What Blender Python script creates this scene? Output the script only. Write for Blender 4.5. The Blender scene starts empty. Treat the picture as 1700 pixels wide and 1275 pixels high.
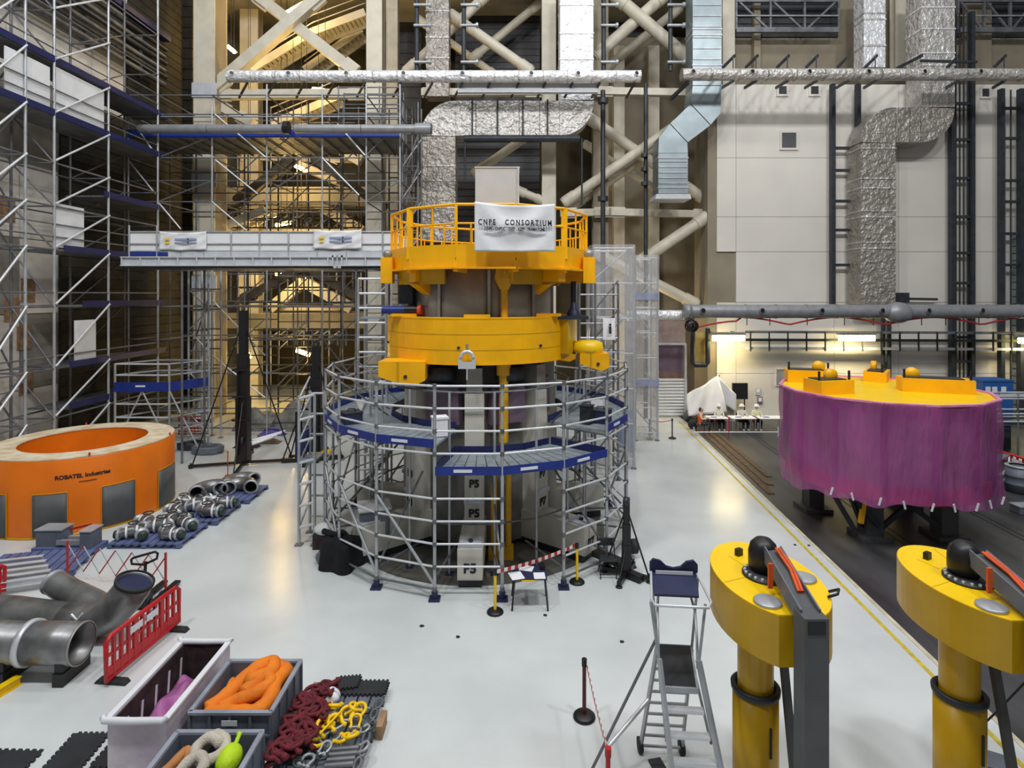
import bpy, bmesh, math, random
from mathutils import Vector, Matrix, Quaternion
random.seed(7)
R = math.radians
PI = math.pi
scn = bpy.context.scene
COL = scn.collection
# ---------------------------------------------------------------- camera, world, lights, exposure
F, H, HY = 960.0, 7.2, 490.0          # focal length in px, eye height (m), horizon row
cam_d = bpy.data.cameras.new('camera')
cam_d.sensor_fit = 'HORIZONTAL'; cam_d.sensor_width = 36.0
cam_d.lens = 36.0 * F / 1700.0
cam_d.shift_y = -(637.5 - HY) / 1700.0
cam_d.clip_end = 200
cam = bpy.data.objects.new('camera', cam_d); COL.objects.link(cam)
cam.location = (0, 0, H); cam.rotation_euler = (PI / 2, 0, 0)
scn.camera = cam
scn.view_settings.view_transform = 'Standard'; scn.view_settings.look = 'None'
scn.view_settings.exposure = -0.1; scn.view_settings.gamma = 1.0
scn.view_settings.use_curve_mapping = False
wd = bpy.data.worlds.new('hall_light'); scn.world = wd; wd.use_nodes = True
bgn = wd.node_tree.nodes['Background']
bgn.inputs[0].default_value = (0.93, 0.97, 1.0, 1); bgn.inputs[1].default_value = 0.18

def area(name, loc, size, power, col=(1, 1, 1), rot=(0, 0, 0), sy=None):
    l = bpy.data.lights.new(name, 'AREA'); l.energy = power; l.color = col; l.size = size
    if sy: l.shape = 'RECTANGLE'; l.size_y = sy
    o = bpy.data.objects.new(name, l); COL.objects.link(o); o.location = loc; o.rotation_euler = rot
    return o
def point(name, loc, power, col, r=0.25):
    l = bpy.data.lights.new(name, 'POINT'); l.energy = power; l.color = col; l.shadow_soft_size = r
    o = bpy.data.objects.new(name, l); COL.objects.link(o); o.location = loc
    return o
# unseen lamps added overhead; front row tilted and boosted to brighten far walls
for hx in (-12, -2, 8, 18):
    for hy in (2, 14, 26):
        area('overhead_fill_lamp', (hx, hy, 30), 2.4, 470 if hy > 5 else 2500, (0.97, 0.98, 1.0), (R(50) if hy < 5 else 0, 0, 0))

# ---------------------------------------------------------------- pixel helpers (1700x1275 frame)
def W(x, y, Y): return Vector(((x - 850) / F * Y, Y, H - (y - HY) / F * Y))
def G(x, y, z=0.0):
    Y = (H - z) * F / (y - HY)
    return Vector(((x - 850) / F * Y, Y, z))
def PX(x, Y): return (x - 850) / F * Y
def PZ(y, Y): return H - (y - HY) / F * Y

# ---------------------------------------------------------------- materials
def lin(c):
    return tuple((v / 255 / 12.92 if v / 255 <= 0.04045 else ((v / 255 + 0.055) / 1.055) ** 2.4) for v in c)
MATS = {}
def mat(name, rgb, rough=0.55, metal=0.0, var=0.12, scale=3.0, bump=0.0, bscale=20.0, emit=0.0, alpha=1.0, rgb2=None, detail=4, trans=0.0, coat=0.0, stretch=None, bdist=0.05):
    if name in MATS: return MATS[name]
    m = bpy.data.materials.new(name); m.use_nodes = True
    nt = m.node_tree; b = nt.nodes['Principled BSDF']
    c1 = lin(rgb); c2 = lin(rgb2) if rgb2 else tuple(v * (1 - var * 2.2) for v in c1)
    geo = nt.nodes.new('ShaderNodeNewGeometry')
    src = geo.outputs['Position']
    if stretch:
        mp = nt.nodes.new('ShaderNodeMapping'); mp.inputs['Scale'].default_value = stretch
        nt.links.new(src, mp.inputs['Vector']); src = mp.outputs['Vector']
    n = nt.nodes.new('ShaderNodeTexNoise'); n.inputs['Scale'].default_value = scale; n.inputs['Detail'].default_value = detail
    nt.links.new(src, n.inputs['Vector'])
    r = nt.nodes.new('ShaderNodeValToRGB')
    r.color_ramp.elements[0].position = 0.35; r.color_ramp.elements[1].position = 0.62
    r.color_ramp.elements[0].color = (*c2, 1); r.color_ramp.elements[1].color = (*c1, 1)
    nt.links.new(n.outputs['Fac'], r.inputs['Fac'])
    nt.links.new(r.outputs['Color'], b.inputs['Base Color'])
    b.inputs['Roughness'].default_value = rough; b.inputs['Metallic'].default_value = metal
    if coat: b.inputs['Coat Weight'].default_value = coat
    if alpha < 1: b.inputs['Alpha'].default_value = alpha
    if trans: b.inputs['Transmission Weight'].default_value = trans
    if emit:
        nt.links.new(r.outputs['Color'], b.inputs['Emission Color']); b.inputs['Emission Strength'].default_value = emit
    if bump:
        n2 = nt.nodes.new('ShaderNodeTexNoise'); n2.inputs['Scale'].default_value = bscale; n2.inputs['Detail'].default_value = 3
        nt.links.new(src, n2.inputs['Vector'])
        bp = nt.nodes.new('ShaderNodeBump'); bp.inputs['Strength'].default_value = bump; bp.inputs['Distance'].default_value = bdist
        nt.links.new(n2.outputs['Fac'], bp.inputs['Height']); nt.links.new(bp.outputs['Normal'], b.inputs['Normal'])
    MATS[name] = m
    return m
M_floor = mat('white_epoxy', (212, 217, 216), 0.2, var=0.05, scale=0.55, detail=9, bump=0.02, bscale=3)
M_dark = mat('black_floor_sheet', (74, 74, 76), 0.42, var=0.25, scale=1.2, detail=8, stretch=(1, 0.25, 1))
M_wood = mat('brown_plank', (110, 88, 66), 0.7, var=0.2, scale=4)
M_yline = mat('yellow_line', (214, 190, 60), 0.5, var=0.15, scale=6)
M_cream_edge = mat('cream_edging', (214, 205, 178), 0.5)
M_white = mat('white_wall_paint', (222, 217, 207), 0.7, var=0.035, scale=0.35)
M_conc = mat('grey_concrete', (150, 146, 136), 0.85, var=0.12, scale=0.5, bump=0.1, bscale=8)
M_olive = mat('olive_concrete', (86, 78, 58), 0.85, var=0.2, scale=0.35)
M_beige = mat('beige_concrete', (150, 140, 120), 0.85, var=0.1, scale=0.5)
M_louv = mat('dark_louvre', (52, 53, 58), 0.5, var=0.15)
M_cream = mat('cream_steel', (210, 203, 184), 0.5, var=0.06, scale=1.5)
M_galv = mat('galvanised_tube', (182, 186, 190), 0.38, 0.35, var=0.12, scale=2)
M_galvb = mat('bright_tube', (222, 225, 228), 0.35, 0.35, var=0.06, scale=2)
M_galvd = mat('weathered_tube', (122, 124, 128), 0.45, 0.3, var=0.2, scale=1.5)
M_blue = mat('blue_toe_board', (28, 52, 140), 0.45, var=0.12)
M_blued = mat('navy_toe_board', (24, 32, 88), 0.5, var=0.15)
M_deck = mat('aluminium_deck', (166, 178, 184), 0.45, 0.35, var=0.1, scale=4)
M_label = mat('white_label', (226, 228, 232), 0.5, var=0.02)
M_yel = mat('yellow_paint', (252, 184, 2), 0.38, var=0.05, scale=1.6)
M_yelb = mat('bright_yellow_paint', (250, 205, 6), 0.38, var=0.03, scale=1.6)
M_ochre = mat('deep_or_shaded_yellow', (205, 160, 10), 0.36, var=0.05, scale=1.6)
M_orange = mat('orange_paint', (235, 118, 8), 0.42, var=0.06, scale=1.2)
M_oring = mat('scuffed_cream_top', (226, 214, 190), 0.7, rgb2=(200, 178, 140), scale=2.2, detail=8)
M_greyp = mat('dark_grey_panel', (84, 86, 88), 0.55, var=0.08)
M_steel = mat('satin_steel', (170, 168, 162), 0.4, 0.35, var=0.14, scale=1.1)
M_stain = mat('stainless_pipe', (150, 150, 150), 0.36, 0.7, var=0.2, scale=2.5, detail=6)
M_pier = mat('pale_grey_pier', (206, 202, 190), 0.6, var=0.06, scale=1.4)
M_black = mat('black_paint', (24, 24, 27), 0.42, var=0.1)
M_rub = mat('black_rubber', (40, 42, 46), 0.7, var=0.15)
M_cloth = mat('black_cloth', (20, 21, 26), 0.9, var=0.3, bump=0.3, bscale=6)
M_foil = mat('aluminium_foil', (208, 204, 198), 0.36, 0.4, var=0.1, scale=1.6, bump=1.0, bscale=4, bdist=0.2)
M_foilb = mat('bright_foil', (238, 238, 240), 0.36, 0.35, var=0.05, scale=1.6, bump=1.0, bscale=4, bdist=0.15)
M_foild = mat('dull_foil', (172, 165, 156), 0.36, 0.45, var=0.12, scale=1.6, bump=1.0, bscale=4, bdist=0.2)
M_duct = mat('galvanised_duct', (152, 164, 168), 0.4, 0.6, var=0.1, scale=1)
M_pipeg = mat('grey_pipe', (150, 152, 155), 0.42, 0.3, var=0.08)
M_iron = mat('dark_iron', (58, 62, 68), 0.5, 0.3, var=0.15)
M_sheet = mat('white_sheeting', (226, 227, 228), 0.6, var=0.04, scale=1.2, bump=0.3, bscale=3)
M_film = mat('clear_film', (206, 208, 210), 0.3, var=0.06, scale=1.5, alpha=0.42, bump=0.5, bscale=4)
M_filmp = mat('purple_film', (184, 92, 158), 0.3, var=0.1, scale=0.8, alpha=0.6, rgb2=(150, 66, 134), bump=0.9, bscale=3.0, stretch=(1, 1, 0.22), bdist=0.15)
M_red = mat('red_plastic', (196, 26, 34), 0.45, var=0.08)
M_redp = mat('red_paint', (190, 50, 50), 0.5, var=0.1)
M_navy = mat('dark_blue_plastic', (36, 42, 78), 0.5, var=0.12)
M_bluebox = mat('blue_container', (36, 92, 165), 0.5, var=0.1)
M_bin = mat('grey_bin', (104, 110, 122), 0.5, var=0.08)
M_oslin = mat('orange_fabric', (240, 130, 18), 0.75, var=0.1, bump=0.25, bscale=18)
M_rope = mat('natural_rope', (206, 198, 182), 0.85, var=0.12, bump=0.5, bscale=60)
M_lime = mat('lime_fabric', (190, 226, 26), 0.7, var=0.1, bump=0.3, bscale=14)
M_maroon = mat('maroon_sling', (112, 28, 40), 0.8, var=0.25, scale=8)
M_crate = mat('wrapped_white_board', (214, 206, 212), 0.5, rgb2=(190, 172, 186), scale=1.6, bump=0.3, bscale=7)
M_crin = mat('dark_timber', (66, 50, 48), 0.75, var=0.3, scale=5)
M_paper = mat('paper', (236, 236, 240), 0.8, var=0.02)
M_ink = mat('black_ink', (26, 26, 34), 0.7, var=0.02)
M_inkg = mat('grey_blue_ink', (140, 156, 190), 0.7, var=0.02)
M_pallet = mat('blue_grey_pallet', (96, 108, 150), 0.6, var=0.12)
M_green = mat('dark_green_paint', (48, 66, 60), 0.42, var=0.15)
M_skin = mat('skin', (206, 160, 132), 0.6, var=0.03)
M_wcloth = mat('off_white_overall', (226, 222, 205), 0.85, var=0.06)
M_ycloth = mat('pale_yellow_vest', (222, 222, 160), 0.85, var=0.06)
M_ocloth = mat('orange_vest', (238, 96, 30), 0.8, var=0.06)
M_trous = mat('dark_trousers', (46, 48, 58), 0.9, var=0.1)
M_helm = mat('white_helmet', (238, 238, 236), 0.35, var=0.02)
M_tube = mat('warm_tube', (255, 236, 150), 0.4, var=0.0, emit=9.0)
M_lampw = mat('sodium_lamp', (255, 214, 120), 0.4, var=0.0, emit=25.0)
M_timber = mat('pale_timber', (168, 132, 98), 0.8, var=0.2, scale=5)
M_purp = mat('mauve_board', (120, 100, 118), 0.6, var=0.08)
M_tape_w = mat('white_tape', (232, 228, 224), 0.5, var=0.02)
M_tape_r = mat('red_tape', (190, 30, 36), 0.5, var=0.02)
M_pink = mat('pink_film', (206, 120, 186), 0.35, var=0.15, alpha=0.75, bump=0.6, bscale=6)
M_yrod = mat('dusty_yellow', (226, 170, 24), 0.45, var=0.08)
M_wbeam = mat('light_grey_steel', (196, 200, 205), 0.5, var=0.06)
M_shade_clad = mat('shade_board', (50, 47, 40), 0.8, var=0.2, scale=1.5)
M_brown = mat('brown_steel', (92, 80, 62), 0.6, var=0.12)
M_shade_plate = mat('shade_floor_plate', (104, 102, 94), 0.4, var=0.2, scale=1.5, detail=6)
# ---------------------------------------------------------------- mesh helpers
WL = {}
def wl(o): return WL.get(o.name, Vector((0, 0, 0))) if o else Vector((0, 0, 0))
def tag(o, label=None, cat=None, group=None, kind=None):
    if label: o['label'] = label
    if cat: o['category'] = cat
    if group: o['group'] = group
    if kind: o['kind'] = kind
    return o
def thing(name, loc, label, cat, group=None):
    o = bpy.data.objects.new(name, None); COL.objects.link(o)
    o.empty_display_size = 0.1
    o.location = Vector(loc); WL[o.name] = Vector(loc)
    return tag(o, label, cat, group)
def link(o, parent, world):
    COL.objects.link(o); WL[o.name] = Vector(world)
    o.parent = parent
    o.location = Vector(world) - wl(parent)
    return o

class MB:
    def __init__(s): s.v = []; s.f = []; s.sm = []
    def add(s, vs, fs, smooth=False):
        b = len(s.v); s.v += [Vector(v) for v in vs]
        for f in fs: s.f.append(tuple(i + b for i in f)); s.sm.append(smooth)
        return s
    def box(s, c, size, rz=0.0):
        hx, hy, hz = size[0] / 2, size[1] / 2, size[2] / 2
        ca, sa = math.cos(rz), math.sin(rz)
        vs = []
        for dz in (-hz, hz):
            for dx, dy in ((-hx, -hy), (hx, -hy), (hx, hy), (-hx, hy)):
                vs.append((c[0] + dx * ca - dy * sa, c[1] + dx * sa + dy * ca, c[2] + dz))
        return s.add(vs, [(3, 2, 1, 0), (4, 5, 6, 7), (0, 1, 5, 4), (1, 2, 6, 5), (2, 3, 7, 6), (3, 0, 4, 7)])
    def mm(s, a, b):
        return s.box(((a[0] + b[0]) / 2, (a[1] + b[1]) / 2, (a[2] + b[2]) / 2), (abs(b[0] - a[0]), abs(b[1] - a[1]), abs(b[2] - a[2])))
    def beam(s, p, q, w, h, up=(0, 0, 1)):
        p, q = Vector(p), Vector(q); d = (q - p).normalized(); u = Vector(up)
        if abs(d.dot(u)) > 0.98: u = Vector((0, 1, 0))
        a = d.cross(u).normalized(); b = a.cross(d).normalized()
        vs = []
        for e in (p, q):
            for i, j in ((-1, -1), (1, -1), (1, 1), (-1, 1)): vs.append(e + a * (w / 2 * i) + b * (h / 2 * j))
        return s.add(vs, [(0, 1, 2, 3), (7, 6, 5, 4), (0, 4, 5, 1), (1, 5, 6, 2), (2, 6, 7, 3), (3, 7, 4, 0)])
    def tube(s, p, q, r, n=8, r2=None, caps=True):
        return s.path([p, q], r if r2 is None else [r, r2], n, caps)
    def path(s, pts, r, n=8, caps=True, closed=False):
        pts = [Vector(p) for p in pts]; m = len(pts)
        rr = r if isinstance(r, (list, tuple)) else [r] * m
        vs = []; ref = None
        for i, p in enumerate(pts):
            if closed: d = pts[(i + 1) % m] - pts[i - 1]
            else: d = pts[min(i + 1, m - 1)] - pts[max(i - 1, 0)]
            d.normalize()
            if ref is None:
                ref = Vector((0, 0, 1)) if abs(d.z) < 0.9 else Vector((0, 1, 0))
            a = d.cross(ref)
            if a.length < 1e-4: a = d.orthogonal()
            a.normalize(); b = a.cross(d).normalized(); ref = b
            for k in range(n):
                t = 2 * PI * k / n; vs.append(p + (a * math.cos(t) + b * math.sin(t)) * rr[i])
        fs = []
        for i in range(m if closed else m - 1):
            j = (i + 1) % m
            for k in range(n):
                l = (k + 1) % n; fs.append((i * n + k, j * n + k, j * n + l, i * n + l))
        s.add(vs, fs, True)
        if caps and not closed:
            s.add(vs[:n], [tuple(range(n))]); s.add(vs[-n:], [tuple(range(n - 1, -1, -1))])
        return s
    def lathe(s, prof, c=(0, 0, 0), n=24, axis=(0, 0, 1), a0=0.0, a1=2 * PI, smooth=True):
        full = abs(a1 - a0) > 2 * PI - 1e-4; m = n if full else n + 1
        q = Vector((0, 0, 1)).rotation_difference(Vector(axis)); c = Vector(c); vs = []
        for r, z in prof:
            for k in range(m):
                t = a0 + (a1 - a0) * k / n; vs.append(c + q @ Vector((r * math.cos(t), r * math.sin(t), z)))
        fs = []
        for i in range(len(prof) - 1):
            for k in range(m if full else m - 1):
                l = (k + 1) % m; fs.append((i * m + k, i * m + l, (i + 1) * m + l, (i + 1) * m + k))
        return s.add(vs, fs, smooth)
    def prism(s, poly, z0, z1, top=None):
        n = len(poly); t = top or poly
        vs = [(p[0], p[1], z0) for p in poly] + [(p[0], p[1], z1) for p in t]
        fs = [tuple(range(n - 1, -1, -1)), tuple(range(n, 2 * n))] + [(i, (i + 1) % n, n + (i + 1) % n, n + i) for i in range(n)]
        return s.add(vs, fs)
    def extr(s, poly3, vec):
        n = len(poly3); vec = Vector(vec); a = [Vector(p) for p in poly3]
        return s.add(a + [p + vec for p in a], [tuple(range(n - 1, -1, -1)), tuple(range(n, 2 * n))] + [(i, (i + 1) % n, n + (i + 1) % n, n + i) for i in range(n)])
    def grid(s, fn, nu, nv, smooth=True, closeu=False):
        vs = [fn(i / nu, j / nv) for j in range(nv + 1) for i in range(nu + (0 if closeu else 1))]
        m = nu + (0 if closeu else 1); fs = []
        for j in range(nv):
            for i in range(nu):
                k = (i + 1) % m; fs.append((j * m + i, j * m + k, (j + 1) * m + k, (j + 1) * m + i))
        return s.add(vs, fs, smooth)
    def ball(s, c, r, n=12, sq=(1, 1, 1)):
        m = n // 2; c = Vector(c); vs = [c + Vector((0, 0, -r * sq[2]))]
        for j in range(1, m):
            ph = -PI / 2 + PI * j / m
            for k in range(n):
                t = 2 * PI * k / n
                vs.append(c + Vector((r * sq[0] * math.cos(ph) * math.cos(t), r * sq[1] * math.cos(ph) * math.sin(t), r * sq[2] * math.sin(ph))))
        vs.append(c + Vector((0, 0, r * sq[2]))); fs = []
        for k in range(n): fs.append((0, 1 + (k + 1) % n, 1 + k))
        for j in range(m - 2):
            for k in range(n):
                a = 1 + j * n; l = (k + 1) % n; fs.append((a + k, a + l, a + n + l, a + n + k))
        a = 1 + (m - 2) * n; t = len(vs) - 1
        for k in range(n): fs.append((a + k, a + (k + 1) % n, t))
        return s.add(vs, fs, True)
    def xf(s, mtx):
        s.v = [mtx @ v for v in s.v]; return s
    def data(s, name, m, off=None):
        me = bpy.data.meshes.new(name); off = off or Vector((0, 0, 0))
        me.from_pydata([tuple(v - off) for v in s.v], [], s.f)
        me.polygons.foreach_set('use_smooth', s.sm); me.update()
        if m: me.materials.append(m)
        return me
    def build(s, name, m, parent=None, label=None, cat=None, group=None, kind=None, solid=0.0, bevel=0.0):
        xs = [v.x for v in s.v]; ys = [v.y for v in s.v]; zs = [v.z for v in s.v]
        c = Vector(((min(xs) + max(xs)) / 2, (min(ys) + max(ys)) / 2, min(zs) if parent is None else (min(zs) + max(zs)) / 2))
        o = bpy.data.objects.new(name, s.data(name, m, c)); link(o, parent, c)
        if solid:
            md = o.modifiers.new('thick', 'SOLIDIFY'); md.thickness = solid; md.offset = 0
        if bevel:
            md = o.modifiers.new('bevel', 'BEVEL'); md.width = bevel; md.segments = 2; md.limit_method = 'ANGLE'
        return tag(o, label, cat, group, kind)
def B(name, m, parent, a, b, **k): return MB().mm(a, b).build(name, m, parent, **k)
_unit = {}
def _cyl(m, n):
    key = ('c', m.name, n)
    if key not in _unit: _unit[key] = MB().tube((0, 0, -0.5), (0, 0, 0.5), 1.0, n).data('tube', m)
    return _unit[key]
def _cube(m):
    key = ('b', m.name)
    if key not in _unit: _unit[key] = MB().box((0, 0, 0), (1, 1, 1)).data('bar', m)
    return _unit[key]
def bar(name, m, parent, p, q, r, n=8):
    """round tube between two world points, sharing one mesh per material"""
    p, q = Vector(p), Vector(q); d = q - p
    o = bpy.data.objects.new(name, _cyl(m, n)); link(o, parent, (p + q) / 2)
    o.rotation_mode = 'QUATERNION'; o.rotation_quaternion = Vector((0, 0, 1)).rotation_difference(d.normalized())
    o.scale = (r, r, d.length)
    return o
def slab(name, m, parent, p, q, w, h):
    """rectangular bar between two world points (w across, h up), sharing one mesh per material"""
    p, q = Vector(p), Vector(q); d = q - p; z = d.normalized(); up = Vector((0, 0, 1))
    if abs(z.z) > 0.98: up = Vector((0, 1, 0))
    x = up.cross(z).normalized(); y = z.cross(x)
    o = bpy.data.objects.new(name, _cube(m)); link(o, parent, (p + q) / 2)
    o.rotation_mode = 'QUATERNION'; o.rotation_quaternion = Matrix((x, y, z)).transposed().to_quaternion()
    o.scale = (w, h, d.length)
    return o
def copy_tree(o, parent=None):
    c = o.copy(); COL.objects.link(c); c.parent = parent
    for ch in list(o.children): copy_tree(ch, c)
    return c
def text(body, size, m, parent, place, name='lettering', extrude=0.004, sx=1.0, space=1.0, bold=0.0):
    """flat letters turned into a mesh; place(x, y, z) maps letter space to the world"""
    cu = bpy.data.curves.new('letters', 'FONT'); cu.body = body; cu.size = size; cu.align_x = 'CENTER'; cu.align_y = 'CENTER'
    cu.extrude = extrude; cu.space_character = space; cu.resolution_u = 3; cu.offset = bold
    t = bpy.data.objects.new('letters', cu); COL.objects.link(t)
    bpy.context.view_layer.update()
    me = bpy.data.meshes.new_from_object(t.evaluated_get(bpy.context.evaluated_depsgraph_get()))
    bpy.data.objects.remove(t); bpy.data.curves.remove(cu)
    mb = MB(); mb.add([Vector(place(v.co.x * sx, v.co.y, v.co.z)) for v in me.vertices], [tuple(p.vertices) for p in me.polygons])
    bpy.data.meshes.remove(me)
    return mb.build(name, m, parent)
def rim(parent, name, m, path_pts, r, n=6): return MB().path(path_pts, r, n).build(name, m, parent)
def arc(c, r, a0, a1, n, z): return [Vector((c[0] + r * math.cos(a0 + (a1 - a0) * i / n), c[1] + r * math.sin(a0 + (a1 - a0) * i / n), z)) for i in range(n + 1)]
# ================================================================= THE SETTING
def struct(mb, name, m, label): return mb.build(name, m, None, label=label, kind='structure')
def edgeX(Y): return 8.35 + 0.0714 * (Y - 11.2)
YB = 34.0                                        # plane of the far wall
XL = -20.7                                       # plane of the left wall
fl = MB().extr([(XL, -3, -0.3), (edgeX(-3), -3, -0.3), (edgeX(33), 33, -0.3), (edgeX(33), 47, -0.3), (XL, 47, -0.3)], (0, 0, 0.3))
struct(fl, 'floor', M_floor, 'glossy white epoxy floor of the assembly hall')
fd = MB().extr([(edgeX(-3), -3, -0.33), (34, -3, -0.33), (34, 47, -0.33), (edgeX(33), 47, -0.33), (edgeX(33), 33, -0.33)], (0, 0, 0.3))
floor_dark = struct(fd, 'floor', M_dark, 'dark sheeted floor strip on the right side of the hall')
for dx in (2.6, 6.3):
    for w in (0.0, 0.22): MB().extr([(edgeX(0) + dx + w, 0, -0.031), (edgeX(0) + dx + w + 0.07, 0, -0.031), (edgeX(33) + dx + w + 0.07, 33, -0.031), (edgeX(33) + dx + w, 33, -0.031)], (0, 0, 0.012)).build('floor_rail', M_iron, floor_dark)
for k, (a, b) in enumerate(((0.25, 0.5), (0.56, 0.84), (0.9, 1.15))):
    MB().extr([(edgeX(21 + k) + a, 21 + k, -0.031), (edgeX(21 + k) + b, 21 + k, -0.031), (edgeX(31) + b, 31, -0.031), (edgeX(31) + a, 31, -0.031)], (0, 0, 0.03)).build('plank', M_wood, floor_dark)
t1 = MB().extr([(edgeX(2) - 0.10, 2, 0.001), (edgeX(2) - 0.005, 2, 0.001), (edgeX(33) - 0.005, 33, 0.001), (edgeX(33) - 0.10, 33, 0.001)], (0, 0, 0.012))
struct(t1, 'trim_1', M_cream_edge, 'cream edging strip where the white floor meets the dark floor')
t2 = MB().extr([(edgeX(2) - 0.42, 2, 0.001), (edgeX(2) - 0.33, 2, 0.001), (edgeX(33) - 0.33, 33, 0.001), (edgeX(33) - 0.42, 33, 0.001)], (0, 0, 0.003))
struct(t2, 'trim_2', M_yline, 'yellow safety line painted on the white floor')

# ---- far wall on the right: tall white panels with recessed joints
wr = struct(MB().mm((PX(1176, YB), YB + 0.12, -0.3), (36, YB + 2.6, PZ(140, YB))), 'wall_back', M_beige, 'tall white panelled wall behind the purple drum')
cols = [1190, 1222, 1385, 1492, 1616, 1760]; rows = [140, 262, 360, 418, 502, 620, 702]
for i in range(5):
    for j in range(6):
        if i == 0 and j == 3: continue           # open notch
        a = W(cols[i], rows[j + 1], YB); b = W(cols[i + 1], rows[j], YB)
        B('panel', M_white, wr, (a.x + 0.012, YB, max(a.z, 0) + 0.012), (b.x - 0.012, YB + 0.13, b.z - 0.012))
def hatch(x0, x1, y0, y1, m, fr=0.12):
    a, b = W(x0, y1, YB), W(x1, y0, YB)
    h = B('hatch', m, wr, (a.x, YB - 0.05, a.z), (b.x, YB + 0.02, b.z))
    for (p, q) in (((a.x - fr, a.z - fr), (b.x + fr, a.z)), ((a.x - fr, b.z), (b.x + fr, b.z + fr)), ((a.x - fr, a.z), (a.x, b.z)), ((b.x, a.z), (b.x + fr, b.z))):
        B('hatch_frame', M_white, h, (p[0], YB - 0.09, p[1]), (q[0], YB + 0.02, q[1]))
    return h
hatch(1297, 1321, 221, 246, M_greyp); hatch(1292, 1305, 144, 157, M_iron); hatch(1345, 1358, 144, 157, M_iron); hatch(1629, 1641, 148, 161, M_iron)
hatch(1288, 1312, 613, 640, mat('grey_hatch', (150, 150, 150), 0.6), 0.03)
# upper storey set back above the panels
wu = struct(MB().mm((PX(1176, YB), 37.2, PZ(145, YB)), (38, 37.6, 30)), 'wall_back', M_beige, 'beige upper wall set back above the white panels')
for k in range(9):
    z = PZ(58, 37.2) + 0.28 * k * 1.5
    slab('louvre', M_louv, wu, (PX(1222, 37), 37.12, z), (PX(1392, 37), 37.12, z), 0.16, 0.36)
    slab('louvre', M_louv, wu, (PX(1590, 37), 37.12, z), (PX(1760, 37), 37.12, z), 0.16, 0.36)
B('pier', M_beige, wu, (PX(1598, 37), 36.7, PZ(145, 36)), (PX(1640, 37), 37.2, 26))
# ---- deep recess behind the steel frame
XR = PX(1176, YB)
XR2 = 15.4
ws = struct(MB().mm((XR2, 36.75, -0.3), (XR2 + 0.4, 47, 27)), 'wall_right', M_beige, 'beige side wall of the deep recess beside the white panels')
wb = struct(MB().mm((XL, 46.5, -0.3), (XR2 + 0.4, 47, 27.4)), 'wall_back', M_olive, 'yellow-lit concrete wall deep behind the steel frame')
struct(MB().mm((XL, YB - 0.5, 27), (XR2 + 0.4, 47, 27.4)), 'ceiling', M_conc, 'concrete slab over the recess')
wl_ = struct(MB().mm((XL - 0.4, 8, -0.3), (XL, 47, 30)), 'wall_left', M_conc, 'pale concrete side wall behind the tall scaffold')
for k in range(6):
    for j in range(4): B('panel', M_white if (k + j) % 3 else M_conc, wl_, (XL, 14 + k * 2.05 + 0.02, j * 3.2 + .02), (XL + 0.05, 14 + k * 2.05 + 2.03, j * 3.2 + 3.18))
for k in range(7):
    B('panel', M_white, wl_, (XL, 14 + k * 2.4 + 0.02, 16.6), (XL + 0.05, 14 + k * 2.4 + 2.38, 19.3))
for k in range(7):
    B('panel', M_white, wl_, (XL, 16 + k * 2.4 + 0.02, 22.2), (XL + 0.05, 16 + k * 2.4 + 2.38, 29.0))
for y, z in ((23.5, 6.1), (23.3, 10.2), (24.1, 4.9), (24.2, 3.0), (24.3, 6.9)):
    B('timber_patch', M_timber, wl_, (XL + 0.05, y, z), (XL + 0.09, y + 0.7, z + 1.0))
for k in range(52): B('board', M_shade_clad, wl_, (XL + .02, 26.4 if k < 33 else 31.0, k * .5 + .02), (XL + .11, 36.2, k * .5 + .48))  # dark board colour carries the shade cast by the decks
# dark cladding and inner walls inside the recess, built board by board
def cladding(x0, x1, y0, y1, Y, n, m, name, lab):
    a, b = W(x0, y1, Y), W(x1, y0, Y)
    o = struct(MB().mm((a.x, Y, a.z), (b.x, Y + 0.3, b.z)), name, m, lab)
    h = (b.z - a.z) / n
    for k in range(n): B('board', m, o, (a.x, Y - 0.06, a.z + h * k + 0.03), (b.x, Y, a.z + h * (k + 1) - 0.05))
    return o
cladding(240, 320, -40, 720, 36.2, 44, M_shade_clad, 'wall_back', 'dark boarded wall added as shade in the corner left of the thick cream column')  # dark wall added to put the corner in shade
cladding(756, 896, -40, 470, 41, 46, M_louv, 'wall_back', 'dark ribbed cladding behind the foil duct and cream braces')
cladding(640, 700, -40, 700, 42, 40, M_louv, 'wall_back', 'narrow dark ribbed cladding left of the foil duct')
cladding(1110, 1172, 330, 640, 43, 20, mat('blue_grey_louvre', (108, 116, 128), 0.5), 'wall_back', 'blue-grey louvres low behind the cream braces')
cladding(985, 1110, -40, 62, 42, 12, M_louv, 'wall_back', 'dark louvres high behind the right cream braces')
struct(MB().mm((PX(985, 42), 42, 0), (XR2, 42.4, PZ(62, 42))), 'wall_back', M_beige, 'beige concrete wall behind the right cream braces')
for x in (1020, 1078): B('pilaster', M_cream, bpy.data.objects['wall_right'], (PX(x, 41), 41.2, 0), (PX(x + 18, 41), 42.0, 25))
# floor slabs seen edge-on inside the recess
for k, (y, lab) in enumerate(((533, 'grey concrete slab edge behind the black lifts'), (322, 'concrete slab edge above the bridge'), (700, 'concrete kerb at the foot of the recess'))):
    struct(MB().mm((XL, 39, PZ(y + 12, 39)), (PX(700, 39), 46.5, PZ(y - 12, 39))), 'trim_%d' % (3 + k), M_conc, lab)

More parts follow.
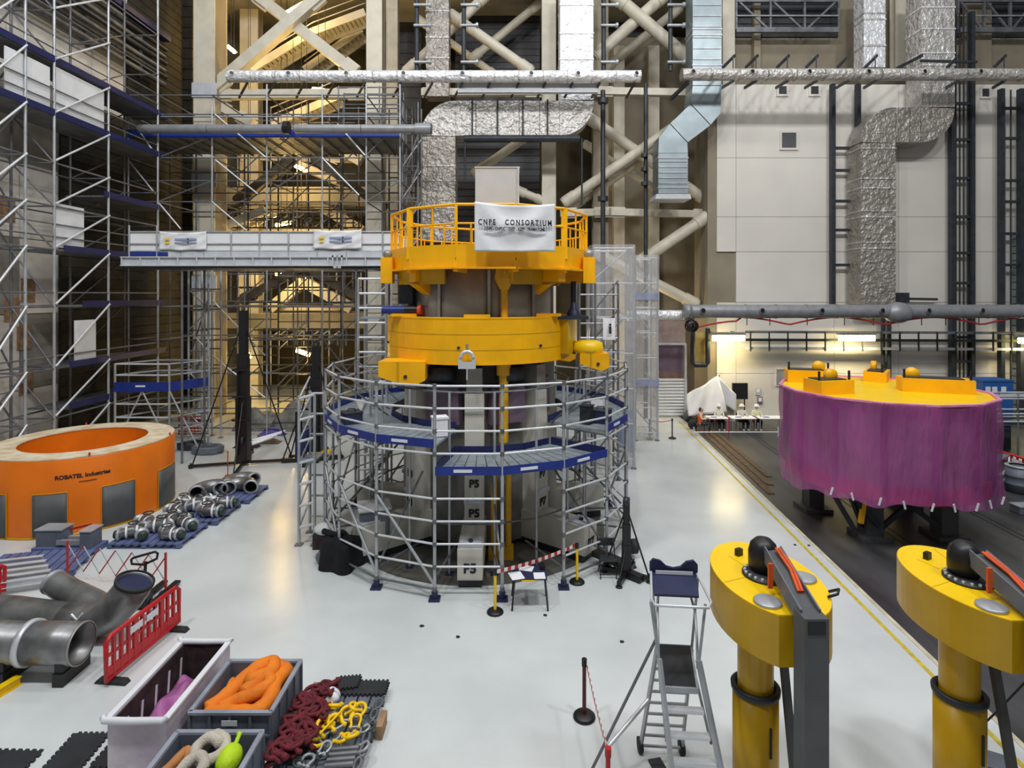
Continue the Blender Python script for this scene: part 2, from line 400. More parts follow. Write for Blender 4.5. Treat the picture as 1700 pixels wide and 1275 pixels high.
# ---- cream steel frame: each column, beam and brace is a thing of its own
def column(x0, x1, Y, y0, y1, m, lab, dep=0.7, flange=True):
    a, b = W(x0, y1, Y), W(x1, y0, Y); z0 = max(a.z, 0)
    t = thing('steel_column', ((a.x + b.x) / 2, Y, z0), lab, 'column', 'cream steel columns')
    if flange:
        B('flange', m, t, (a.x, Y, z0), (b.x, Y + 0.09, b.z)); B('flange', m, t, (a.x, Y + dep - 0.09, z0), (b.x, Y + dep, b.z))
        B('web', m, t, ((a.x + b.x) / 2 - 0.06, Y + 0.09, z0), ((a.x + b.x) / 2 + 0.06, Y + dep - 0.09, b.z))
        B('side_plate', M_beige, t, (b.x - 0.05, Y + 0.09, z0), (b.x, Y + dep - 0.09, b.z))
    else: B('shaft', m, t, (a.x, Y, z0), (b.x, Y + dep, b.z))
    return t
c0 = column(321, 356, 33.6, -40, 760, M_cream, 'thick cream column left of the yellow-lit stairs', 1.5)
for y in (150, 300, 470): B('splice_plate', M_wbeam, c0, (PX(318, 33.5), 33.5, PZ(y + 12, 33.6)), (PX(359, 33.5), 33.6, PZ(y - 12, 33.6)))
column(608, 634, 33.8, -40, 760, M_cream, 'cream column between the yellow stairs and the foil duct', 0.9)
column(398, 428, 40, -60, 760, M_cream, 'yellow-lit column deep inside the recess behind the stairs', 0.8)
column(641, 660, 37, -60, 760, M_cream, 'slim cream column behind the foil duct', 0.6)
column(900, 923, 35, -60, 760, M_cream, 'cream column left of the bright foil duct', 0.7)
column(985, 1010, 35.6, -60, 760, M_beige, 'beige column right of the bright foil duct', 0.7)
column(1200, 1220, 36, -60, 140, M_cream, 'cream column above the white panels beside the grey duct', 0.6)
column(1487, 1506, 36, -60, 112, M_cream, 'cream column between the two upper foil ducts', 0.6)
column(1516, 1530, 36.4, -60, 112, M_beige, 'beige column left of the wide upper foil duct', 0.5)
def brace(pts, Y, w, lab, m=None, rnd=True, Y2=None, grp='cream steel braces'):
    p = W(pts[0], pts[1], Y); q = W(pts[2], pts[3], Y2 or Y); m = m or M_cream
    t = thing('steel_brace', p, lab, 'brace', grp)
    (bar('tube', m, t, p, q, w / 2, 14) if rnd else slab('beam', m, t, p, q, w, w))
    d = (q - p).normalized()
    for e, s in ((p, 1), (q, -1)):
        if rnd: bar('end_sleeve', m, t, e + d * s * 0.1, e + d * s * 0.9, w / 2 + 0.05, 14)
        else: slab('gusset', m, t, e + d * s * 0.05, e + d * s * 1.0, w * 0.4, w * 1.5)
    return t
brace((355, 148, 535, -8), 34.2, 0.62, 'cream diagonal brace rising right across the yellow stairs', rnd=False)
brace((425, -8, 592, 122), 34.6, 0.62, 'cream diagonal brace falling right across the yellow stairs', rnd=False)
brace((362, 130, 362, 96), 35, 0.5, 'short cream stub beside the thick cream column', rnd=False)
brace((745, 22, 884, 120), 35.4, 0.62, 'cream tube brace falling right behind the left foil duct')
brace((672, 122, 812, -12), 35.8, 0.6, 'cream tube brace rising right behind the left foil duct')
brace((780, 100, 898, 4), 39, 0.55, 'rear cream tube brace in front of the dark ribbed cladding')
brace((692, 30, 830, 130), 39.6, 0.5, 'rear cream tube brace falling right behind the left foil duct')
brace((1020, -8, 1144, 98), 35.4, 0.75, 'cream tube brace falling right between the bright foil duct and grey duct')
brace((986, 96, 1108, -12), 35.8, 0.75, 'cream tube brace rising right between the bright foil duct and grey duct')
brace((1000, 118, 1130, 12), 39, 0.6, 'rear cream tube brace right of the bright foil duct')
brace((934, 338, 1140, 196), 35.2, 0.62, 'cream tube brace rising right towards the bent grey duct')
brace((948, 345, 1130, 222), 36.4, 0.5, 'second cream tube brace just below the one reaching the bent grey duct')
brace((975, 194, 1180, 338), 35.6, 0.66, 'cream tube brace falling right under the pipe gap to the white wall')
brace((968, 237, 1100, 322), 38.6, 0.5, 'rear cream tube brace falling right below the dark hanger pipe')
brace((1176, 358, 1060, 436), 34.6, 0.7, 'cream tube brace falling left from the white wall corner')
brace((985, 418, 1158, 506), 35.3, 0.66, 'cream tube brace falling right to the end of the grey pipe')
brace((1010, 352, 1178, 356), 35.2, 0.42, 'level cream beam meeting the white wall corner', rnd=False)
brace((930, 354, 1014, 352), 35.2, 0.42, 'level cream beam behind the yellow platform', rnd=False)
brace((990, 152, 1178, 155), 35.2, 0.42, 'level cream beam under the gap in the foil pipe', rnd=False)
brace((700, 154, 900, 153), 34.8, 0.4, 'level cream beam just below the foil pipe', rnd=False)
brace((356, 158, 606, 156), 34.4, 0.5, 'level cream beam below the foil pipe in front of the stairs', rnd=False)
brace((356, 172, 420, 205), 34.6, 0.5, 'short cream brace under the level beam by the thick column', rnd=False)
brace((850, 312, 912, 338), 35.3, 0.5, 'short cream brace behind the grey cabinet')
brace((785, 290, 912, 200), 35.5, 0.55, 'cream brace rising right behind the grey cabinet')
# chevrons and stair flights glowing under sodium lamps
for (x0, y0, xa, ya, x1, y1, Y, lab) in ((392, 384, 500, 322, 602, 384, 41, 'yellow-lit chevron brace just above the bridge'),
                                         (450, 512, 505, 468, 585, 512, 41, 'yellow-lit chevron brace below the bridge'),
                                         (400, 262, 490, 205, 600, 268, 40.2, 'yellow-lit chevron brace at the blue platform')):
    t = thing('chevron_brace', W(xa, ya, Y), lab, 'brace', 'yellow-lit chevrons')
    slab('leg', M_cream, t, W(x0, y0, Y), W(xa, ya, Y), 0.6, 0.75); slab('leg', M_cream, t, W(xa, ya, Y), W(x1, y1, Y), 0.6, 0.75)
    slab('tie', M_cream, t, W(x0, y0, Y + 0.3), W(x1, y1, Y + 0.3), 0.25, 0.3)
def stair(x0, y0, x1, y1, Y, n, lab):
    p, q = W(x0, y0, Y), W(x1, y1, Y)
    t = thing('stair_flight', p, lab, 'stairs', 'yellow-lit stair flights')
    for dy in (0, 1.5): slab('stringer', M_cream, t, p + Vector((0, dy, 0)), q + Vector((0, dy, 0)), 0.12, 0.5)
    for k in range(n):
        c = p.lerp(q, (k + 0.5) / n); slab('tread', M_cream, t, c + Vector((0, 0.05, 0)), c + Vector((0, 1.45, 0)), 0.34, 0.06)
    for dy in (0,):
        for hh in (0.6, 1.1): bar('handrail', M_cream, t, p + Vector((0, dy, hh)), q + Vector((0, dy, hh)), 0.04, 6)
stair(415, 116, 520, 52, 38, 14, 'lower yellow-lit stair flight rising right above the foil pipe')
stair(520, 52, 606, 20, 38.4, 12, 'upper yellow-lit stair flight rising right towards the cream column')
stair(505, 116, 600, 48, 41, 14, 'rear yellow-lit stair flight behind the crossing braces')
stair(450, 206, 560, 160, 39, 14, 'yellow-lit stair flight just above the blue platform')
stair(560, 300, 470, 262, 39.5, 12, 'yellow-lit stair flight under the blue platform falling right')
stair(360, 380, 440, 348, 35.6, 12, 'small yellow-lit stair flight at the left end above the bridge')
# lamps of the recess: bright tubes and the light they throw
def sodium(x, y, Y, L, ang, lab, pw, col=(1.0, 0.66, 0.22)):
    c = W(x, y, Y); d = Vector((math.cos(ang), 0, math.sin(ang))) * L / 2
    t = thing('tube_lamp', c, lab, 'lamp', 'lit tube lamps')
    bar('tube', M_lampw, t, c - d, c + d, 0.11, 10)
    slab('housing', M_wbeam, t, c - d * 1.05 + Vector((0, 0.16, 0.1)), c + d * 1.05 + Vector((0, 0.16, 0.1)), 0.3, 0.12)
    for s in (-.4, .4): bar('hanger', M_iron, t, c + d * s + Vector((0, .16, .1)), Vector((c.x + d.x * s, c.y + .16, 27)), .018, 5)
    point('lamp_glow', c + Vector((0, -0.45, -0.2)), pw * 1.5, col, 0.3)
sodium(492, 276, 37.0, 1.5, R(-28), 'glowing tube lamp under the blue scaffold platform', 330)
sodium(503, 586, 37.0, 0.9, R(-20), 'glowing lamp low behind the two black lifts', 300)
sodium(412, 588, 37.5, 0.6, R(-60), 'small glowing lamp left of the tall black lift mast', 110)
sodium(533, 150, 37.0, 1.1, R(-8), 'glowing lamp just below the foil pipe', 260)
sodium(488, 14, 37.0, 1.3, R(30), 'glowing lamp at the top among the yellow stairs', 300)
sodium(384, 82, 37.0, 0.6, R(-40), 'small glowing lamp beside the thick cream column', 120)
sodium(470, 372, 38.5, 1.0, R(10), 'glowing lamp tucked above the white bridge', 240)
sodium(470, 455, 39.0, 1.0, R(0), 'glowing lamp under the bridge among the railings', 240)
point('recess_glow', W(1040, 560, 36), 420, (1.0, 0.78, 0.45), 0.5)
for (pts, lab) in (((392, 336, 488, 262), 'dark brown beam rising right under the blue platform'), ((520, 262, 640, 348), 'dark brown beam falling right under the blue platform'), ((400, 500, 498, 446), 'dark brown beam rising right under the bridge'), ((512, 446, 640, 520), 'dark brown beam falling right under the bridge')):
    brace(pts, 35.9, 0.5, lab, M_brown, False, None, 'dark brown beams in the recess')
# ================================================================= ducts, pipes and fittings on the far wall
def pp(name, m, parent, pts, Y, th, **k):
    return MB().extr([W(x, y, Y) for x, y in pts][::-1], (0, th, 0)).build(name, m, parent, **k)
def qd(cx, cy, r, a0, a1, n=10):
    return [(cx + r * math.cos(a0 + (a1 - a0) * i / n), cy + r * math.sin(a0 + (a1 - a0) * i / n)) for i in range(n + 1)]
def seam(parent, x0, x1, y, Y, th, m):
    a, b = W(x0, y + 1.2, Y), W(x1, y - 1.2, Y)
    B('seam_band', m, parent, (a.x - 0.03, Y - 0.04, a.z), (b.x + 0.03, Y + th + 0.03, b.z))
def vsections(t, x0, x1, ys, Y, th, m, ms):
    for a, b in zip(ys, ys[1:]):
        pp('duct_section', m, t, [(x0, a + 0.6), (x1, a + 0.6), (x1, b - 0.6), (x0, b - 0.6)], Y, th)
    for y in ys[1:-1]: seam(t, x0, x1, y, Y, th, ms)
DY = 32.4
t = thing('foil_duct', W(957, 170, DY), 'bright foil-wrapped duct that drops, runs left and drops again', 'duct')
vsections(t, 930, 985, [-40, 8, 55, 98, 166], DY, 1.3, M_foilb, M_foilb)
pp('elbow', M_foil, t, [(929, 166)] + qd(929, 168, 57, 0, PI / 2), DY, 1.3)
for a, b in zip([756, 790, 825, 862, 896, 929], [790, 825, 862, 896, 929]): pp('duct_section', M_foil, t, [(a + .5, 167), (b - .5, 167), (b - .5, 225), (a + .5, 225)], DY, 1.3)
pp('elbow', M_foil, t, [(756, 226)] + qd(756, 224, 57, PI, PI * 1.5), DY, 1.3)
vsections(t, 700, 756, [226, 275, 300, 345, 400], DY, 1.3, M_foild, M_foil)
for x in (784, 826, 868, 909): bar('strap', M_iron, t, W(x, 165, DY - 0.1), W(x, 228, DY - 0.1), 0.05, 6)
t = thing('hanger_pipe', W(860, 229, DY - 0.1), 'dark hanger pipe under the level foil duct', 'pipe')
bar('pipe', M_iron, t, W(770, 230, DY - 0.1), W(962, 230, DY - 0.1), 0.2, 12); bar('drop_rod', M_iron, t, W(966, 230, DY - 0.1), W(966, 340, DY - 0.1), 0.06, 6); bar('drop_rod', M_iron, t, W(772, 230, DY - 0.1), W(772, 300, DY - 0.1), 0.06, 6)
t = thing('foil_duct', W(727, 118, DY + 1.6), 'crinkled upright foil duct at the top, left of the others', 'duct')
vsections(t, 707, 745, [-40, 18, 62, 96, 160], DY + 1.6, 1.0, M_foild, M_foil)
t = thing('bent_duct', W(1170, 170, DY), 'grey galvanised duct with a slanted offset beside the white wall', 'duct')
vsections(t, 1150, 1198, [-40, 48, 58, 108, 142], DY, 1.3, M_duct, M_galv)
pp('mitre_section', M_duct, t, [(1150, 142.6), (1198, 142.6), (1196, 188), (1180, 207), (1147, 172)], DY, 1.3)
pp('slanted_section', M_duct, t, [(1146, 173), (1179, 208), (1142, 236), (1113, 205)], DY, 1.3)
pp('mitre_section', M_duct, t, [(1112, 206), (1141, 237), (1142, 254), (1093, 254), (1094, 228)], DY, 1.3)
vsections(t, 1093, 1142, [254, 262, 311, 322], DY, 1.3, M_duct, M_galv)
pp('flange', M_wbeam, t, [(1090, 322), (1146, 322), (1148, 330), (1088, 330)], DY - 0.1, 1.5)
for k in range(7):
    y = 8 + k * 18
    if y not in (48, 58): slab('rib', M_galv, t, W(1151, y, DY - 0.02), W(1197, y, DY - 0.02), 0.05, 0.06)
for k in range(5): slab('rib', M_galv, t, W(1094, 268 + k * 9, DY - 0.02), W(1141, 268 + k * 9, DY - 0.02), 0.05, 0.06)
t = thing('foil_duct', W(1557, 180, DY), 'foil duct bending left then dropping down the white wall', 'duct')
vsections(t, 1530, 1585, [-40, 12, 48, 88, 108, 178], DY, 1.3, M_foil, M_foilb)
pp('elbow', M_foild, t, [(1529, 178)] + qd(1529, 180, 56, 0, PI / 2), DY, 1.3)
pp('duct_section', M_foild, t, [(1488, 178.5), (1510, 178.5), (1510, 236), (1488, 236)], DY, 1.3)
pp('duct_section', M_foild, t, [(1511, 178.5), (1528, 178.5), (1528, 236), (1511, 236)], DY, 1.3)
pp('elbow', M_foild, t, [(1487, 237)] + qd(1487, 236, 58, PI, PI * 1.5), DY, 1.3)
vsections(t, 1429, 1487, [237, 246, 296, 312, 350, 360, 402, 412, 506], DY, 1.3, M_foild, M_foil)
t = thing('foil_duct', W(1452, 110, DY + 1.5), 'narrow upright foil duct above the right foil pipe', 'duct')
vsections(t, 1434, 1470, [-40, 22, 32, 76, 112], DY + 1.5, 1.0, M_foilb, M_foil)

def sect_pipe(t, x0, x1, y, Y, r, m, n, nozx, mring):
    xs = [x0 + (x1 - x0) * k / n for k in range(n + 1)]
    for a, b in zip(xs, xs[1:]): bar('pipe_section', m, t, W(a + .4, y, Y), W(b - .4, y, Y), r, 18)
    for a in xs: bar('clamp_ring', mring, t, W(a - 1, y, Y), W(a + 1, y, Y), r * 1.07, 18)
    for x in nozx:
        c = W(x, y - 1, Y); d = Vector((0.12, -0.5, 0.02)).normalized()
        bar('nozzle', m, t, c + d * r * 0.7, c + d * r * 1.22, r * 0.42, 12)
        bar('nozzle_mouth', M_black, t, c + d * r * 1.05, c + d * r * 1.245, r * 0.34, 12)
PY = 30.6
t = thing('foil_pipe', W(720, 128, PY), 'long foil-wrapped pipe with round nozzles, left of the gap', 'pipe')
sect_pipe(t, 380, 1062, 127, PY, 0.31, M_foilb, 17, (387, 480, 575, 669, 766, 879, 956, 1052), M_foil)
t = thing('pipe_support', W(720, 150, PY), 'steel rail with struts carrying the left foil pipe', 'support')
slab('rail', M_wbeam, t, W(760, 147, PY + 0.5), W(992, 147, PY + 0.5), 0.3, 0.5)
for x in (405, 450, 500, 550, 600, 660, 712, 762, 808, 856, 900, 945, 990, 1048): slab('strut', M_iron, t, W(x + 6, 137, PY), W(x - 8, 162, PY + 1.2), 0.08, 0.12)
t = thing('foil_pipe', W(1420, 125, PY), 'long foil-wrapped pipe with round nozzles, right of the gap', 'pipe')
sect_pipe(t, 1132, 1740, 124, PY, 0.31, M_foil, 13, (1145, 1242, 1336, 1433, 1525, 1617), M_foild)
t = thing('pipe_support', W(1420, 100, PY), 'slanting dark struts holding the right foil pipe', 'support')
for x in (1200, 1238, 1290, 1338, 1390, 1436, 1572, 1650):
    slab('upper_strut', M_iron, t, W(x, 112, PY), W(x + 20, 92, PY + 1.9), 0.09, 0.14); slab('post', M_iron, t, W(x + 17, 93, PY + 1.2), W(x + 17, 128, PY + 0.4), 0.06, 0.08)
    slab('lower_strut', M_iron, t, W(x + 18, 134, PY), W(x - 2, 146, PY + 1.9), 0.09, 0.14)
slab('long_strut', M_iron, t, W(1490, 113, PY), W(1531, 92, PY + 1.5), 0.1, 0.16); slab('cross_rail', M_iron, t, W(1528, 101, PY + 0.9), W(1622, 103, PY + 0.9), 0.1, 0.12)
slab('lower_strut', M_iron, t, W(1143, 136, PY), W(1114, 164, PY + 1.6), 0.12, 0.2)
t = thing('grey_pipe', W(1420, 517, PY), 'long bare grey pipe with nozzles and a bulging joint', 'pipe')
sect_pipe(t, 1137, 1740, 517, PY, 0.36, M_pipeg, 12, (1160, 1257, 1355, 1454, 1530, 1618), M_pipeg)
MB().ball(W(1490, 519, PY), 0.56, 18, (1.35, 1, 1)).build('bulge', M_pipeg, t); MB().lathe([(0.0, -.05), (.40, -.05), (.40, .3), (.36, .3)], W(1137, 517, PY), 20, (1, 0, 0)).build('end_cap', M_pipeg, t)
t = thing('silver_pipe', W(1110, 523, 31.2), 'short shiny silver pipe left of the grey pipe', 'pipe')
bar('pipe', M_foilb, t, W(1040, 523, 31.4), W(1136, 523, 31.4), 0.27, 16); bar('clamp_ring', M_galv, t, W(1088, 523, 31.4), W(1091, 523, 31.4), 0.3, 16)
t = thing('grey_pipe', W(560, 213, 28.8), 'grey pipe lying along the blue scaffold platform', 'pipe')
for a, b in ((232, 345), (346, 470), (490, 600), (601, 690)): bar('pipe_section', M_pipeg, t, W(a, 214, 28.8), W(b, 214, 28.8), 0.22, 14)
bar('clamp', M_black, t, W(472, 212, 28.8), W(480, 212, 28.8), 0.33, 12)
bar('end_socket', M_pipeg, t, W(690, 214, 28.8), W(716, 214, 28.8), 0.29, 16); bar('socket_mouth', M_black, t, W(714, 214, 28.8), W(717, 214, 28.8), 0.25, 16)

# upright cable ladders and conduits against the white wall
def cable_ladder(xa, xb, y0, y1, Y, lab, cables=0, rungs=None, grp='cable ladders'):
    z0 = max(PZ(y1, Y), 0)
    t = thing('cable_ladder', ((PX(xa, Y) + PX(xb, Y)) / 2, Y, z0), lab, 'ladder', grp)
    for x in (xa, xb): slab('rail', M_iron, t, (PX(x, Y), Y, z0), (PX(x, Y), Y, PZ(y0, Y)), 0.22, 0.3)
    for y in rungs or range(int(y0) + 10, int(y1), 50): slab('rung', M_iron, t, W(xa, y, Y), W(xb, y, Y), 0.12, 0.16)
    for k in range(cables):
        x = xa + (xb - xa) * (k + 1) / (cables + 1); bar('cable', M_rub, t, (PX(x, Y + .1), Y + 0.1, z0), (PX(x, Y + .1), Y + 0.1, PZ(y0, Y)), 0.045, 6)
    return t
cable_ladder(1382, 1424, 140, 505, 33.5, 'cable ladder left of the dropping foil duct', 0, (246, 283, 334, 382, 440))
cable_ladder(1580, 1613, 20, 700, 33.5, 'cable ladder right of the dropping foil duct, full of cables', 4, (172, 232, 296, 360, 420, 470, 560, 600))
cable_ladder(1662, 1694, 148, 700, 33.3, 'cable ladder near the right edge, in front of a steel tank', 1, (180, 230, 300, 335, 388, 440))
t = thing('striped_vent', W(1690, 600, 33.4), 'grey ribbed ventilation tower at the right edge', 'vent')
for k in range(26): B('slat', M_duct, t, (PX(1692, 33.4), 33.2, k * 0.42), (PX(1760, 33.4), 33.9, k * 0.42 + 0.36))
for x in (1466,): 
    t = thing('conduit', W(x, 600, 33.5), 'pair of thick grey conduits running down below the foil duct', 'conduit')
    for q in (0, 10): bar('pipe', M_iron, t, (PX(x + q, 33.5), 33.5, 0), (PX(x + q, 33.5), 33.5, PZ(520, 33.5)), 0.11, 10)
t = thing('wall_bracket', W(1497, 495, 33.6), 'small dark box bracket with a long arm on the white wall', 'bracket')
B('box', M_iron, t, tuple(W(1488, 502, 33.5)), tuple(W(1502, 486, 33.9))); slab('arm', M_iron, t, W(1502, 496, 33.6), W(1556, 497, 33.6), 0.1, 0.14)
for x in (1332, 1382, 1418, 1572): pass
# posts beside the bent duct and the centre gap
t = thing('conduit', W(1072, 300, 33.9), 'thin grey conduit left of the bent duct', 'conduit'); bar('pipe', M_iron, t, W(1072, 140, 33.9), (PX(1072, 33.9), 33.9, 0), 0.12, 8)
for y in (255, 278, 302): bar('clamp', M_iron, t, W(1070, y, 33.7), W(1070, y + 6, 33.7), 0.2, 8)
t = thing('conduit', W(1000, 250, 33.7), 'grey upright conduit right of the bright foil duct', 'conduit'); bar('pipe', M_iron, t, W(1001, 150, 33.7), (PX(1001, 33.7), 33.7, 0), 0.14, 8)
for y in (168, 330): bar('clamp', M_iron, t, W(1001, y - 4, 33.7), W(1001, y + 4, 33.7), 0.3, 8)
for x, lab in ((692, 'stub-arm rack left of the narrow foil duct'), (770, 'stub-arm rack between the two left foil ducts'), (1002, 'stub-arm rack right of the bright foil duct'), (1113, 'stub-arm rack left of the grey duct')):
    t = thing('pipe_rack', W(x, 60, 33.6), lab, 'rack', 'stub-arm racks at the top')
    bar('post', M_iron, t, W(x, -30, 33.6), W(x, 118, 33.6), 0.13, 8)
    for y in (8, 42, 103):
        bar('arm', M_galv, t, W(x - 5, y, 33.4), W(x + 22, y, 33.4), 0.09, 8); bar('end_knob', M_galv, t, W(x + 20, y, 33.4), W(x + 24, y, 33.4), 0.16, 8)
# truss railings high on the right
for (x0, x1, lab) in ((1222, 1392, 'truss railing at the top above the white panels'), (1590, 1720, 'truss railing at the top right corner')):
    t = thing('truss_railing', W(x0, 50, 36), lab, 'railing', 'truss railings')
    for y in (0, 50): slab('chord', M_galvd, t, W(x0, y, 36), W(x1, y, 36), 0.2, 0.3)
    n = 3
    for k in range(n + 1):
        x = x0 + (x1 - x0) * k / n; slab('post', M_galvd, t, W(x, 0, 36), W(x, 50, 36), 0.12, 0.16)
        if k < n: slab('diagonal', M_galvd, t, W(x + 4, 2 if k < 2 else 48, 36), W(x + (x1 - x0) / n - 4, 48 if k < 2 else 2, 36), 0.1, 0.12)
    bar('handrail', M_galv, t, W(x0, 26, 35.9), W(x1, 26, 35.9), 0.05, 6)
# lower gallery: tube lamps, cable tray with drop hooks, sagging red cable
def tubelamp(x0, x1, y, lab, pw):
    Y = 32.6; c = W((x0 + x1) / 2, y, Y)
    t = thing('tube_lamp', c, lab, 'lamp', 'lit tube lamps')
    B('housing', M_wbeam, t, (PX(x0, Y), Y - 0.1, c.z + 0.12), (PX(x1, Y), Y + 0.25, c.z + 0.25))
    for dz in (0.0, -0.16): bar('tube', M_tube, t, (PX(x0 + 1, Y), Y, c.z + dz), (PX(x1 - 1, Y), Y, c.z + dz), 0.085, 10)
    for x in (x0 + 8, x1 - 8): slab('wall_arm', M_iron, t, (PX(x, Y), Y + .2, c.z + .2), (PX(x, Y), YB + .01, c.z + .2), .06, .06)
    area('lamp_glow', c + Vector((0, 0.05, -0.3)), (x1 - x0) / F * Y, pw, (1.0, 0.82, 0.45), (R(12), 0, 0), 0.2)
tubelamp(1182, 1237, 559, 'glowing tube lamp above the seated people', 110)
tubelamp(1392, 1453, 559, 'glowing tube lamp above the purple drum', 130)
tubelamp(1690, 1750, 563, 'glowing tube lamp cut by the right edge', 110)
t = thing('cable_tray', W(1460, 565, 33.2), 'long wall tray with drop hooks behind the tube lamps', 'tray')
for y, m in ((551, M_galvd), (564, M_green), (578, M_wbeam)): slab('rail', m, t, W(1238, y, 33.2), W(1740, y + 2, 33.2), 0.16, 0.14)
for k in range(16): slab('hook', M_iron, t, W(1246 + k * 31, 551, 33.1), W(1246 + k * 31, 583, 33.1), 0.06, 0.08)
t = thing('red_cable', W(1400, 535, 31.4), 'thin red cable sagging in loops below the grey pipe', 'cable')
pts = []
for k in range(61):
    x = 1150 + k * 9; sag = 545 - 12 * abs(math.sin((x - 1150) / 160 * PI)) - (6 if x > 1230 else 0)
    pts.append(W(x, sag, 30.6))
MB().path(pts, 0.05, 6).build('strand', M_redp, t)
for x in (1240, 1278, 1340, 1402, 1450, 1530, 1570, 1625): bar('tie', M_iron, t, W(x, 526, 30.6), W(x, 540, 30.6), 0.025, 5)
t = thing('swing_gate', W(1165, 600, 33), 'grey framed bracket gate beside the recess wall', 'bracket')
MB().path([W(1150, 545, 33), W(1150, 602, 33), W(1154, 606, 33), W(1172, 606, 33), W(1175, 602, 33), W(1175, 545, 33)], 0.14, 8).build('frame', M_iron, t)
B('plate', mat('mustard_board', (196, 168, 96), 0.6), t, tuple(W(1152, 602, 33.2)), tuple(W(1173, 552, 33.3)))
t = thing('hanging_reel', W(1153, 540, 30.6), 'small dark cable reel hanging at the end of the grey pipe', 'reel')
MB().lathe([(0.1, -.2), (.32, -.2), (.32, -.14), (.16, -.14), (.16, .14), (.32, .14), (.32, .2), (.1, .2)], W(1148, 541, 30.6), 14, (0, 1, 0)).build('drum', M_black, t)
bar('hanger', M_iron, t, W(1148, 524, 30.6), W(1148, 538, 30.6), 0.03, 6)
# roller shutter and boards in the opening left of the gate
t = thing('roller_shutter', W(1115, 690, 34.2), 'white roller shutter of level slats under a mauve board', 'shutter')
for k in range(12): bar('slat', M_sheet, t, W(1092, 688 - k * 5.2, 34.2), W(1140, 688 - k * 5.2, 34.2), 0.085, 8)
B('board', M_purp, t, tuple(W(1092, 617, 34.3)), tuple(W(1137, 572, 34.4))); B('board', mat('brown_board', (132, 104, 96), 0.6), t, tuple(W(1092, 627, 34.3)), tuple(W(1139, 618, 34.4)))
B('board', mat('tan_strip', (150, 130, 122), 0.6), t, tuple(W(1092, 571, 34.3)), tuple(W(1137, 532, 34.4)))
for x in (1091, 1138): slab('guide', M_wbeam, t, W(x, 572, 34.1), (PX(x, 34.1), 34.1, 0), 0.12, 0.12)
slab('lintel', M_wbeam, t, W(1090, 571, 34.1), W(1139, 571, 34.1), 0.12, 0.12)
# parts high on the left wall: pipe bundle on brackets
t = thing('pipe_bundle', (-20.0, 24, 18.6), 'bundle of dark pipes running high along the left wall', 'pipes')
for k in range(6): bar('pipe', M_iron if k % 2 else M_galvd, t, (-20.15 + 0.1 * (k % 2), 12, 19.4 + k * 0.4), (-20.15 + 0.1 * (k % 2), 33.5, 19.4 + k * 0.4), 0.13, 8)
for y in (16, 20, 24, 28, 32): slab('bracket', M_galvd, t, (-20.55, y, 19.2), (-20.55, y, 21.8), 0.1, 0.2)
slab('cap_rail', M_blued, t, (-20.0, 12, 22.0), (-20.0, 33.5, 22.0), 0.5, 0.3)
# ================================================================= tall scaffolds at the left and back
def std(t, x, y, z0, z1, m=None, r=0.045, plate=True):
    bar('standard', m or M_galvd, t, (x, y, z0), (x, y, z1), r)
    if plate: B('base_plate', M_galvd, t, (x - 0.1, y - 0.1, 0.0), (x + 0.1, y + 0.1, 0.04))
def deck(t, a, b, z, along, n, toe, toe_sides, m=None):
    """planked deck between corners a and b; planks run along 'x' or 'y'"""
    x0, y0 = a; x1, y1 = b
    for k in range(n):
        if along == 'x': B('plank', m or M_deck, t, (x0, y0 + (y1 - y0) * k / n + .01, z - .06), (x1, y0 + (y1 - y0) * (k + 1) / n - .01, z))
        else: B('plank', m or M_deck, t, (x0 + (x1 - x0) * k / n + .01, y0, z - .06), (x0 + (x1 - x0) * (k + 1) / n - .01, y1, z))
    for s in toe_sides:
        p, q = {'f': ((x0, y0 - .03), (x1, y0 - .03)), 'b': ((x0, y1), (x1, y1)), 'l': ((x0, y0), (x0, y1)), 'r': ((x1 + .03, y0), (x1 + .03, y1))}[s]
        slab('toe_board', toe, t, (*p, z + 0.08), (*q, z + 0.08), 0.03, 0.26)
# ---- left wall scaffold, following the wall into the distance
XA, XI = -18.0, -19.7
ys = [XA * F / (x - 850) for x in (-34, 42, 90, 180, 262)]
t = thing('wall_scaffold', (XA, 24, 0), 'tall tube scaffold with navy decks along the left wall', 'scaffold')
levels = [0.4, 2.35, 4.3, 6.75, 9.0, 10.7, 12.4, 14.3, 16.4, 18.4, 20.4, 22.4]
for Y in ys:
    std(t, XA, Y, 0, 24, M_galv, 0.05); std(t, XI, Y, 0, 24, M_galvd, 0.05)
for z in levels:
    for a, b in zip(ys, ys[1:]):
        bar('ledger', M_galvd, t, (XA, a, z), (XA, b, z), 0.036); bar('ledger', M_galvd, t, (XI, a, z), (XI, b, z), 0.036)
    for Y in ys: bar('transom', M_galvd, t, (XA, Y, z), (XI, Y, z), 0.036)
for a, b in zip(ys, ys[1:]):
    for z in (16.9, 17.4, 14.8, 15.3, 9.5, 10.0, 7.3, 4.8): bar('guard_rail', M_galvd, t, (XA, a, z), (XA, b, z), 0.03)
for (i, zs) in ((1, 0), (3, 0)):
    pass
for z0, z1 in zip(levels, levels[1:]):
    bar('brace', M_galvb, t, (XA + .06, ys[2], z0 + .1), (XA + .06, ys[3], z1 + .05), 0.042); bar('brace', M_galvb, t, (XA + .06, ys[0], z0 + .1), (XA + .06, ys[1], z1 + .05), 0.042)
    bar('brace', M_galvd, t, (XI, ys[1], z1), (XI, ys[2], z0), 0.036); bar('brace', M_galvd, t, (XA, ys[2], z0), (XI, ys[2], z1), 0.036); bar('brace', M_galvd, t, (XA, ys[1], z1), (XI, ys[1], z0), 0.036)
    bar('brace', M_galvd, t, (XI, ys[3], z0), (XI, ys[4], z1), 0.036)
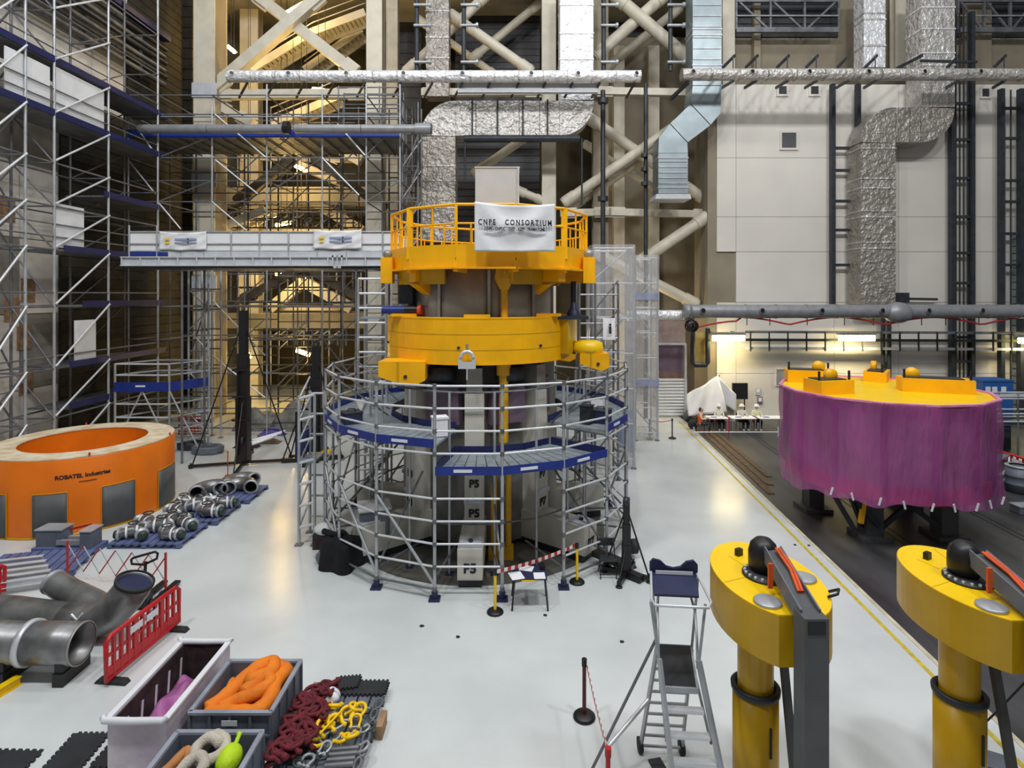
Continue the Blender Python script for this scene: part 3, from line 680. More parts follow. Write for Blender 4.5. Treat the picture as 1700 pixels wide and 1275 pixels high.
for z, y0, y1 in ((16.4, ys[0], 30.2), (14.3, ys[0], 30.2), (9.0, 23.2, 30), (6.75, 24.2, 30), (4.3, 23.5, 30), (2.6, 23.5, 30), (11.6, 25.5, 30)):
    deck(t, (XI, y0), (XA, y1), z, 'y', 3, M_blued, 'r', M_galvd)
for z, y0, y1, h in ((14.4, 22.8, 25.6, 1.85), (9.1, 22.9, 24.4, 1.75), (4.4, 23.9, 25.1, 1.75), (14.4, 20.6, 22.6, 1.7)):
    B('sheet', M_sheet, t, (XA - 0.1, y0, z), (XA - 0.06, y1, z + h))
# ---- back scaffold across the recess with the blue platform
YS, YT = 29.6, 33.2
xs = [213, 262, 352, 443, 535, 608, 664]
t = thing('platform_scaffold', (PX(440, YS), YS, 0), 'tube scaffold carrying the long blue platform in front of the yellow stairs', 'scaffold')
lv = [0.4, 1.4, 3.2, 4.9, 6.6, 8.6] + [PZ(y, YS) for y in (335, 300, 262, 226, 190, 158)]
for i, x in enumerate(xs):
    top = PZ(140 if i > 2 else 175, YS)
    std(t, PX(x, YS), YS, 0, top, M_galv, 0.045); std(t, PX(x, YS), YT, 0, top, M_galvd, 0.045)
for z in lv:
    for a, b in zip(xs, xs[1:]):
        bar('ledger', M_galvd, t, (PX(a, YS), YS, z), (PX(b, YS), YS, z), 0.036); bar('ledger', M_galvd, t, (PX(a, YS), YT, z), (PX(b, YS), YT, z), 0.036)
    for a in xs: bar('transom', M_galvd, t, (PX(a, YS), YS, z), (PX(a, YS), YT, z), 0.036)
zp = PZ(226, YS)
deck(t, (PX(213, YS), YS), (PX(664, YS), YT), zp, 'x', 9, M_blue, '', M_galvd)
slab('toe_board', M_blue, t, (PX(213, YS), YS - .04, zp + .12), (PX(664, YS), YS - .04, zp + .12), .04, .42)
for z in (zp + 0.5, zp + 1.0): bar('guard_rail', M_galv, t, (PX(213, YS), YS, z), (PX(664, YS), YS, z), 0.03)
for (x0, y0, x1, y1) in ((357, 190, 441, 261), (560, 206, 606, 258), (357, 265, 428, 322), (535, 262, 596, 324), (213, 192, 262, 262), (213, 266, 258, 322), (352, 335, 408, 382), (352, 498, 440, 590), (352, 590, 440, 660), (262, 335, 300, 380)):
    bar('brace', M_galvb, t, W(x0, y0, YS - .07), W(x1, y1, YS - .07), 0.04)
for (x0, y0, x1, y1) in ((262, 262, 352, 226), (443, 258, 480, 228), (608, 258, 640, 226), (262, 335, 352, 300), (443, 322, 535, 262), (608, 335, 664, 300), (316, 590, 345, 498), (316, 640, 345, 568), (443, 660, 535, 560), (535, 560, 608, 660)):
    bar('brace', M_galvd, t, W(x0, y0, YS), W(x1, y1, YS), 0.036)
for k in range(18):
    p = W(262 + k * 22, 258, YS + .3); q = W(290 + k * 22, 230, YT - .2); slab('deck_bearer', M_galvd, t, (PX(225 + k * 24, YS), YS, zp - 0.14), (PX(225 + k * 24, YS), YT, zp - 0.14), 0.06, 0.08)
# upper scaffold bay right of the cream column
t = thing('tower_scaffold', (PX(635, 30), 30, PZ(226, YS)), 'small scaffold bay standing on the right end of the blue platform', 'scaffold')
for x in (562, 630, 664):
    for Y in (30, 31): bar('standard', M_galvd, t, (PX(x, 30), Y, zp), (PX(x, 30), Y, PZ(143, 30)), 0.04)
for z in (PZ(145, 30), PZ(163, 30), PZ(180, 30), PZ(188, 30)):
    for a, b in ((562, 630), (630, 664)):
        for Y in (30, 31): bar('ledger', M_galvd, t, (PX(a, 30), Y, z), (PX(b, 30), Y, z), 0.035)
# side tower joining towards the duct
t = thing('tower_scaffold', (PX(680, 30.5), 30.5, 0), 'slender braced scaffold tower left of the foil duct', 'scaffold')
for x in (668, 694):
    for Y in (30.5, 31.6): std(t, PX(x, 30.5), Y, 0, PZ(170, 30.5), M_galvd, 0.045)
zz = [0.4 + 1.7 * k for k in range(10)]
for a, b in zip(zz, zz[1:]):
    bar('ledger', M_galvd, t, (PX(668, 30.5), 30.5, a), (PX(694, 30.5), 30.5, a), 0.036); bar('ledger', M_galvd, t, (PX(668, 30.5), 31.6, a), (PX(694, 30.5), 31.6, a), 0.036)
    bar('brace', M_galv, t, (PX(668, 30.5), 30.5, a), (PX(694, 30.5), 31.6, b), 0.036); bar('brace', M_galv, t, (PX(694, 30.5), 30.5, b), (PX(668, 30.5), 31.6, a), 0.036)
# dense railings deep in the recess
for (y0, y1, x0, x1, Y, lab) in ((452, 502, 356, 640, 35.7, 'dense dark railing seen under the bridge'), (348, 378, 372, 600, 35.9, 'railing in front of the yellow chevron above the bridge'), (548, 575, 420, 575, 35.8, 'low railing below the grey slab edge')):
    t = thing('railing', W(x0, y1, Y), lab, 'railing', 'railings inside the recess')
    for y in (y0, (y0 + y1) / 2, y1): bar('rail', M_iron, t, W(x0, y, Y), W(x1, y, Y), 0.05, 6)
    n = int((x1 - x0) / 13)
    for k in range(n + 1): bar('baluster', M_galvd if k % 3 else M_cream, t, W(x0 + (x1 - x0) * k / n, y0, Y), W(x0 + (x1 - x0) * k / n, y1, Y), 0.05, 6)
rsc = t = thing('recess_scaffold', (PX(500, 35.2), 35.2, 0), 'dense dark tube scaffold inside the yellow-lit recess', 'scaffold')
rx = [366, 384, 412, 440, 462, 486, 512, 540, 566, 590, 646, 668, 690]
for i, x in enumerate(rx): bar('standard', M_galvd if i % 2 else M_iron, t, (PX(x, 35.2), 35.2 + .8 * (i % 2), 0), (PX(x, 35.2), 35.2 + .8 * (i % 2), PZ(170 + 12 * (i % 3), 35.2)), .05, 6)
for k, y in enumerate((200, 246, 285, 310, 340, 366, 455, 478, 500, 530, 560, 590, 618, 640, 662, 684)):
    for a, b in ((0, 4), (4, 9), (10, 12)): bar('ledger', M_iron if k % 2 else M_galvd, t, W(rx[a], y + a, 35.2 + .8 * (k % 2)), W(rx[b], y + a, 35.2 + .8 * (k % 2)), .04, 6)
for k, y in enumerate((250, 310, 460, 530, 600)):
    for a in (1, 4, 7): bar('brace', M_galvd, t, W(rx[a], y + 50, 35.15), W(rx[a + 2], y, 35.15), .04, 6)
# loose boards and hangers that glint in the lamp light
for k, (x, y) in enumerate(((470, 362), (482, 366), (496, 360), (512, 368), (528, 372), (545, 362), (470, 552), (488, 556), (503, 550), (520, 556), (540, 552), (560, 372), (575, 365), (455, 556), (590, 374), (436, 368), (445, 356), (555, 556), (530, 560), (478, 560))):
    slab('loose_board', M_cream, rsc, W(x - 8, y + 6, 35.9 + .03 * k), W(x + 9, y - 6, 36.1 + .03 * k), .22, .07)
# ---- scaffold below the bridge with wide bays (x 313..345)
t = thing('tower_scaffold', (PX(330, 28), 28, 0), 'narrow scaffold tower under the left part of the bridge', 'scaffold')
for x, m in ((313, M_galv), (346, M_galv)):
    for Y in (28, 29.2): std(t, PX(x, 28), Y, 0, PZ(448, 28), m, 0.05)
for k in range(8):
    z = 0.5 + k * 1.0
    for Y in (28, 29.2): bar('ledger', M_galvd, t, (PX(313, 28), Y, z), (PX(346, 28), Y, z), 0.036)
    if k < 7: bar('brace', M_galv, t, (PX(313 if k % 2 else 346, 28), 28, z), (PX(346 if k % 2 else 313, 28), 28, z + 1), 0.036)
# ---- white bridge
YBR = 24.6; xb0, xb1 = PX(216, YBR), PX(668, YBR)
zb = PZ(428, YBR); zt = PZ(384, YBR)
br = thing('bridge', ((xb0 + xb1) / 2, YBR, zb), 'long white-sheeted footbridge leading to the yellow platform', 'bridge')
px = [216, 262] + [302, 340, 385, 432, 480, 528, 576, 636, 668]
for a, b in zip(px, px[1:]):
    B('side_sheet', M_sheet, br, (PX(a, YBR) + .02, YBR - 0.02, PZ(416, YBR)), (PX(b, YBR) - .02, YBR + 0.02, zt)); B('side_sheet', M_sheet, br, (PX(a, YBR) + .02, YBR + 1.98, PZ(416, YBR)), (PX(b, YBR) - .02, YBR + 2.02, zt))
for a in px: bar('post', M_galv, br, (PX(a, YBR), YBR - 0.06, zb), (PX(a, YBR), YBR - 0.06, zt + (0.25 if a < 300 else 0)), 0.035)
for y in (385, 405, 417): bar('rail', M_galv, br, (xb0, YBR - 0.06, PZ(y, YBR)), (xb1, YBR - 0.06, PZ(y, YBR)), 0.03)
for k in range(6): B('deck_plank', M_deck, br, (xb0, YBR + 0.02 + k * 0.33, zb - 0.02), (xb1, YBR + 0.33 + k * 0.33, zb + 0.05))
slab('toe_board', M_blue, br, (PX(218, YBR), YBR - 0.06, zb + 0.16), (PX(280, YBR), YBR - 0.06, zb + 0.16), 0.04, 0.16)
slab('toe_board', M_wbeam, br, (PX(281, YBR), YBR - 0.06, zb + 0.16), (xb1, YBR - 0.06, zb + 0.16), 0.04, 0.24)
for Y in (YBR, YBR + 2.0):
    g = B('girder', M_wbeam, br, (PX(203, YBR), Y - 0.05, PZ(441, YBR)), (xb1, Y + 0.05, PZ(427, YBR)))
    slab('flange', M_wbeam, br, (PX(203, YBR), Y, PZ(427, YBR)), (xb1, Y, PZ(427, YBR)), 0.3, 0.04); slab('flange', M_wbeam, br, (PX(203, YBR), Y, PZ(441, YBR)), (xb1, Y, PZ(441, YBR)), 0.3, 0.04)
for k in range(15): slab('stiffener', M_wbeam, br, (PX(205 + k * 31, YBR), YBR - 0.09, PZ(441, YBR)), (PX(205 + k * 31, YBR), YBR - 0.09, PZ(427, YBR)), 0.05, 0.1)
B('soffit', M_iron, br, (PX(205, YBR), YBR + 0.1, PZ(445, YBR)), (xb1, YBR + 1.9, PZ(442, YBR)))
fr = MB()
for (x0, x1, y0, y1) in ((551, 569, 424, 427), (551, 569, 442, 445), (551, 554, 424, 445), (566, 569, 424, 445), (559, 561, 424, 445)): fr.mm(tuple(W(x0, y1, YBR - .2)), tuple(W(x1, y0, YBR - .15)))
fr.build('access_frame', M_galvb, br)
for k in range(2):                                # legs that carry the bridge
    x = (300, 590)[k]
    for Y in (YBR + 0.1, YBR + 1.9): bar('leg', M_galvd, br, (PX(x, YBR), Y, 0), (PX(x, YBR), Y, PZ(445, YBR)), 0.05)
def banner(x0, x1, y0, y1, lab):
    Y = YBR - 0.16
    def fn(u, v):
        x = x0 + (x1 - x0) * u; drop = (y1 - y0) * (0.12 * (2 * u - 1) ** 2 - 0.1)
        y = y0 + (y1 - y0) * v - (drop if v > 0.5 else 0) + 2 * (2 * v - 1) * (abs(2 * u - 1) ** 3)
        p = W(x, y, Y); p.y += 0.04 * math.sin(u * 14 + v * 5) * math.sin(v * 7); return p
    o = MB().grid(fn, 26, 10).build('banner', M_sheet, None, lab, 'banner', 'crumpled banners on the bridge', solid=0.01)
    for (ux, w, m) in ((0.12, 0.1, M_yelb), (0.33, 0.3, M_inkg), (0.6, 0.2, M_inkg)):
        mb = MB()
        for r_ in range(2):
            a = W(x0 + (x1 - x0) * ux, y0 + (y1 - y0) * (0.36 + 0.22 * r_), Y - 0.07); b = W(x0 + (x1 - x0) * (ux + w), y0 + (y1 - y0) * (0.46 + 0.22 * r_), Y - 0.05); mb.mm(tuple(a), tuple(b))
        mb.build('print', m, o)
banner(264, 342, 386, 413, 'crumpled white banner on the left half of the bridge')
banner(520, 600, 383, 411, 'crumpled white banner on the right half of the bridge')
# ---- small stepped scaffold with blue deck behind the orange ring
t = thing('tower_scaffold', W(250, 700, 26), 'low scaffold with a bright blue deck behind the orange ring', 'scaffold')
YQ = 26.0; xq = (191, 226, 281, 316)
for i, x in enumerate(xq):
    Y = YQ + (0, 1.6, 0, 1.6)[i]
    std(t, PX(x, YQ), Y, 0, PZ((605, 599, 606, 597)[i], YQ), M_galv, 0.05)
for z in (0.5, 1.1, 1.7, 2.3, 3.6, 4.1):
    bar('ledger', M_galvb, t, (PX(191, YQ), YQ, z), (PX(281, YQ), YQ, z), 0.04); bar('ledger', M_galv, t, (PX(226, YQ), YQ + 1.6, z), (PX(316, YQ), YQ + 1.6, z), 0.04)
    bar('ledger', M_galv, t, (PX(281, YQ), YQ, z), (PX(316, YQ), YQ + 1.6, z), 0.04); bar('ledger', M_galv, t, (PX(191, YQ), YQ, z), (PX(226, YQ), YQ + 1.6, z), 0.04)
zq = 3.0
t2 = MB().extr([(PX(191, YQ), YQ, zq - .06), (PX(281, YQ), YQ, zq - .06), (PX(316, YQ), YQ + 1.6, zq - .06), (PX(226, YQ), YQ + 1.6, zq - .06)], (0, 0, 0.06)).build('plank', M_deck, t)
slab('toe_board', M_blue, t, (PX(191, YQ), YQ - .06, zq + .08), (PX(281, YQ), YQ - .06, zq + .08), 0.03, 0.42); slab('toe_board', M_blue, t, (PX(281, YQ), YQ - .03, zq + .08), (PX(316, YQ), YQ + 1.6, zq + .08), 0.03, 0.42)
slab('name_strip', M_label, t, (PX(227, YQ), YQ - .09, zq + .12), (PX(243, YQ), YQ - .09, zq + .12), 0.01, 0.08)
for (a, b) in (((191, 0.4), (236, 2.9)), ((281, 0.4), (236, 2.9)), ((281, 2.9), (330, 0.3))): bar('brace', M_galv, t, (PX(a[0], YQ), YQ, a[1]), (PX(b[0], YQ), YQ, b[1]), 0.038)
# ---- ladder tower left of the yellow band
t = thing('tower_scaffold', W(618, 700, 20.5), 'aluminium ladder tower left of the yellow band', 'scaffold')
YQ = 20.5
for x in (595, 641):
    for Y in (YQ, YQ + 0.9): std(t, PX(x, YQ), Y, 0, PZ(462, YQ), M_galv, 0.045)
for k in range(15):
    z = 0.5 + k * 0.52
    bar('rung', M_galvb if k > 8 else M_galv, t, (PX(595, YQ), YQ, z), (PX(641, YQ), YQ, z), 0.04)
    if k % 2 == 0 and k < 14: bar('brace', M_galv, t, (PX(595, YQ), YQ + .9, z), (PX(641, YQ), YQ + .9, z + 1.0), 0.03)
slab('platform', M_deck, t, (PX(595, YQ), YQ + .45, PZ(528, YQ)), (PX(641, YQ), YQ + .45, PZ(528, YQ)), 0.8, 0.06)
# ---- film-wrapped towers right of the machine
def wrapped(x0, x1, yt, Y, dep, lab, bands, nlv):
    xa, xb, zt = PX(x0, Y), PX(x1, Y), PZ(yt, Y)
    t = thing('wrapped_tower', ((xa + xb) / 2, Y, 0), lab, 'scaffold', 'film-wrapped scaffold towers')
    for x in (xa, xb):
        for yy in (Y, Y + dep): std(t, x, yy, 0, zt, M_galv, 0.045)
    for k in range(nlv):
        z = 0.4 + (zt - 0.5) * k / (nlv - 1)
        for yy in (Y, Y + dep): bar('ledger', M_galvb, t, (xa, yy, z), (xb, yy, z), 0.036)
        for x in (xa, xb): bar('transom', M_galv, t, (x, Y, z), (x, Y + dep, z), 0.036)
        if k < nlv - 1: bar('brace', M_galv, t, (xa if k % 2 else xb, Y + dep, z), (xb if k % 2 else xa, Y + dep, 0.4 + (zt - 0.5) * (k + 1) / (nlv - 1)), 0.034)
    def ff(u, v):
        return Vector((xa - .05 + (xb - xa + .1) * u, Y - 0.08 + 0.05 * math.sin(u * 23 + v * 3), 0.05 + (zt) * v))
    MB().grid(ff, 24, 12).build('film', M_film, t)
    MB().grid(lambda u, v: Vector((xb + 0.08 + 0.03 * math.sin(u * 17), Y + dep * u, 0.05 + zt * v)), 12, 12).build('film', M_film, t)
    MB().grid(lambda u, v: Vector((xa - 0.08 + 0.03 * math.sin(u * 17), Y + dep * u, 0.05 + zt * v)), 12, 12).build('film', M_film, t)
    for y in bands: B('film_band', mat('blue_tint_film', (170, 178, 205), 0.4, alpha=0.55), t, (xa - .06, Y - .16, PZ(y + 6, Y)), (xb + .06, Y - .13, PZ(y - 6, Y)))
wrapped(1055, 1091, 425, 28.6, 1.3, 'tall film-wrapped tower beside the white shutter', (492, 635), 8)
wrapped(985, 1052, 408, 24.0, 1.6, 'wide film-wrapped tower behind the right side of the yellow platform', (), 7)
t = thing('tower_scaffold', W(1005, 720, 22.5), 'grey ladder tower behind the right side of the ring scaffold', 'scaffold')
YQ = 22.5
for x in (962, 988, 1026):
    std(t, PX(x, YQ), YQ, 0, PZ(470, YQ), M_galvd, 0.045); std(t, PX(x, YQ), YQ + 1, 0, PZ(470, YQ), M_galvd, 0.045)
for k in range(13):
    z = 0.5 + k * 0.56
    bar('rung', M_galv if k != 9 else M_galvb, t, (PX(962, YQ), YQ, z), (PX(1026, YQ), YQ, z), 0.036); bar('transom', M_galvd, t, (PX(1026, YQ), YQ, z), (PX(1026, YQ), YQ + 1, z), 0.036)
    if k % 2 and k < 12: bar('brace', M_galvd, t, (PX(988, YQ), YQ, z), (PX(1026, YQ), YQ, z + 1.1), 0.034)
MB().grid(lambda u, v: W(1001 + 20 * u, 528 + 36 * v, YQ - 0.12 + 0.04 * math.sin(9 * u + 4 * v)), 8, 8).build('notice', M_paper, t)
text('i', 0.55, M_ink, t, lambda x, y, z: W(1013, 546, YQ - 0.22) + Vector((x, -z, y)), 'lettering', bold=0.02)
# ================================================================= the machine inside the ring scaffold
CX, CY = -1.03, 18.2
def rad(a, r, z=0.0):                              # a: degrees to the right of the side facing the camera
    return Vector((CX + r * math.sin(R(a)), CY - r * math.cos(R(a)), z))
mc = thing('vessel_stand', (CX, CY, 0), 'pale grey and yellow vessel stand inside the round scaffold', 'machine')
# stainless upper shell in curved plates
for k in range(10):
    a0, a1 = -180 + k * 36 + 0.5, -180 + (k + 1) * 36 - 0.5
    mb = MB()
    def sh(u, v, rr): return rad(a0 + 10 + (a1 - a0) * u, rr, 5.4 + 2.6 * v)
    mb.grid(lambda u, v: sh(u, v, 2.25), 6, 1)
    mb.build('shell_plate', M_steel, mc, solid=0.04)
for k in range(10): slab('shell_rib', M_steel, mc, rad(-170 + k * 36, 2.29, 5.4), rad(-170 + k * 36, 2.29, 7.9), 0.08, 0.1)
MB().lathe([(0, 5.2), (2.2, 5.2), (2.2, 5.4)], (CX, CY, 0), 32).build('shell_base', M_iron, mc)
# yellow band: a front segment and smaller rear segments
def band(a0, a1, r, z0, z1, th, name, m):
    n = max(3, int((a1 - a0) / 7)); mb = MB()
    prof = [(r, z0), (r, z1), (r - th, z1), (r - th, z0)]
    vs = []; fs = []
    for i in range(n + 1):
        for rr, z in prof: vs.append(rad(a0 + (a1 - a0) * i / n, rr, z))
    for i in range(n):
        for j in range(4): fs.append((i * 4 + j, (i + 1) * 4 + j, (i + 1) * 4 + (j + 1) % 4, i * 4 + (j + 1) % 4))
    mb.add(vs, fs, False); mb.add(vs[:4], [(0, 1, 2, 3)]); mb.add(vs[-4:], [(3, 2, 1, 0)])
    return mb.build(name, m, mc)
band(-80, 84, 2.82, 5.36, 6.58, 0.16, 'yellow_band', M_yel)
for z in (5.72, 6.14): band(-79, 83, 2.826, z, z + 0.02, 0.02, 'weld_seam', M_ochre)
band(-80, 84, 2.83, 6.56, 6.6, 0.3, 'band_lip', M_yel); band(-80, 84, 2.83, 5.33, 5.38, 0.3, 'band_lip', M_yel)
band(100, 260, 2.75, 5.36, 6.58, 0.16, 'yellow_band', M_yel)
B('band_end_plate', M_iron, mc, tuple(rad(84, 2.95, 5.4) - Vector((0.05, 0.2, 0))), tuple(rad(84, 2.95, 6.6) + Vector((0.05, 0.1, 0))))
for a in (-70, -8, 40): bar('band_stud', M_iron, mc, rad(a, 2.8, 5.8), rad(a, 2.86, 5.8), 0.04, 8)
for a in (-48, 2, 50): B('top_pad', M_yel, mc, tuple(rad(a, 2.7, 6.6) - Vector((0.35, 0.1, 0))), tuple(rad(a, 2.7, 6.68) + Vector((0.35, 0.1, 0))))
# silver shackle on the band
p = rad(-3, 2.95, 5.42)
sh = MB().mm((p.x - .23, p.y - .06, p.z - .16), (p.x + .23, p.y, p.z + .02)).mm((p.x - .23, p.y - .06, p.z + .02), (p.x - .13, p.y, p.z + .16)).mm((p.x + .13, p.y - .06, p.z + .02), (p.x + .23, p.y, p.z + .16)).build('shackle', M_galvb, mc)
MB().path([p + Vector((0.16 * math.cos(q), -0.05, 0.14 + 0.16 * math.sin(q))) for q in [PI * k / 8 for k in range(9)]], 0.05, 8).build('bow', M_galvb, sh)
bar('pin', M_steel, sh, p + Vector((0, -0.05, 0.25)), p + Vector((0, -0.05, 0.5)), 0.035, 8)
bar('cable', M_galvb, sh, p + Vector((0, -0.05, -.1)), p + Vector((0, -0.05, -.45)), 0.02, 6)
# bracket boxes below the band
for (x, Y, w_, d_, z0, z1) in ((672, 15.9, 1.25, .9, 4.82, 5.42), (984, 17.2, .85, .8, 5.0, 5.5), (700, 20.6, 1.0, .8, 4.9, 5.4), (930, 20.4, 1.0, .8, 4.9, 5.4)):
    X = PX(x, Y); bx = MB().extr([(X - w_ / 2, Y - d_ / 2, z1), (X + w_ / 2, Y - d_ / 2, z1), (X + w_ / 2, Y - d_ / 2, z0 + .1), (X + w_ / 2 - .2, Y - d_ / 2, z0), (X - w_ / 2 + .45, Y - d_ / 2, z0 + .05), (X - w_ / 2, Y - d_ / 2, z0 + .2)][::-1], (0, d_, 0)).build('bracket_box', M_yel, mc)
    bar('bolt', M_iron, bx, (X + .1, Y - d_ / 2 - .03, z0 + .2), (X + .1, Y - d_ / 2, z0 + .2), .05, 8); B('bracket_web', M_ochre, bx, (X - .12, Y - d_ / 2 - .02, z0 + .06), (X - .08, Y - d_ / 2, z1))
c = rad(72, 3.2, 5.5) + Vector((.25, 0, 0)); MB().lathe([(0, .0), (.42, .0), (.46, .1), (.42, .3), (.25, .36), (0, .36)], c, 18).build('yellow_cap', M_yelb, mc)
# yellow platform on top: faceted plate, girders, railing
NP = 12; RP = 3.08; zp0, zp1 = 7.92, 8.2
PD = Vector((.34, 0, 0))
def pc(k, r, z): return rad(15 + 30 * k, r, z) + PD
for k in range(NP):
    MB().extr([pc(k, 1.2, zp1), pc(k, RP, zp1), pc(k + 1, RP, zp1), pc(k + 1, 1.2, zp1)][::-1], (0, 0, 0.05)).build('floor_plate', M_yel, mc)
    slab('edge_girder', M_yel, mc, pc(k, RP - .05, (zp0 + zp1) / 2), pc(k + 1, RP - .05, (zp0 + zp1) / 2), 0.1, zp1 - zp0)
    slab('edge_flange', M_yel, mc, pc(k, RP, zp0), pc(k + 1, RP, zp0), 0.26, 0.05)
    slab('kick_plate', M_yel, mc, pc(k, RP - .02, zp1 + .2), pc(k + 1, RP - .02, zp1 + .2), 0.03, 0.3)
    slab('radial_girder', M_yel, mc, pc(k, 1.2, zp0 + .05), pc(k, RP, zp0 + .05), 0.14, 0.3)
    ra = thing_post = slab('rail_post', M_yel, mc, pc(k, RP - .05, zp1), pc(k, RP - .05, zp1 + 1.42), 0.07 if k not in (1, 10) else 0.17, 0.07)
    for hh, r_ in ((1.4, .04), (0.9, .025)): bar('hand_rail', M_yel, mc, pc(k, RP - .05, zp1 + hh), pc(k + 1, RP - .05, zp1 + hh), r_, 8)
    for j in (1, 2, 3): bar('baluster', M_yel, mc, pc(k, RP - .05, zp1).lerp(pc(k + 1, RP - .05, zp1), j / 4), pc(k, RP - .05, zp1 + (1.4 if j == 2 else .9)).lerp(pc(k + 1, RP - .05, zp1 + (1.4 if j == 2 else .9)), j / 4), .025, 6)
for a in (-68, 66): 
    c = rad(a, 3.2, 0) + PD; B('corner_block', M_yel, mc, (c.x - .17, c.y - .17, 7.55), (c.x + .17, c.y + .17, 8.3))
    MB().ball((c.x, c.y, 8.4), .14, 10).build('corner_fitting', M_steel, mc)
for a in (-45, 45, 90, 135, 180, 225): slab('under_beam', M_yel, mc, rad(a, 1.9, 7.75) + PD, rad(a, 2.95, 7.75) + PD, 0.3, 0.35)
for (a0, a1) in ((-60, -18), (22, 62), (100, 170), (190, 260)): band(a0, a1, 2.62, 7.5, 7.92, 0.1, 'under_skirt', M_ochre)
for a in (-42, 46): MB().extr([rad(a, 2.1, 7.5), rad(a, 2.75, 7.5), rad(a, 2.2, 7.18)], Vector((math.cos(R(a)), math.sin(R(a)), 0)) * 0.3).build('gusset', M_yel, mc)
# pull rod with clevis at the front
def rod(a, r, z0, z1, rr, name='pull_rod', m=M_yrod): return bar(name, m, mc, rad(a, r, z0), rad(a, r, z1), rr, 12)
ar = 19.5
rod(ar, 2.45, 5.5, 7.35, 0.1)
c = rad(ar, 2.45, 7.35); MB().extr([c + Vector((-.12, -.1, 0)), c + Vector((.12, -.1, 0)), c + Vector((.26, -.1, .3)), c + Vector((.2, -.1, .75)), c + Vector((-.2, -.1, .75)), c + Vector((-.26, -.1, .3))], (0, .2, 0)).build('clevis', M_yrod, mc)
for s in (-.1, .1): B('clevis_slot', M_ochre, mc, (c.x + s - .035, c.y - .13, c.z + .3), (c.x + s + .035, c.y - .1, c.z + .7))
rod(ar, 2.4, 3.15, 5.3, 0.13); rod(ar, 2.4, 5.0, 5.3, 0.2, 'rod_collar')
for s in (-.2, .2):
    q = rad(17, 2.5, 0); bar('pull_rod', M_yrod, mc, (q.x + s, q.y, .35), (q.x + s, q.y, 2.7), 0.085, 10); B('rod_foot', M_yrod, mc, (q.x + s - .14, q.y - .14, 0.0), (q.x + s + .14, q.y + .14, .35))
q = rad(17, 2.5, 2.7); B('rod_yoke', M_ochre, mc, (q.x - .32, q.y - .12, 2.6), (q.x + .32, q.y + .12, 2.95))
# side jacks: left black with blue motor and orange cap, right black rod with blue foot
c = rad(-58, 2.75, 6.62) + Vector((.42, 0, 0))
B('jack_body', M_black, mc, (c.x - .3, c.y - .2, 6.95), (c.x + .1, c.y + .3, 7.5)); B('jack_frame', M_black, mc, (c.x + .0, c.y - .1, 6.62), (c.x + .12, c.y + .2, 7.6)); 
bar('motor', M_blue, mc, (c.x - .75, c.y - .25, 6.78), (c.x - .1, c.y - .3, 6.78), .11, 14); bar('coupling', M_black, mc, (c.x - .1, c.y - .3, 6.78), (c.x + .3, c.y - .33, 6.78), .12, 12)
bar('motor_cap', mat('orange_cap', (235, 84, 30), 0.5), mc, (c.x + .3, c.y - .33, 6.78), (c.x + .4, c.y - .36, 6.78), .15, 14)
c = rad(66, 3.1, 0); bar('jack_rod', M_black, mc, (c.x + .0, c.y, 6.9), (c.x, c.y, 7.6), .08, 10); MB().lathe([(0.2, 0), (.18, .1), (.1, .22), (.08, .4), (0, .4)], (c.x, c.y, 6.6), 14).build('jack_foot', M_navy, mc); B('jack_shelf', M_iron, mc, (c.x - .5, c.y - .3, 6.5), (c.x + .4, c.y + .3, 6.6))
band(60, 90, 3.05, 5.5, 6.5, 0.5, 'side_housing', M_ochre)
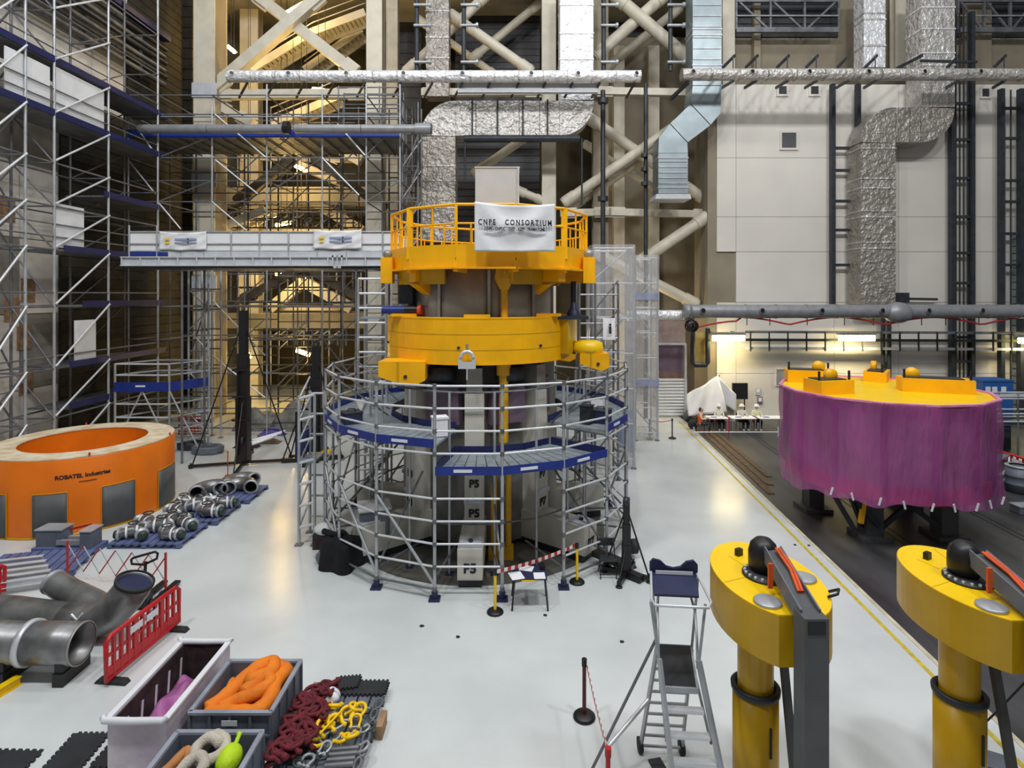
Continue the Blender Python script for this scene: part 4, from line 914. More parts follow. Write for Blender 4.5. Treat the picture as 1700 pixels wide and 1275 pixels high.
# piers: foot block, raking fin and column, numbered
PA = [0, 51.4, 102.8, 154.2, 205.6, 257.0, 308.6]; PN = ['P5', 'P7', '', '', '', '', 'P3']
for k, a in enumerate(PA):
    u = Vector((math.sin(R(a)), -math.cos(R(a)), 0)); s = Vector((math.cos(R(a)), math.sin(R(a)), 0)); c0 = Vector((CX, CY, 0)); w = 0.62
    def P(r, z): return c0 + u * r + Vector((0, 0, z))
    def fin(poly, wd, name, m): return MB().extr([P(r, z) - s * wd / 2 for r, z in poly], s * wd).build(name, m, mc)
    fin([(1.5, .22), (4.05, .22), (4.05, .98), (3.5, 1.0), (2.45, 1.0), (1.5, 1.0)], w, 'pier', M_pier); fin([(1.5, 1.0), (2.45, 1.0), (2.4, 4.5), (1.5, 4.5)], w * .85, 'pier_column', M_pier); fin([(2.44, 1.52), (2.5, 1.52), (2.5, 1.62), (2.44, 1.62)], w * .9, 'pier_joint', M_wbeam)
    fin([(1.6, 0), (3.95, 0), (3.95, .22), (1.6, .22)], w * 0.9, 'pier_shoe', M_iron)
    fin([(3.5, 1.0), (4.0, .98), (4.0, 1.03), (3.5, 1.06)], w * 0.85, 'pier_cap', M_wbeam)
    fin([(1.6, 4.5), (2.4, 4.5), (2.4, 5.2), (1.6, 5.2)], w * 0.7, 'pier_head', M_steel)
    bar('lifting_eye', M_iron, mc, P(3.75, 1.03), P(3.75, 1.1), .06, 8)
    if PN[k]:
        for (r, z, sz) in ((4.055, .5, .32), (2.46, 1.25, .3), (2.45, 2.05, .28)):
            text(PN[k], sz, M_ink, mc, lambda x, y, zz, r=r, z=z: P(r + zz, z) + s * x + Vector((0, 0, y)), 'pier_number', bold=0.012)
    am = a + 25.7; um = Vector((math.sin(R(am)), -math.cos(R(am)), 0)); sm = Vector((math.cos(R(am)), math.sin(R(am)), 0))
    MB().extr([c0 + um * 1.75 - sm * .8 + Vector((0, 0, .15)), c0 + um * 1.75 + sm * .8 + Vector((0, 0, .15)), c0 + um * 1.75 + sm * .8 + Vector((0, 0, 4.6)), c0 + um * 1.75 - sm * .8 + Vector((0, 0, 4.6))], um * 0.1).build('inner_panel', mat('inner_grey', (112, 110, 104), .7), mc)
    MB().extr([c0 + um * 1.9 - sm * .55 + Vector((0, 0, 3.6)), c0 + um * 1.9 + sm * .55 + Vector((0, 0, 3.6)), c0 + um * 1.9 + sm * .5 + Vector((0, 0, 4.7)), c0 + um * 1.9 - sm * .5 + Vector((0, 0, 4.7))], um * 0.25).build('wrapped_block', M_purp, mc)
MB().lathe([(0, .004), (3.9, .004), (3.9, .016), (0, .016)], (CX, CY, 0), 48, smooth=False).build('shade_sheet', M_shade_plate, mc)  # dark disc added for the shadowed floor inside the ring
MB().lathe([(0, 0), (1.7, 0), (1.7, 5.2), (0, 5.2)], (CX, CY, 0), 28).build('inner_core', M_conc, mc)
for a in (-25, 26): MB().lathe([(.0, 4.85), (.4, 4.85), (.4, 5.2), (0, 5.2)], rad(a, 2.2), 16).build('coil_block', M_iron, mc)
# grey cabinet and banner on the platform
cb = thing('grey_cabinet', W(825, 420, 17.4), 'plain grey cabinet standing on the yellow platform', 'cabinet')
a = W(789, 340, 17.2); b = W(862, 279, 17.2)
B('body', mat('cabinet_grey', (190, 190, 186), 0.5, var=0.03), cb, (a.x, 17.2, zp1 + .05), (b.x, 18.0, b.z)); B('top_rim', mat('cabinet_grey', (190, 190, 186)), cb, (a.x - .02, 17.18, b.z), (b.x + .02, 18.02, b.z + .04)); bar('hinge_post', M_wbeam, cb, (b.x - .03, 17.17, zp1 + .05), (b.x - .03, 17.17, b.z), .03, 6)
bY = 14.92
def bn(u, v):
    x = 788 + 133 * u; y0 = 335 + 4 * u + 7 * math.sin(PI * u) * 0.6; y = y0 + (418 - y0) * v
    p = W(x, y, bY); p.y += 0.035 * math.sin(PI * u) * math.sin(v * 9 + 3 * (u - .5) ** 2 * 8) - 0.04; return p
bo = MB().grid(bn, 36, 20).build('white_banner', M_sheet, None, 'large white lettered banner hung on the yellow railing', 'banner', solid=0.012)
def on_banner(y0): return lambda x, y, z: W(855, y0, bY) + Vector((x, -0.12 - z, y - 0.02 * x))
text('CNPE   CONSORTIUM', 0.2, M_ink, bo, on_banner(371), 'banner_title', sx=0.70, space=1.45, bold=0.006)
text('CNPE - CNPDC - SWIP - ASIPP - FRAMATOME', 0.115, M_ink, bo, on_banner(381.5), 'banner_line', sx=0.67, bold=0.004)
# ================================================================= round scaffold around the machine
RO, RI, NB = 4.6, 2.8, 18
rs = thing('ring_scaffold', (CX, CY, 0), 'round tube scaffold with blue-edged decks circling the machine', 'scaffold')
ang = [10 + 20 * k for k in range(NB)]
LZ = [0.25, 0.78, 1.315, 1.85, 2.385, 3.45, 3.985, 4.52, 5.05]
for k, a in enumerate(ang):
    top = 5.1
    bar('standard', M_galv, rs, rad(a, RO, 0.04), rad(a, RO, top), .04, 10)
    bp = B('base_plate', M_navy, rs, tuple(rad(a, RO) - Vector((.13, .13, 0))), tuple(rad(a, RO) + Vector((.13, .13, .05)))); bar('jack_collar', M_navy, rs, rad(a, RO, .05), rad(a, RO, .2), .075, 8)
    bar('standard', M_galv, rs, rad(a, RI + .55, 0.04), rad(a, RI + .55, 4.7), .033, 8); B('base_plate', M_navy, rs, tuple(rad(a, RI + .55) - Vector((.1, .1, 0))), tuple(rad(a, RI + .55) + Vector((.1, .1, .04))))
    for z in LZ:
        bar('clamp', M_galvd, rs, rad(a, RO, z - .05), rad(a, RO, z + .05), .055, 8)
    b = a + 20; f = ((a + 180) % 360) - 180        # left end of the bay, -180..180
    front_right = f in (-10, 10, 30)
    for z in LZ:
        if z < .3 and f in (-10,): continue
        if z < 2.9 and f in (10,) : continue       # open bay: the way in, seen behind the tape
        bar('ledger', M_galvb if z > .3 else M_galvd, rs, rad(a, RO, z), rad(b, RO, z), .027, 8)
    dz = 2.98 if front_right else 3.62
    bar('inner_ledger', M_galvd, rs, rad(a, RI, dz - .1), rad(b, RI, dz - .1), .034); bar('inner_ledger', M_galvd, rs, rad(a, RI, 4.6), rad(b, RI, 4.6), .03)
    bar('inner_ledger', M_galvd, rs, rad(a, RI + .55, 1.3), rad(b, RI + .55, 1.3), .025)
    bar('transom', M_galvd, rs, rad(a, RI, dz - .1), rad(a, RO, dz - .1), .036); bar('transom', M_galvd, rs, rad(a, RI, .5), rad(a, RO, .5), .03)
    if f in (-150, -110, -70, -50, -30, 50, 90, 130, 170): bar('brace', M_galv, rs, rad(a, RO, 2.3), rad(b, RO, .35), .036)
    if f % 40 == 10: bar('brace', M_galvd, rs, rad(a, RI, 2.4), rad(a, RO, .5), .032)
    bar('brace', M_galvd, rs, rad(a, RI, 3.6), rad(a, RO, 5.0), .026) if f in (-110, -90, -70, 50, 70, 90, 110, 150, -150) else None
    # deck: planks across the bay and toe boards
    n = 5
    for j in range(n):
        u0, u1 = j / n, (j + 1) / n
        o0, o1, i0, i1 = rad(a, RO - .06, dz), rad(b, RO - .06, dz), rad(a, RI - .05, dz), rad(b, RI - .05, dz)
        g = 0.012
        MB().extr([i0.lerp(i1, u0 + g), o0.lerp(o1, u0 + g), o0.lerp(o1, u1 - g), i0.lerp(i1, u1 - g)], (0, 0, -.06)).build('plank', M_deck, rs)
    tb = M_blue
    slab('toe_board', tb, rs, rad(a, RO + .02, dz + .07), rad(b, RO + .02, dz + .07), .035, .2)
    slab('inner_toe_board', M_blued, rs, rad(a, RI - .1, dz + .06), rad(b, RI - .1, dz + .06), .035, .2)
    mid = rad(a, RO + .045, dz + .07).lerp(rad(b, RO + .045, dz + .07), .42); e = (rad(b, RO) - rad(a, RO)).normalized()
    slab('name_strip', M_label, rs, mid - e * .22, mid + e * .22, .012, .07)
slab('step_board', M_blued, rs, rad(-10, RO, 3.05), rad(-10, RI, 3.05), .04, .26)
slab('step_board', M_blued, rs, rad(50, RO, 3.05), rad(50, RI, 3.05), .04, .26)
# access stair bay hanging off the left side
st = thing('stair_bay', rad(-78, 5.3), 'small braced stair bay attached to the left of the round scaffold', 'scaffold')
c = rad(-72, 5.0)
for dx, dy in ((-.35, 0), (-.35, .9), (.1, 0), (.1, .9)): std(st, c.x + dx, c.y + dy, 0, 4.3, M_galv, .045)
for k in range(7):
    z = .5 + k * .62
    bar('rung', M_galvb, st, (c.x - .35, c.y, z), (c.x + .1, c.y, z + .12), .04); bar('rung', M_galv, st, (c.x - .35, c.y + .9, z), (c.x + .1, c.y + .9, z), .035); bar('brace', M_galv, st, (c.x - .35, c.y, z), (c.x - .35, c.y + .9, z + .5), .03)
slab('toe_board', M_blue, st, (c.x - .4, c.y, 2.8), (c.x - .4, c.y + .9, 2.8), .04, .7); slab('landing', M_deck, st, (c.x - .35, c.y + .45, 2.4), (c.x + .1, c.y + .45, 2.4), .9, .06)
# things left lying on the decks
def onD(a, r, z=3.62): return rad(a, r, z)
p = onD(-13, 3.6); pb = thing('paper_box', p, 'white paper-covered box standing on the left deck', 'box')
MB().box((p.x, p.y, p.z + .24), (.36, .3, .44), R(20)).build('body', M_paper, pb); MB().box((p.x, p.y, p.z + .48), (.4, .34, .05), R(20)).build('lid', M_paper, pb)
for k, (a, r, sx, sz, m, lab) in enumerate(((62, 4.0, .5, .34, M_navy, 'navy equipment case on the right deck'), (68, 3.8, .34, .62, M_paper, 'white equipment case on the right deck'), (56, 3.75, .3, .5, M_rub, 'black equipment case on the right deck'), (-60, 4.0, .5, .3, M_navy, 'navy equipment case on the left deck'))):
    p = onD(a, r); e = thing('equipment_case', p, lab, 'case', 'equipment cases on the decks')
    MB().box((p.x, p.y, p.z + sz / 2), (sx, sx, sz), R(a)).build('body', m, e, bevel=.02); MB().box((p.x, p.y, p.z + sz + .015), (sx + .03, sx + .03, .03), R(a)).build('lid', M_iron, e)
    MB().path([(p.x - .1, p.y, p.z + sz + .03), (p.x - .1, p.y, p.z + sz + .1), (p.x + .1, p.y, p.z + sz + .1), (p.x + .1, p.y, p.z + sz + .03)], .015, 6).build('handle', M_black, e)
# tube bundle lying on the left rear deck
for k in range(7):
    p = rad(-70 + k * 2.0, 3.7, 3.66 + .05 * (k % 2)); q = rad(-112 + k * 1.5, 4.2, 3.66 + .05 * (k % 2))
    MB().tube(p, q, .04, 8).build('loose_tube', M_galvb, None, 'loose shiny scaffold tube on the left rear deck, %s from the inside' % ('first', 'second', 'third', 'fourth', 'fifth', 'sixth', 'seventh')[k], 'tube', 'loose tubes on the left rear deck')
# ================================================================= left side of the floor
# ---- orange ring
OC = Vector((-14.45, 19.6, 0)); ORo, ORi, OH = 2.62, 1.82, 2.3
og = thing('orange_ring', OC, 'huge orange ring with a cream top and grey side panels', 'ring')
MB().lathe([(ORo, .06), (ORo, OH - .05), (ORo - .03, OH)], OC, 72).build('outer_wall', M_orange, og); MB().lathe([(ORi, OH), (ORi, .06)], OC, 60).build('inner_wall', M_orange, og)
MB().lathe([(ORo - .02, OH), (ORo - .02, OH + .03), (ORi - .02, OH + .03), (ORi - .02, OH)], OC, 72, smooth=False).build('top_plate', M_oring, og); MB().lathe([(ORi, .06), (ORo + .02, .06), (ORo + .02, .0), (ORi, 0)], OC, 60).build('base_flange', M_ochre, og)
def on_ring(x, y, r=None):                          # where a sight line through the photo meets the ring wall
    r = r or ORo
    d = Vector(((x - 850) / F, 1, 0)); a = d.length_squared; b = -2 * d.dot(OC); c = OC.x ** 2 + OC.y ** 2 - r * r
    s = (-b - math.sqrt(max(0, b * b - 4 * a * c))) / (2 * a); p = d * s
    return math.atan2(p.y - OC.y, p.x - OC.x), PZ(y, s)
def ring_pt(t, r, z): return Vector((OC.x + r * math.cos(t), OC.y + r * math.sin(t), z))
for x0, x1 in ((-60, 12), (55, 112), (169, 223), (262, 288)):
    t0, t1 = on_ring(x0, 850)[0], on_ring(x1, 850)[0]
    pan = MB().grid(lambda u, v: ring_pt(t0 + (t1 - t0) * u, ORo + .035, .1 + 1.2 * v), 8, 1).build('side_panel', M_greyp, og, solid=.03)
    for tt in (t0, t1): slab('panel_edge', M_ochre, og, ring_pt(tt, ORo + .03, .08), ring_pt(tt, ORo + .03, 1.33), .02, .03)
    MB().path([ring_pt(t0 + (t1 - t0) * k / 8, ORo + .03, 1.33) for k in range(9)], .014, 6).build('panel_edge', M_ochre, og)
tc, zc = on_ring(138, 789)
def on_curve(t0, z0): return lambda x, y, z: ring_pt(t0 + x / ORo, ORo + .004 + z, z0 + y)
text('ROBATEL Industries', .165, M_ink, og, on_curve(tc, zc), 'maker_name', sx=.98, bold=.006, extrude=.003); MB().grid(lambda u, v: ring_pt(tc - .04 + .17 * u, ORo + .006, zc - .2 + .04 * v), 8, 1).build('small_line', mat('brown_ink', (150, 84, 14), .7), og)
for k in range(5): bar('inner_fitting', M_redp, og, ring_pt(1.0 + k * .06, ORi - .08, 1.7), ring_pt(1.0 + k * .06, ORi - .04, 1.9 + .05 * (k % 2)), .05, 6)
for tt in (-.9, .2, 2.2): bar('lug', M_redp, og, ring_pt(tt, ORo - .02, OH + .03), ring_pt(tt, ORo - .02, OH + .12), .03, 6)
# ---- pallets of valves beside the ring
def pallet(c, sx, sy, lab, m=M_pallet, h=.15, rz=0.0, grp='pallets on the white floor'):
    t = thing('pallet', (c[0], c[1], 0), lab, 'pallet', grp); mt = Matrix.Translation(Vector((c[0], c[1], 0))) @ Matrix.Rotation(rz, 4, 'Z')
    n = max(4, int(sx / .22))
    for k in range(n): MB().box((-sx / 2 + sx * (k + .5) / n, 0, h - .02), (sx / n - .035, sy, .035)).xf(mt).build('deck_board', m, t)
    for yy in (-sy / 2 + .06, 0, sy / 2 - .06):
        for xx in (-sx / 2 + .07, 0, sx / 2 - .07): MB().box((xx, yy, h / 2 - .02), (.13, .11, h - .045)).xf(mt).build('block', m, t)
        MB().box((0, yy, .011), (sx, .11, .02)).xf(mt).build('bearer', m, t)
    return t
pallet((-10.45, 17.15), 2.1, 1.5, 'front blue-grey pallet of valves right of the orange ring')
pallet((-10.2, 18.85), 2.0, 1.6, 'middle blue-grey pallet of valves right of the orange ring')
pallet((-10.05, 20.7), 2.0, 1.6, 'rear blue-grey pallet of fat grey pipes right of the orange ring')
def valve(loc, rz, s, lab, big=False):
    t = thing('valve', loc, lab, 'valve', 'valves on the pallets'); L = Vector(loc)
    mt = Matrix.Translation(L) @ Matrix.Rotation(rz, 4, 'Z') @ Matrix.Scale(s, 4)
    MB().path([(-.34, 0, .16), (-.22, .05, .19), (0, .12, .22), (.2, .05, .19), (.3, -.1, .16)], [.13, .15, .18, .15, .13], 12).xf(mt).build('body', M_stain, t)
    MB().lathe([(.0, 0), (.2, 0), (.2, .05), (.0, .05)], (-.36, 0, .17), 14, (1, -.1, 0)).xf(mt).build('flange', M_galv, t)
    MB().lathe([(.0, 0), (.2, 0), (.2, .05), (.0, .05)], (.32, -.12, .17), 14, (.6, -1, 0)).xf(mt).build('flange', M_galv, t)
    MB().lathe([(0, 0), (.14, 0), (.15, .1), (.12, .16), (0, .16)], (.37, -.2, .17), 12, (.6, -1, 0)).xf(mt).build('cap', M_green, t); MB().lathe([(0, 0), (.14, 0), (.12, .12), (0, .12)], (-.36, 0, .17), 12, (-1, .1, 0)).xf(mt).build('cap', M_green, t)
    MB().path([(.14 * math.cos(a), .12 + .14 * math.sin(a), .46) for a in [2 * PI * k / 10 for k in range(10)]], .02, 6, closed=True).xf(mt).build('handwheel', M_iron, t); MB().tube((0, .12, .3), (0, .12, .47), .03, 8).xf(mt).build('stem', M_steel, t)
    for a in (.2, 1.4): MB().lathe([(.19, -.03), (.2, 0), (.19, .03)], (-.22 + .25 * a, .06, .2), 14, (1, .3, 0)).xf(mt).build('white_band', M_label, t)
vn = ('nearest the floor edge', 'at the near left corner', 'in the middle', 'behind the nearest one', 'at the far left', 'at the far right')
k = 0
for (cx, cy, pn) in ((-10.45, 17.15, 'front'), (-10.2, 18.85, 'middle')):
    for (dx, dy) in ((.55, -.4), (-.55, -.42), (0.0, .0), (.6, .35), (-.65, .3), (-.05, .52)):
        valve((cx + dx, cy + dy, .15), random.uniform(-.7, .7) + (PI if k % 3 == 0 else 0), random.uniform(.92, 1.05), 'grey bent valve with dark green caps %s of the %s pallet' % (vn[k % 6], pn)); k += 1
for j, (dx, dy, rz, lab) in enumerate(((-.4, -.3, .5, 'fat grey pipe bend on the near side of the rear pallet'), (.35, -.05, .2, 'fat grey pipe bend in the middle of the rear pallet'), (.1, .5, .9, 'fat grey pipe bend at the back of the rear pallet'))):
    L = Vector((-10.05 + dx, 20.7 + dy, .15)); t = thing('pipe_bend', L, lab, 'pipe', 'fat pipe bends'); mt = Matrix.Translation(L) @ Matrix.Rotation(rz, 4, 'Z')
    MB().path([Vector((.5 * math.cos(a) - .1, .5 * math.sin(a) - .2, .24)) for a in [PI * q / 8 for q in range(9)]], .23, 14, caps=False).xf(mt).build('bend', M_stain, t, solid=.02)
    for a in (0, PI): MB().lathe([(.2, -.03), (.26, -.03), (.26, .03), (.2, .03)], (.5 * math.cos(a) - .1, -.2, .24), 14, (0, 1, 0)).xf(mt).build('end_collar', M_galv, t)
# ---- pallet with aluminium beams and blue-grey open box
pallet((-12.55, 15.3), 2.3, 1.5, 'blue-grey pallet loaded with aluminium beams at the left edge', rz=.25)
for k in range(5):
    p = G(-40 + k * 3, 940 + k * 9, .25 + .06 * (k % 2)); q = G(72 + k * 4, 927 + k * 8, .25 + .06 * (k % 2))
    t = thing('aluminium_beam', (p + q) / 2 - Vector((0, 0, .08)), 'pale aluminium beam on the left pallet, %s from the back' % ('first', 'second', 'third', 'fourth', 'fifth')[k], 'beam', 'aluminium beams')
    slab('web', M_galvb, t, p, q, .03, .13); slab('flange', M_galvb, t, p + Vector((0, 0, .07)), q + Vector((0, 0, .07)), .12, .02); slab('flange', M_galvb, t, p - Vector((0, 0, .07)), q - Vector((0, 0, .07)), .12, .02)
fb = thing('steel_frame_box', (-12.6, 16.4, 0), 'dark open steel box frame in front of the orange ring', 'frame')
for (x0, x1, y0, y1) in ((-13.3, -12.6, 16.15, 16.6), (-12.0, -11.7, 16.05, 16.5)): B('end_box', M_bin, fb, (x0, y0, .16), (x1, y1, .62)); B('box_top', M_galv, fb, (x0 - .03, y0 - .03, .62), (x1 + .03, y1 + .03, .65))
for yy in (16.15, 16.45): slab('tie', M_galv, fb, (-12.7, yy, .3), (-11.9, yy, .3), .1, .12)
B('foot', M_pallet, fb, (-13.35, 16.05, 0), (-11.6, 16.62, .16)); slab('red_strut', M_redp, fb, (-12.7, 16.5, .5), (-12.0, 16.5, .66), .05, .05)
# ---- expanding trellis barrier
tr = thing('trellis_barrier', G(190, 960), 'stretched dark-red expanding trellis barrier on the white floor', 'barrier')
pa, pb = G(112, 962), G(275, 985)
for p, m in ((pa, M_redp), (pb, M_redp)): bar('post', m, tr, p, p + Vector((0, 0, .98)), .03, 8); MB().lathe([(0, 0), (.16, 0), (.14, .04), (0, .05)], p, 12).build('foot', M_rub, tr)
n = 6
for k in range(n):
    a, b = pa.lerp(pb, k / n), pa.lerp(pb, (k + 1) / n)
    slab('lath', M_redp, tr, a + Vector((0, 0, .25)), b + Vector((0, 0, .88)), .012, .03); slab('lath', M_wbeam, tr, a + Vector((0, .015, .88)), b + Vector((0, .015, .25)), .012, .03)
# ---- pallet truck handle behind the red barrier
pj = thing('pallet_truck', G(238, 1010), 'black pallet truck whose loop handle shows above the pipe', 'pallet truck'); c = G(238, 1010)
bar('shaft', M_black, pj, c + Vector((0, 0, .1)), c + Vector((.02, .05, 1.05)), .035, 8)
MB().path([c + Vector((dx, .05, dz)) for dx, dz in ((-.02, .98), (-.3, 1.0), (-.31, 1.1), (-.26, 1.14), (.24, 1.28), (.3, 1.24), (.28, 1.12), (.02, 1.0))], .028, 8, closed=True).build('loop_handle', M_black, pj)
for s in (-.16, .16): B('fork', M_black, pj, (c.x + s - .07, c.y, .05), (c.x + s + .07, c.y + 1.1, .11)); MB().lathe([(0, -.03), (.09, -.03), (.09, .03), (0, .03)], (c.x + s, c.y + .05, .09), 12, (1, 0, 0)).build('wheel', M_rub, pj)
MB().box((c.x, c.y, .2), (.3, .22, .25)).build('pump', M_black, pj)
# ---- big stainless pipes
PYy = 10.95
t = thing('steel_pipe', (-9.3, PYy, 0), 'straight stainless pipe with a dark open end at the left edge', 'pipe')
xe = PX(128, PYy); zc = .62; r = .36
MB().path([(xe - 3.2, PYy + .02, zc), (xe - .9, PYy, zc)], r, 28, caps=False).build('long_section', M_stain, t, solid=.02)
MB().path([(xe - .86, PYy, zc), (xe + .1, PYy - .02, zc)], r, 28, caps=False).build('end_section', M_stain, t, solid=.02)
MB().lathe([(r, -.05), (r + .05, -.05), (r + .05, .05), (r, .05)], (xe - .88, PYy, zc), 28, (1, 0, 0)).build('clamp_ring', M_galvb, t); MB().lathe([(0, 0), (r - .02, 0)], (xe - .5, PYy, zc), 24, (1, 0, 0)).build('inner_baffle', M_iron, t)
MB().lathe([(r, -.02), (r + .02, -.02), (r + .02, .02), (r, .02)], (xe + .1, PYy - .02, zc), 28, (1, 0, 0)).build('end_lip', M_steel, t); B('tag_plate', M_galvb, t, (xe - 1.75, PYy - r - .02, zc - .02), (xe - 1.2, PYy - r + .04, zc + .12))
for dx in (-1.2, -.1):
    cr = thing('pipe_cradle', (xe + dx, PYy, 0), 'black low cradle under the %s of the straight stainless pipe' % ('left part' if dx < -1 else 'open end'), 'cradle', 'black pipe cradles'); B('beam', M_black, cr, (xe + dx - .1, PYy - .35, 0), (xe + dx + .1, PYy + .35, .24))
    for s in (-1, 1): MB().extr([(xe + dx - .08, PYy + s * .32, .24), (xe + dx - .08, PYy + s * .12, .24), (xe + dx - .08, PYy + s * .32, .42)], (.16, 0, 0)).build('chock', M_black, cr)
yb = thing('yellow_beam', (-9.0, 10.1, 0), 'yellow beam lying on the floor below the straight pipe', 'beam'); p, q = G(-30, 1165, .08), G(32, 1128, .08)
slab('web', M_yelb, yb, p, q, .05, .14); slab('flange', M_yelb, yb, p + Vector((0, 0, .07)), q + Vector((0, 0, .07)), .14, .02); slab('flange', M_yelb, yb, p - Vector((0, 0, .07)), q - Vector((0, 0, .07)), .14, .02)
t = thing('steel_pipe', (-9.3, 12.3, 0), 'bent stainless pipe whose open end points up behind the red barrier', 'pipe')
base = [W(-70, 1012, 12.5), W(20, 1018, 12.4), W(110, 1030, 12.2)]
MB().path(base, .34, 26).build('straight_section', M_stain, t)
el = [W(112, 1030, 12.2), W(145, 1032, 12.1), W(172, 1024, 12.05), W(194, 1008, 12.0), W(210, 990, 12.0), W(220, 976, 12.0), W(224, 965, 12.0)]
MB().path(el, .34, 26, caps=False).build('elbow', M_stain, t, solid=.02)
d = (el[-1] - el[-2]).normalized(); MB().lathe([(.0, -.05), (.33, -.05)], el[-1], 26, d).build('inner_plug', M_navy, t); MB().lathe([(.33, -.04), (.37, -.04), (.37, .03), (.33, .03)], el[-1], 26, d).build('end_lip', M_rub, t)
MB().path([W(92, 968, 12.9), W(118, 984, 12.75), W(150, 1000, 12.55), W(176, 1014, 12.35)], [.26, .27, .28, .28], 22).build('branch', M_stain, t); MB().lathe([(0, 0), (.27, 0), (.27, .05), (0, .05)], W(90, 967, 12.95), 22, W(90, 967, 12.95) - W(118, 984, 12.75)).build('branch_cap', M_galv, t)
MB().path([W(118, 1020, 11.82), W(128, 1030, 11.8), W(138, 1018, 11.85)], .03, 6).build('weld_strap', M_galvb, t)
for x, lab in ((60, 'left'), (165, 'right')):
    p = W(x, 1030, 12.3); cr = thing('pipe_cradle', (p.x, 12.25, 0), 'timber block under the %s part of the bent pipe' % lab, 'cradle', 'timber pipe blocks'); B('block', M_timber, cr, (p.x - .12, 11.95, 0), (p.x + .12, 12.55, .12)); B('wedge', M_timber, cr, (p.x - .12, 11.95, .12), (p.x + .12, 12.05, .22))
# ---- red plastic barriers
def red_barrier(p, q, h, lab, n=11, feet=True):
    p, q = Vector(p), Vector(q); d = (q - p).normalized(); nrm = Vector((-d.y, d.x, 0)); t = thing('plastic_barrier', (p + q) / 2, lab, 'barrier', 'red plastic barriers')
    z0 = Vector((0, 0, .12)); z1 = Vector((0, 0, h))
    MB().path([p + z0, p + z1 * .9 + d * .0, p + z1 + d * .1, q + z1 - d * .1, q + z1 * .9, q + z0], .045, 8, closed=True).build('frame', M_red, t)
    slab('mid_rail', M_red, t, p + Vector((0, 0, h * .62)), q + Vector((0, 0, h * .62)), .04, .05); slab('low_rail', M_red, t, p + Vector((0, 0, h * .28)), q + Vector((0, 0, h * .28)), .05, .16)
    for k in range(1, n): c = p.lerp(q, k / n); slab('slat', M_red, t, c + z0, c + z1, .05, .07 if k % 4 else .13)
    for f in (.36, .58): c = p.lerp(q, f); slab('white_panel', M_label, t, c - d * .16 + Vector((0, 0, h * .8)) - nrm * .03, c + d * .16 + Vector((0, 0, h * .8)) - nrm * .03, .01, .13); slab('white_panel', M_label, t, c - d * .16 + Vector((0, 0, h * .8)) + nrm * .03, c + d * .16 + Vector((0, 0, h * .8)) + nrm * .03, .01, .13)
    if feet:
        for e in (p + d * .15, q - d * .15): MB().extr([e - nrm * .32 - d * .08, e + nrm * .32 - d * .08, e + nrm * .26 - d * .08 + Vector((0, 0, .07)), e - nrm * .26 - d * .08 + Vector((0, 0, .07))], d * .16).build('foot', M_rub, t, bevel=.015)
    return t
red_barrier(G(176, 1142), G(297, 1040), .9, 'long red plastic barrier in front of the bent pipe')
red_barrier(G(-60, 1010), G(8, 988), .75, 'red plastic barrier cut by the left edge', 7)
# ---- near-left storage: crate, bins, pallet of lifting gear, mats
x0, x1, y0, y1, h = -5.98, -5.12, 8.55, 10.5, .92
cr = thing('open_crate', ((x0 + x1) / 2, (y0 + y1) / 2, 0), 'long white film-wrapped open crate with a dark inside', 'crate')
B('floor_board', M_crin, cr, (x0, y0, .12), (x1, y1, .17))
for (a, b) in (((x0, y0), (x0 + .05, y1)), ((x1 - .05, y0), (x1, y1)), ((x0 + .05, y0), (x1 - .05, y0 + .05)), ((x0 + .05, y1 - .05), (x1 - .05, y1))):
    B('side', M_crate, cr, (a[0], a[1], .1), (b[0], b[1], h))
for (a, b) in (((x0 + .052, y0 + .05), (x0 + .07, y1 - .05)), ((x1 - .07, y0 + .05), (x1 - .052, y1 - .05)), ((x0 + .07, y1 - .07), (x1 - .07, y1 - .052))): B('lining', M_crin, cr, (a[0], a[1], .17), (b[0], b[1], h - .02))
for (p, q) in (((x0, y0), (x0, y1)), ((x1, y0), (x1, y1))): slab('rim', M_label, cr, (*p, h + .012), (*q, h + .012), .09, .035)
for (p, q) in (((x0 - .06, y0), (x1 + .02, y0)), ((x0 - .04, y1), (x1 + .04, y1))): MB().path([(p[0], p[1], h + .05), (p[0] + .03, p[1] - .04, h + .02), ((p[0] + q[0]) / 2, p[1] - .05, h + .02), (q[0] - .03, p[1] - .04, h + .02), (q[0], q[1], h + .05)], .05, 8).build('folded_film', M_label, cr)
for xx in (x0 + .1, x1 - .1):
    for yy in (y0 + .1, (y0 + y1) / 2, y1 - .1): B('foot', M_crin, cr, (xx - .06, yy - .06, 0), (xx + .06, yy + .06, .1))
for k in range(5): slab('inner_stripe', M_label, cr, (x0 + .075, y0 + .3 + k * .36, .3 + .07 * (k % 2)), (x0 + .075, y0 + .34 + k * .36, .72), .008, .05)
fm = MB().grid(lambda u, v: Vector((x0 + .1 + (x1 - x0 - .2) * u, y0 + .1 + (y1 - y0 - .4) * v, .42 + .1 * math.sin(u * 9 + v * 4) * math.sin(v * 11) + .18 * math.sin(PI * u) - .2 * (v - .4) ** 2)), 20, 28).build('crumpled_film', M_pink, None, 'crumpled pink packing film lying in the white crate', 'film')
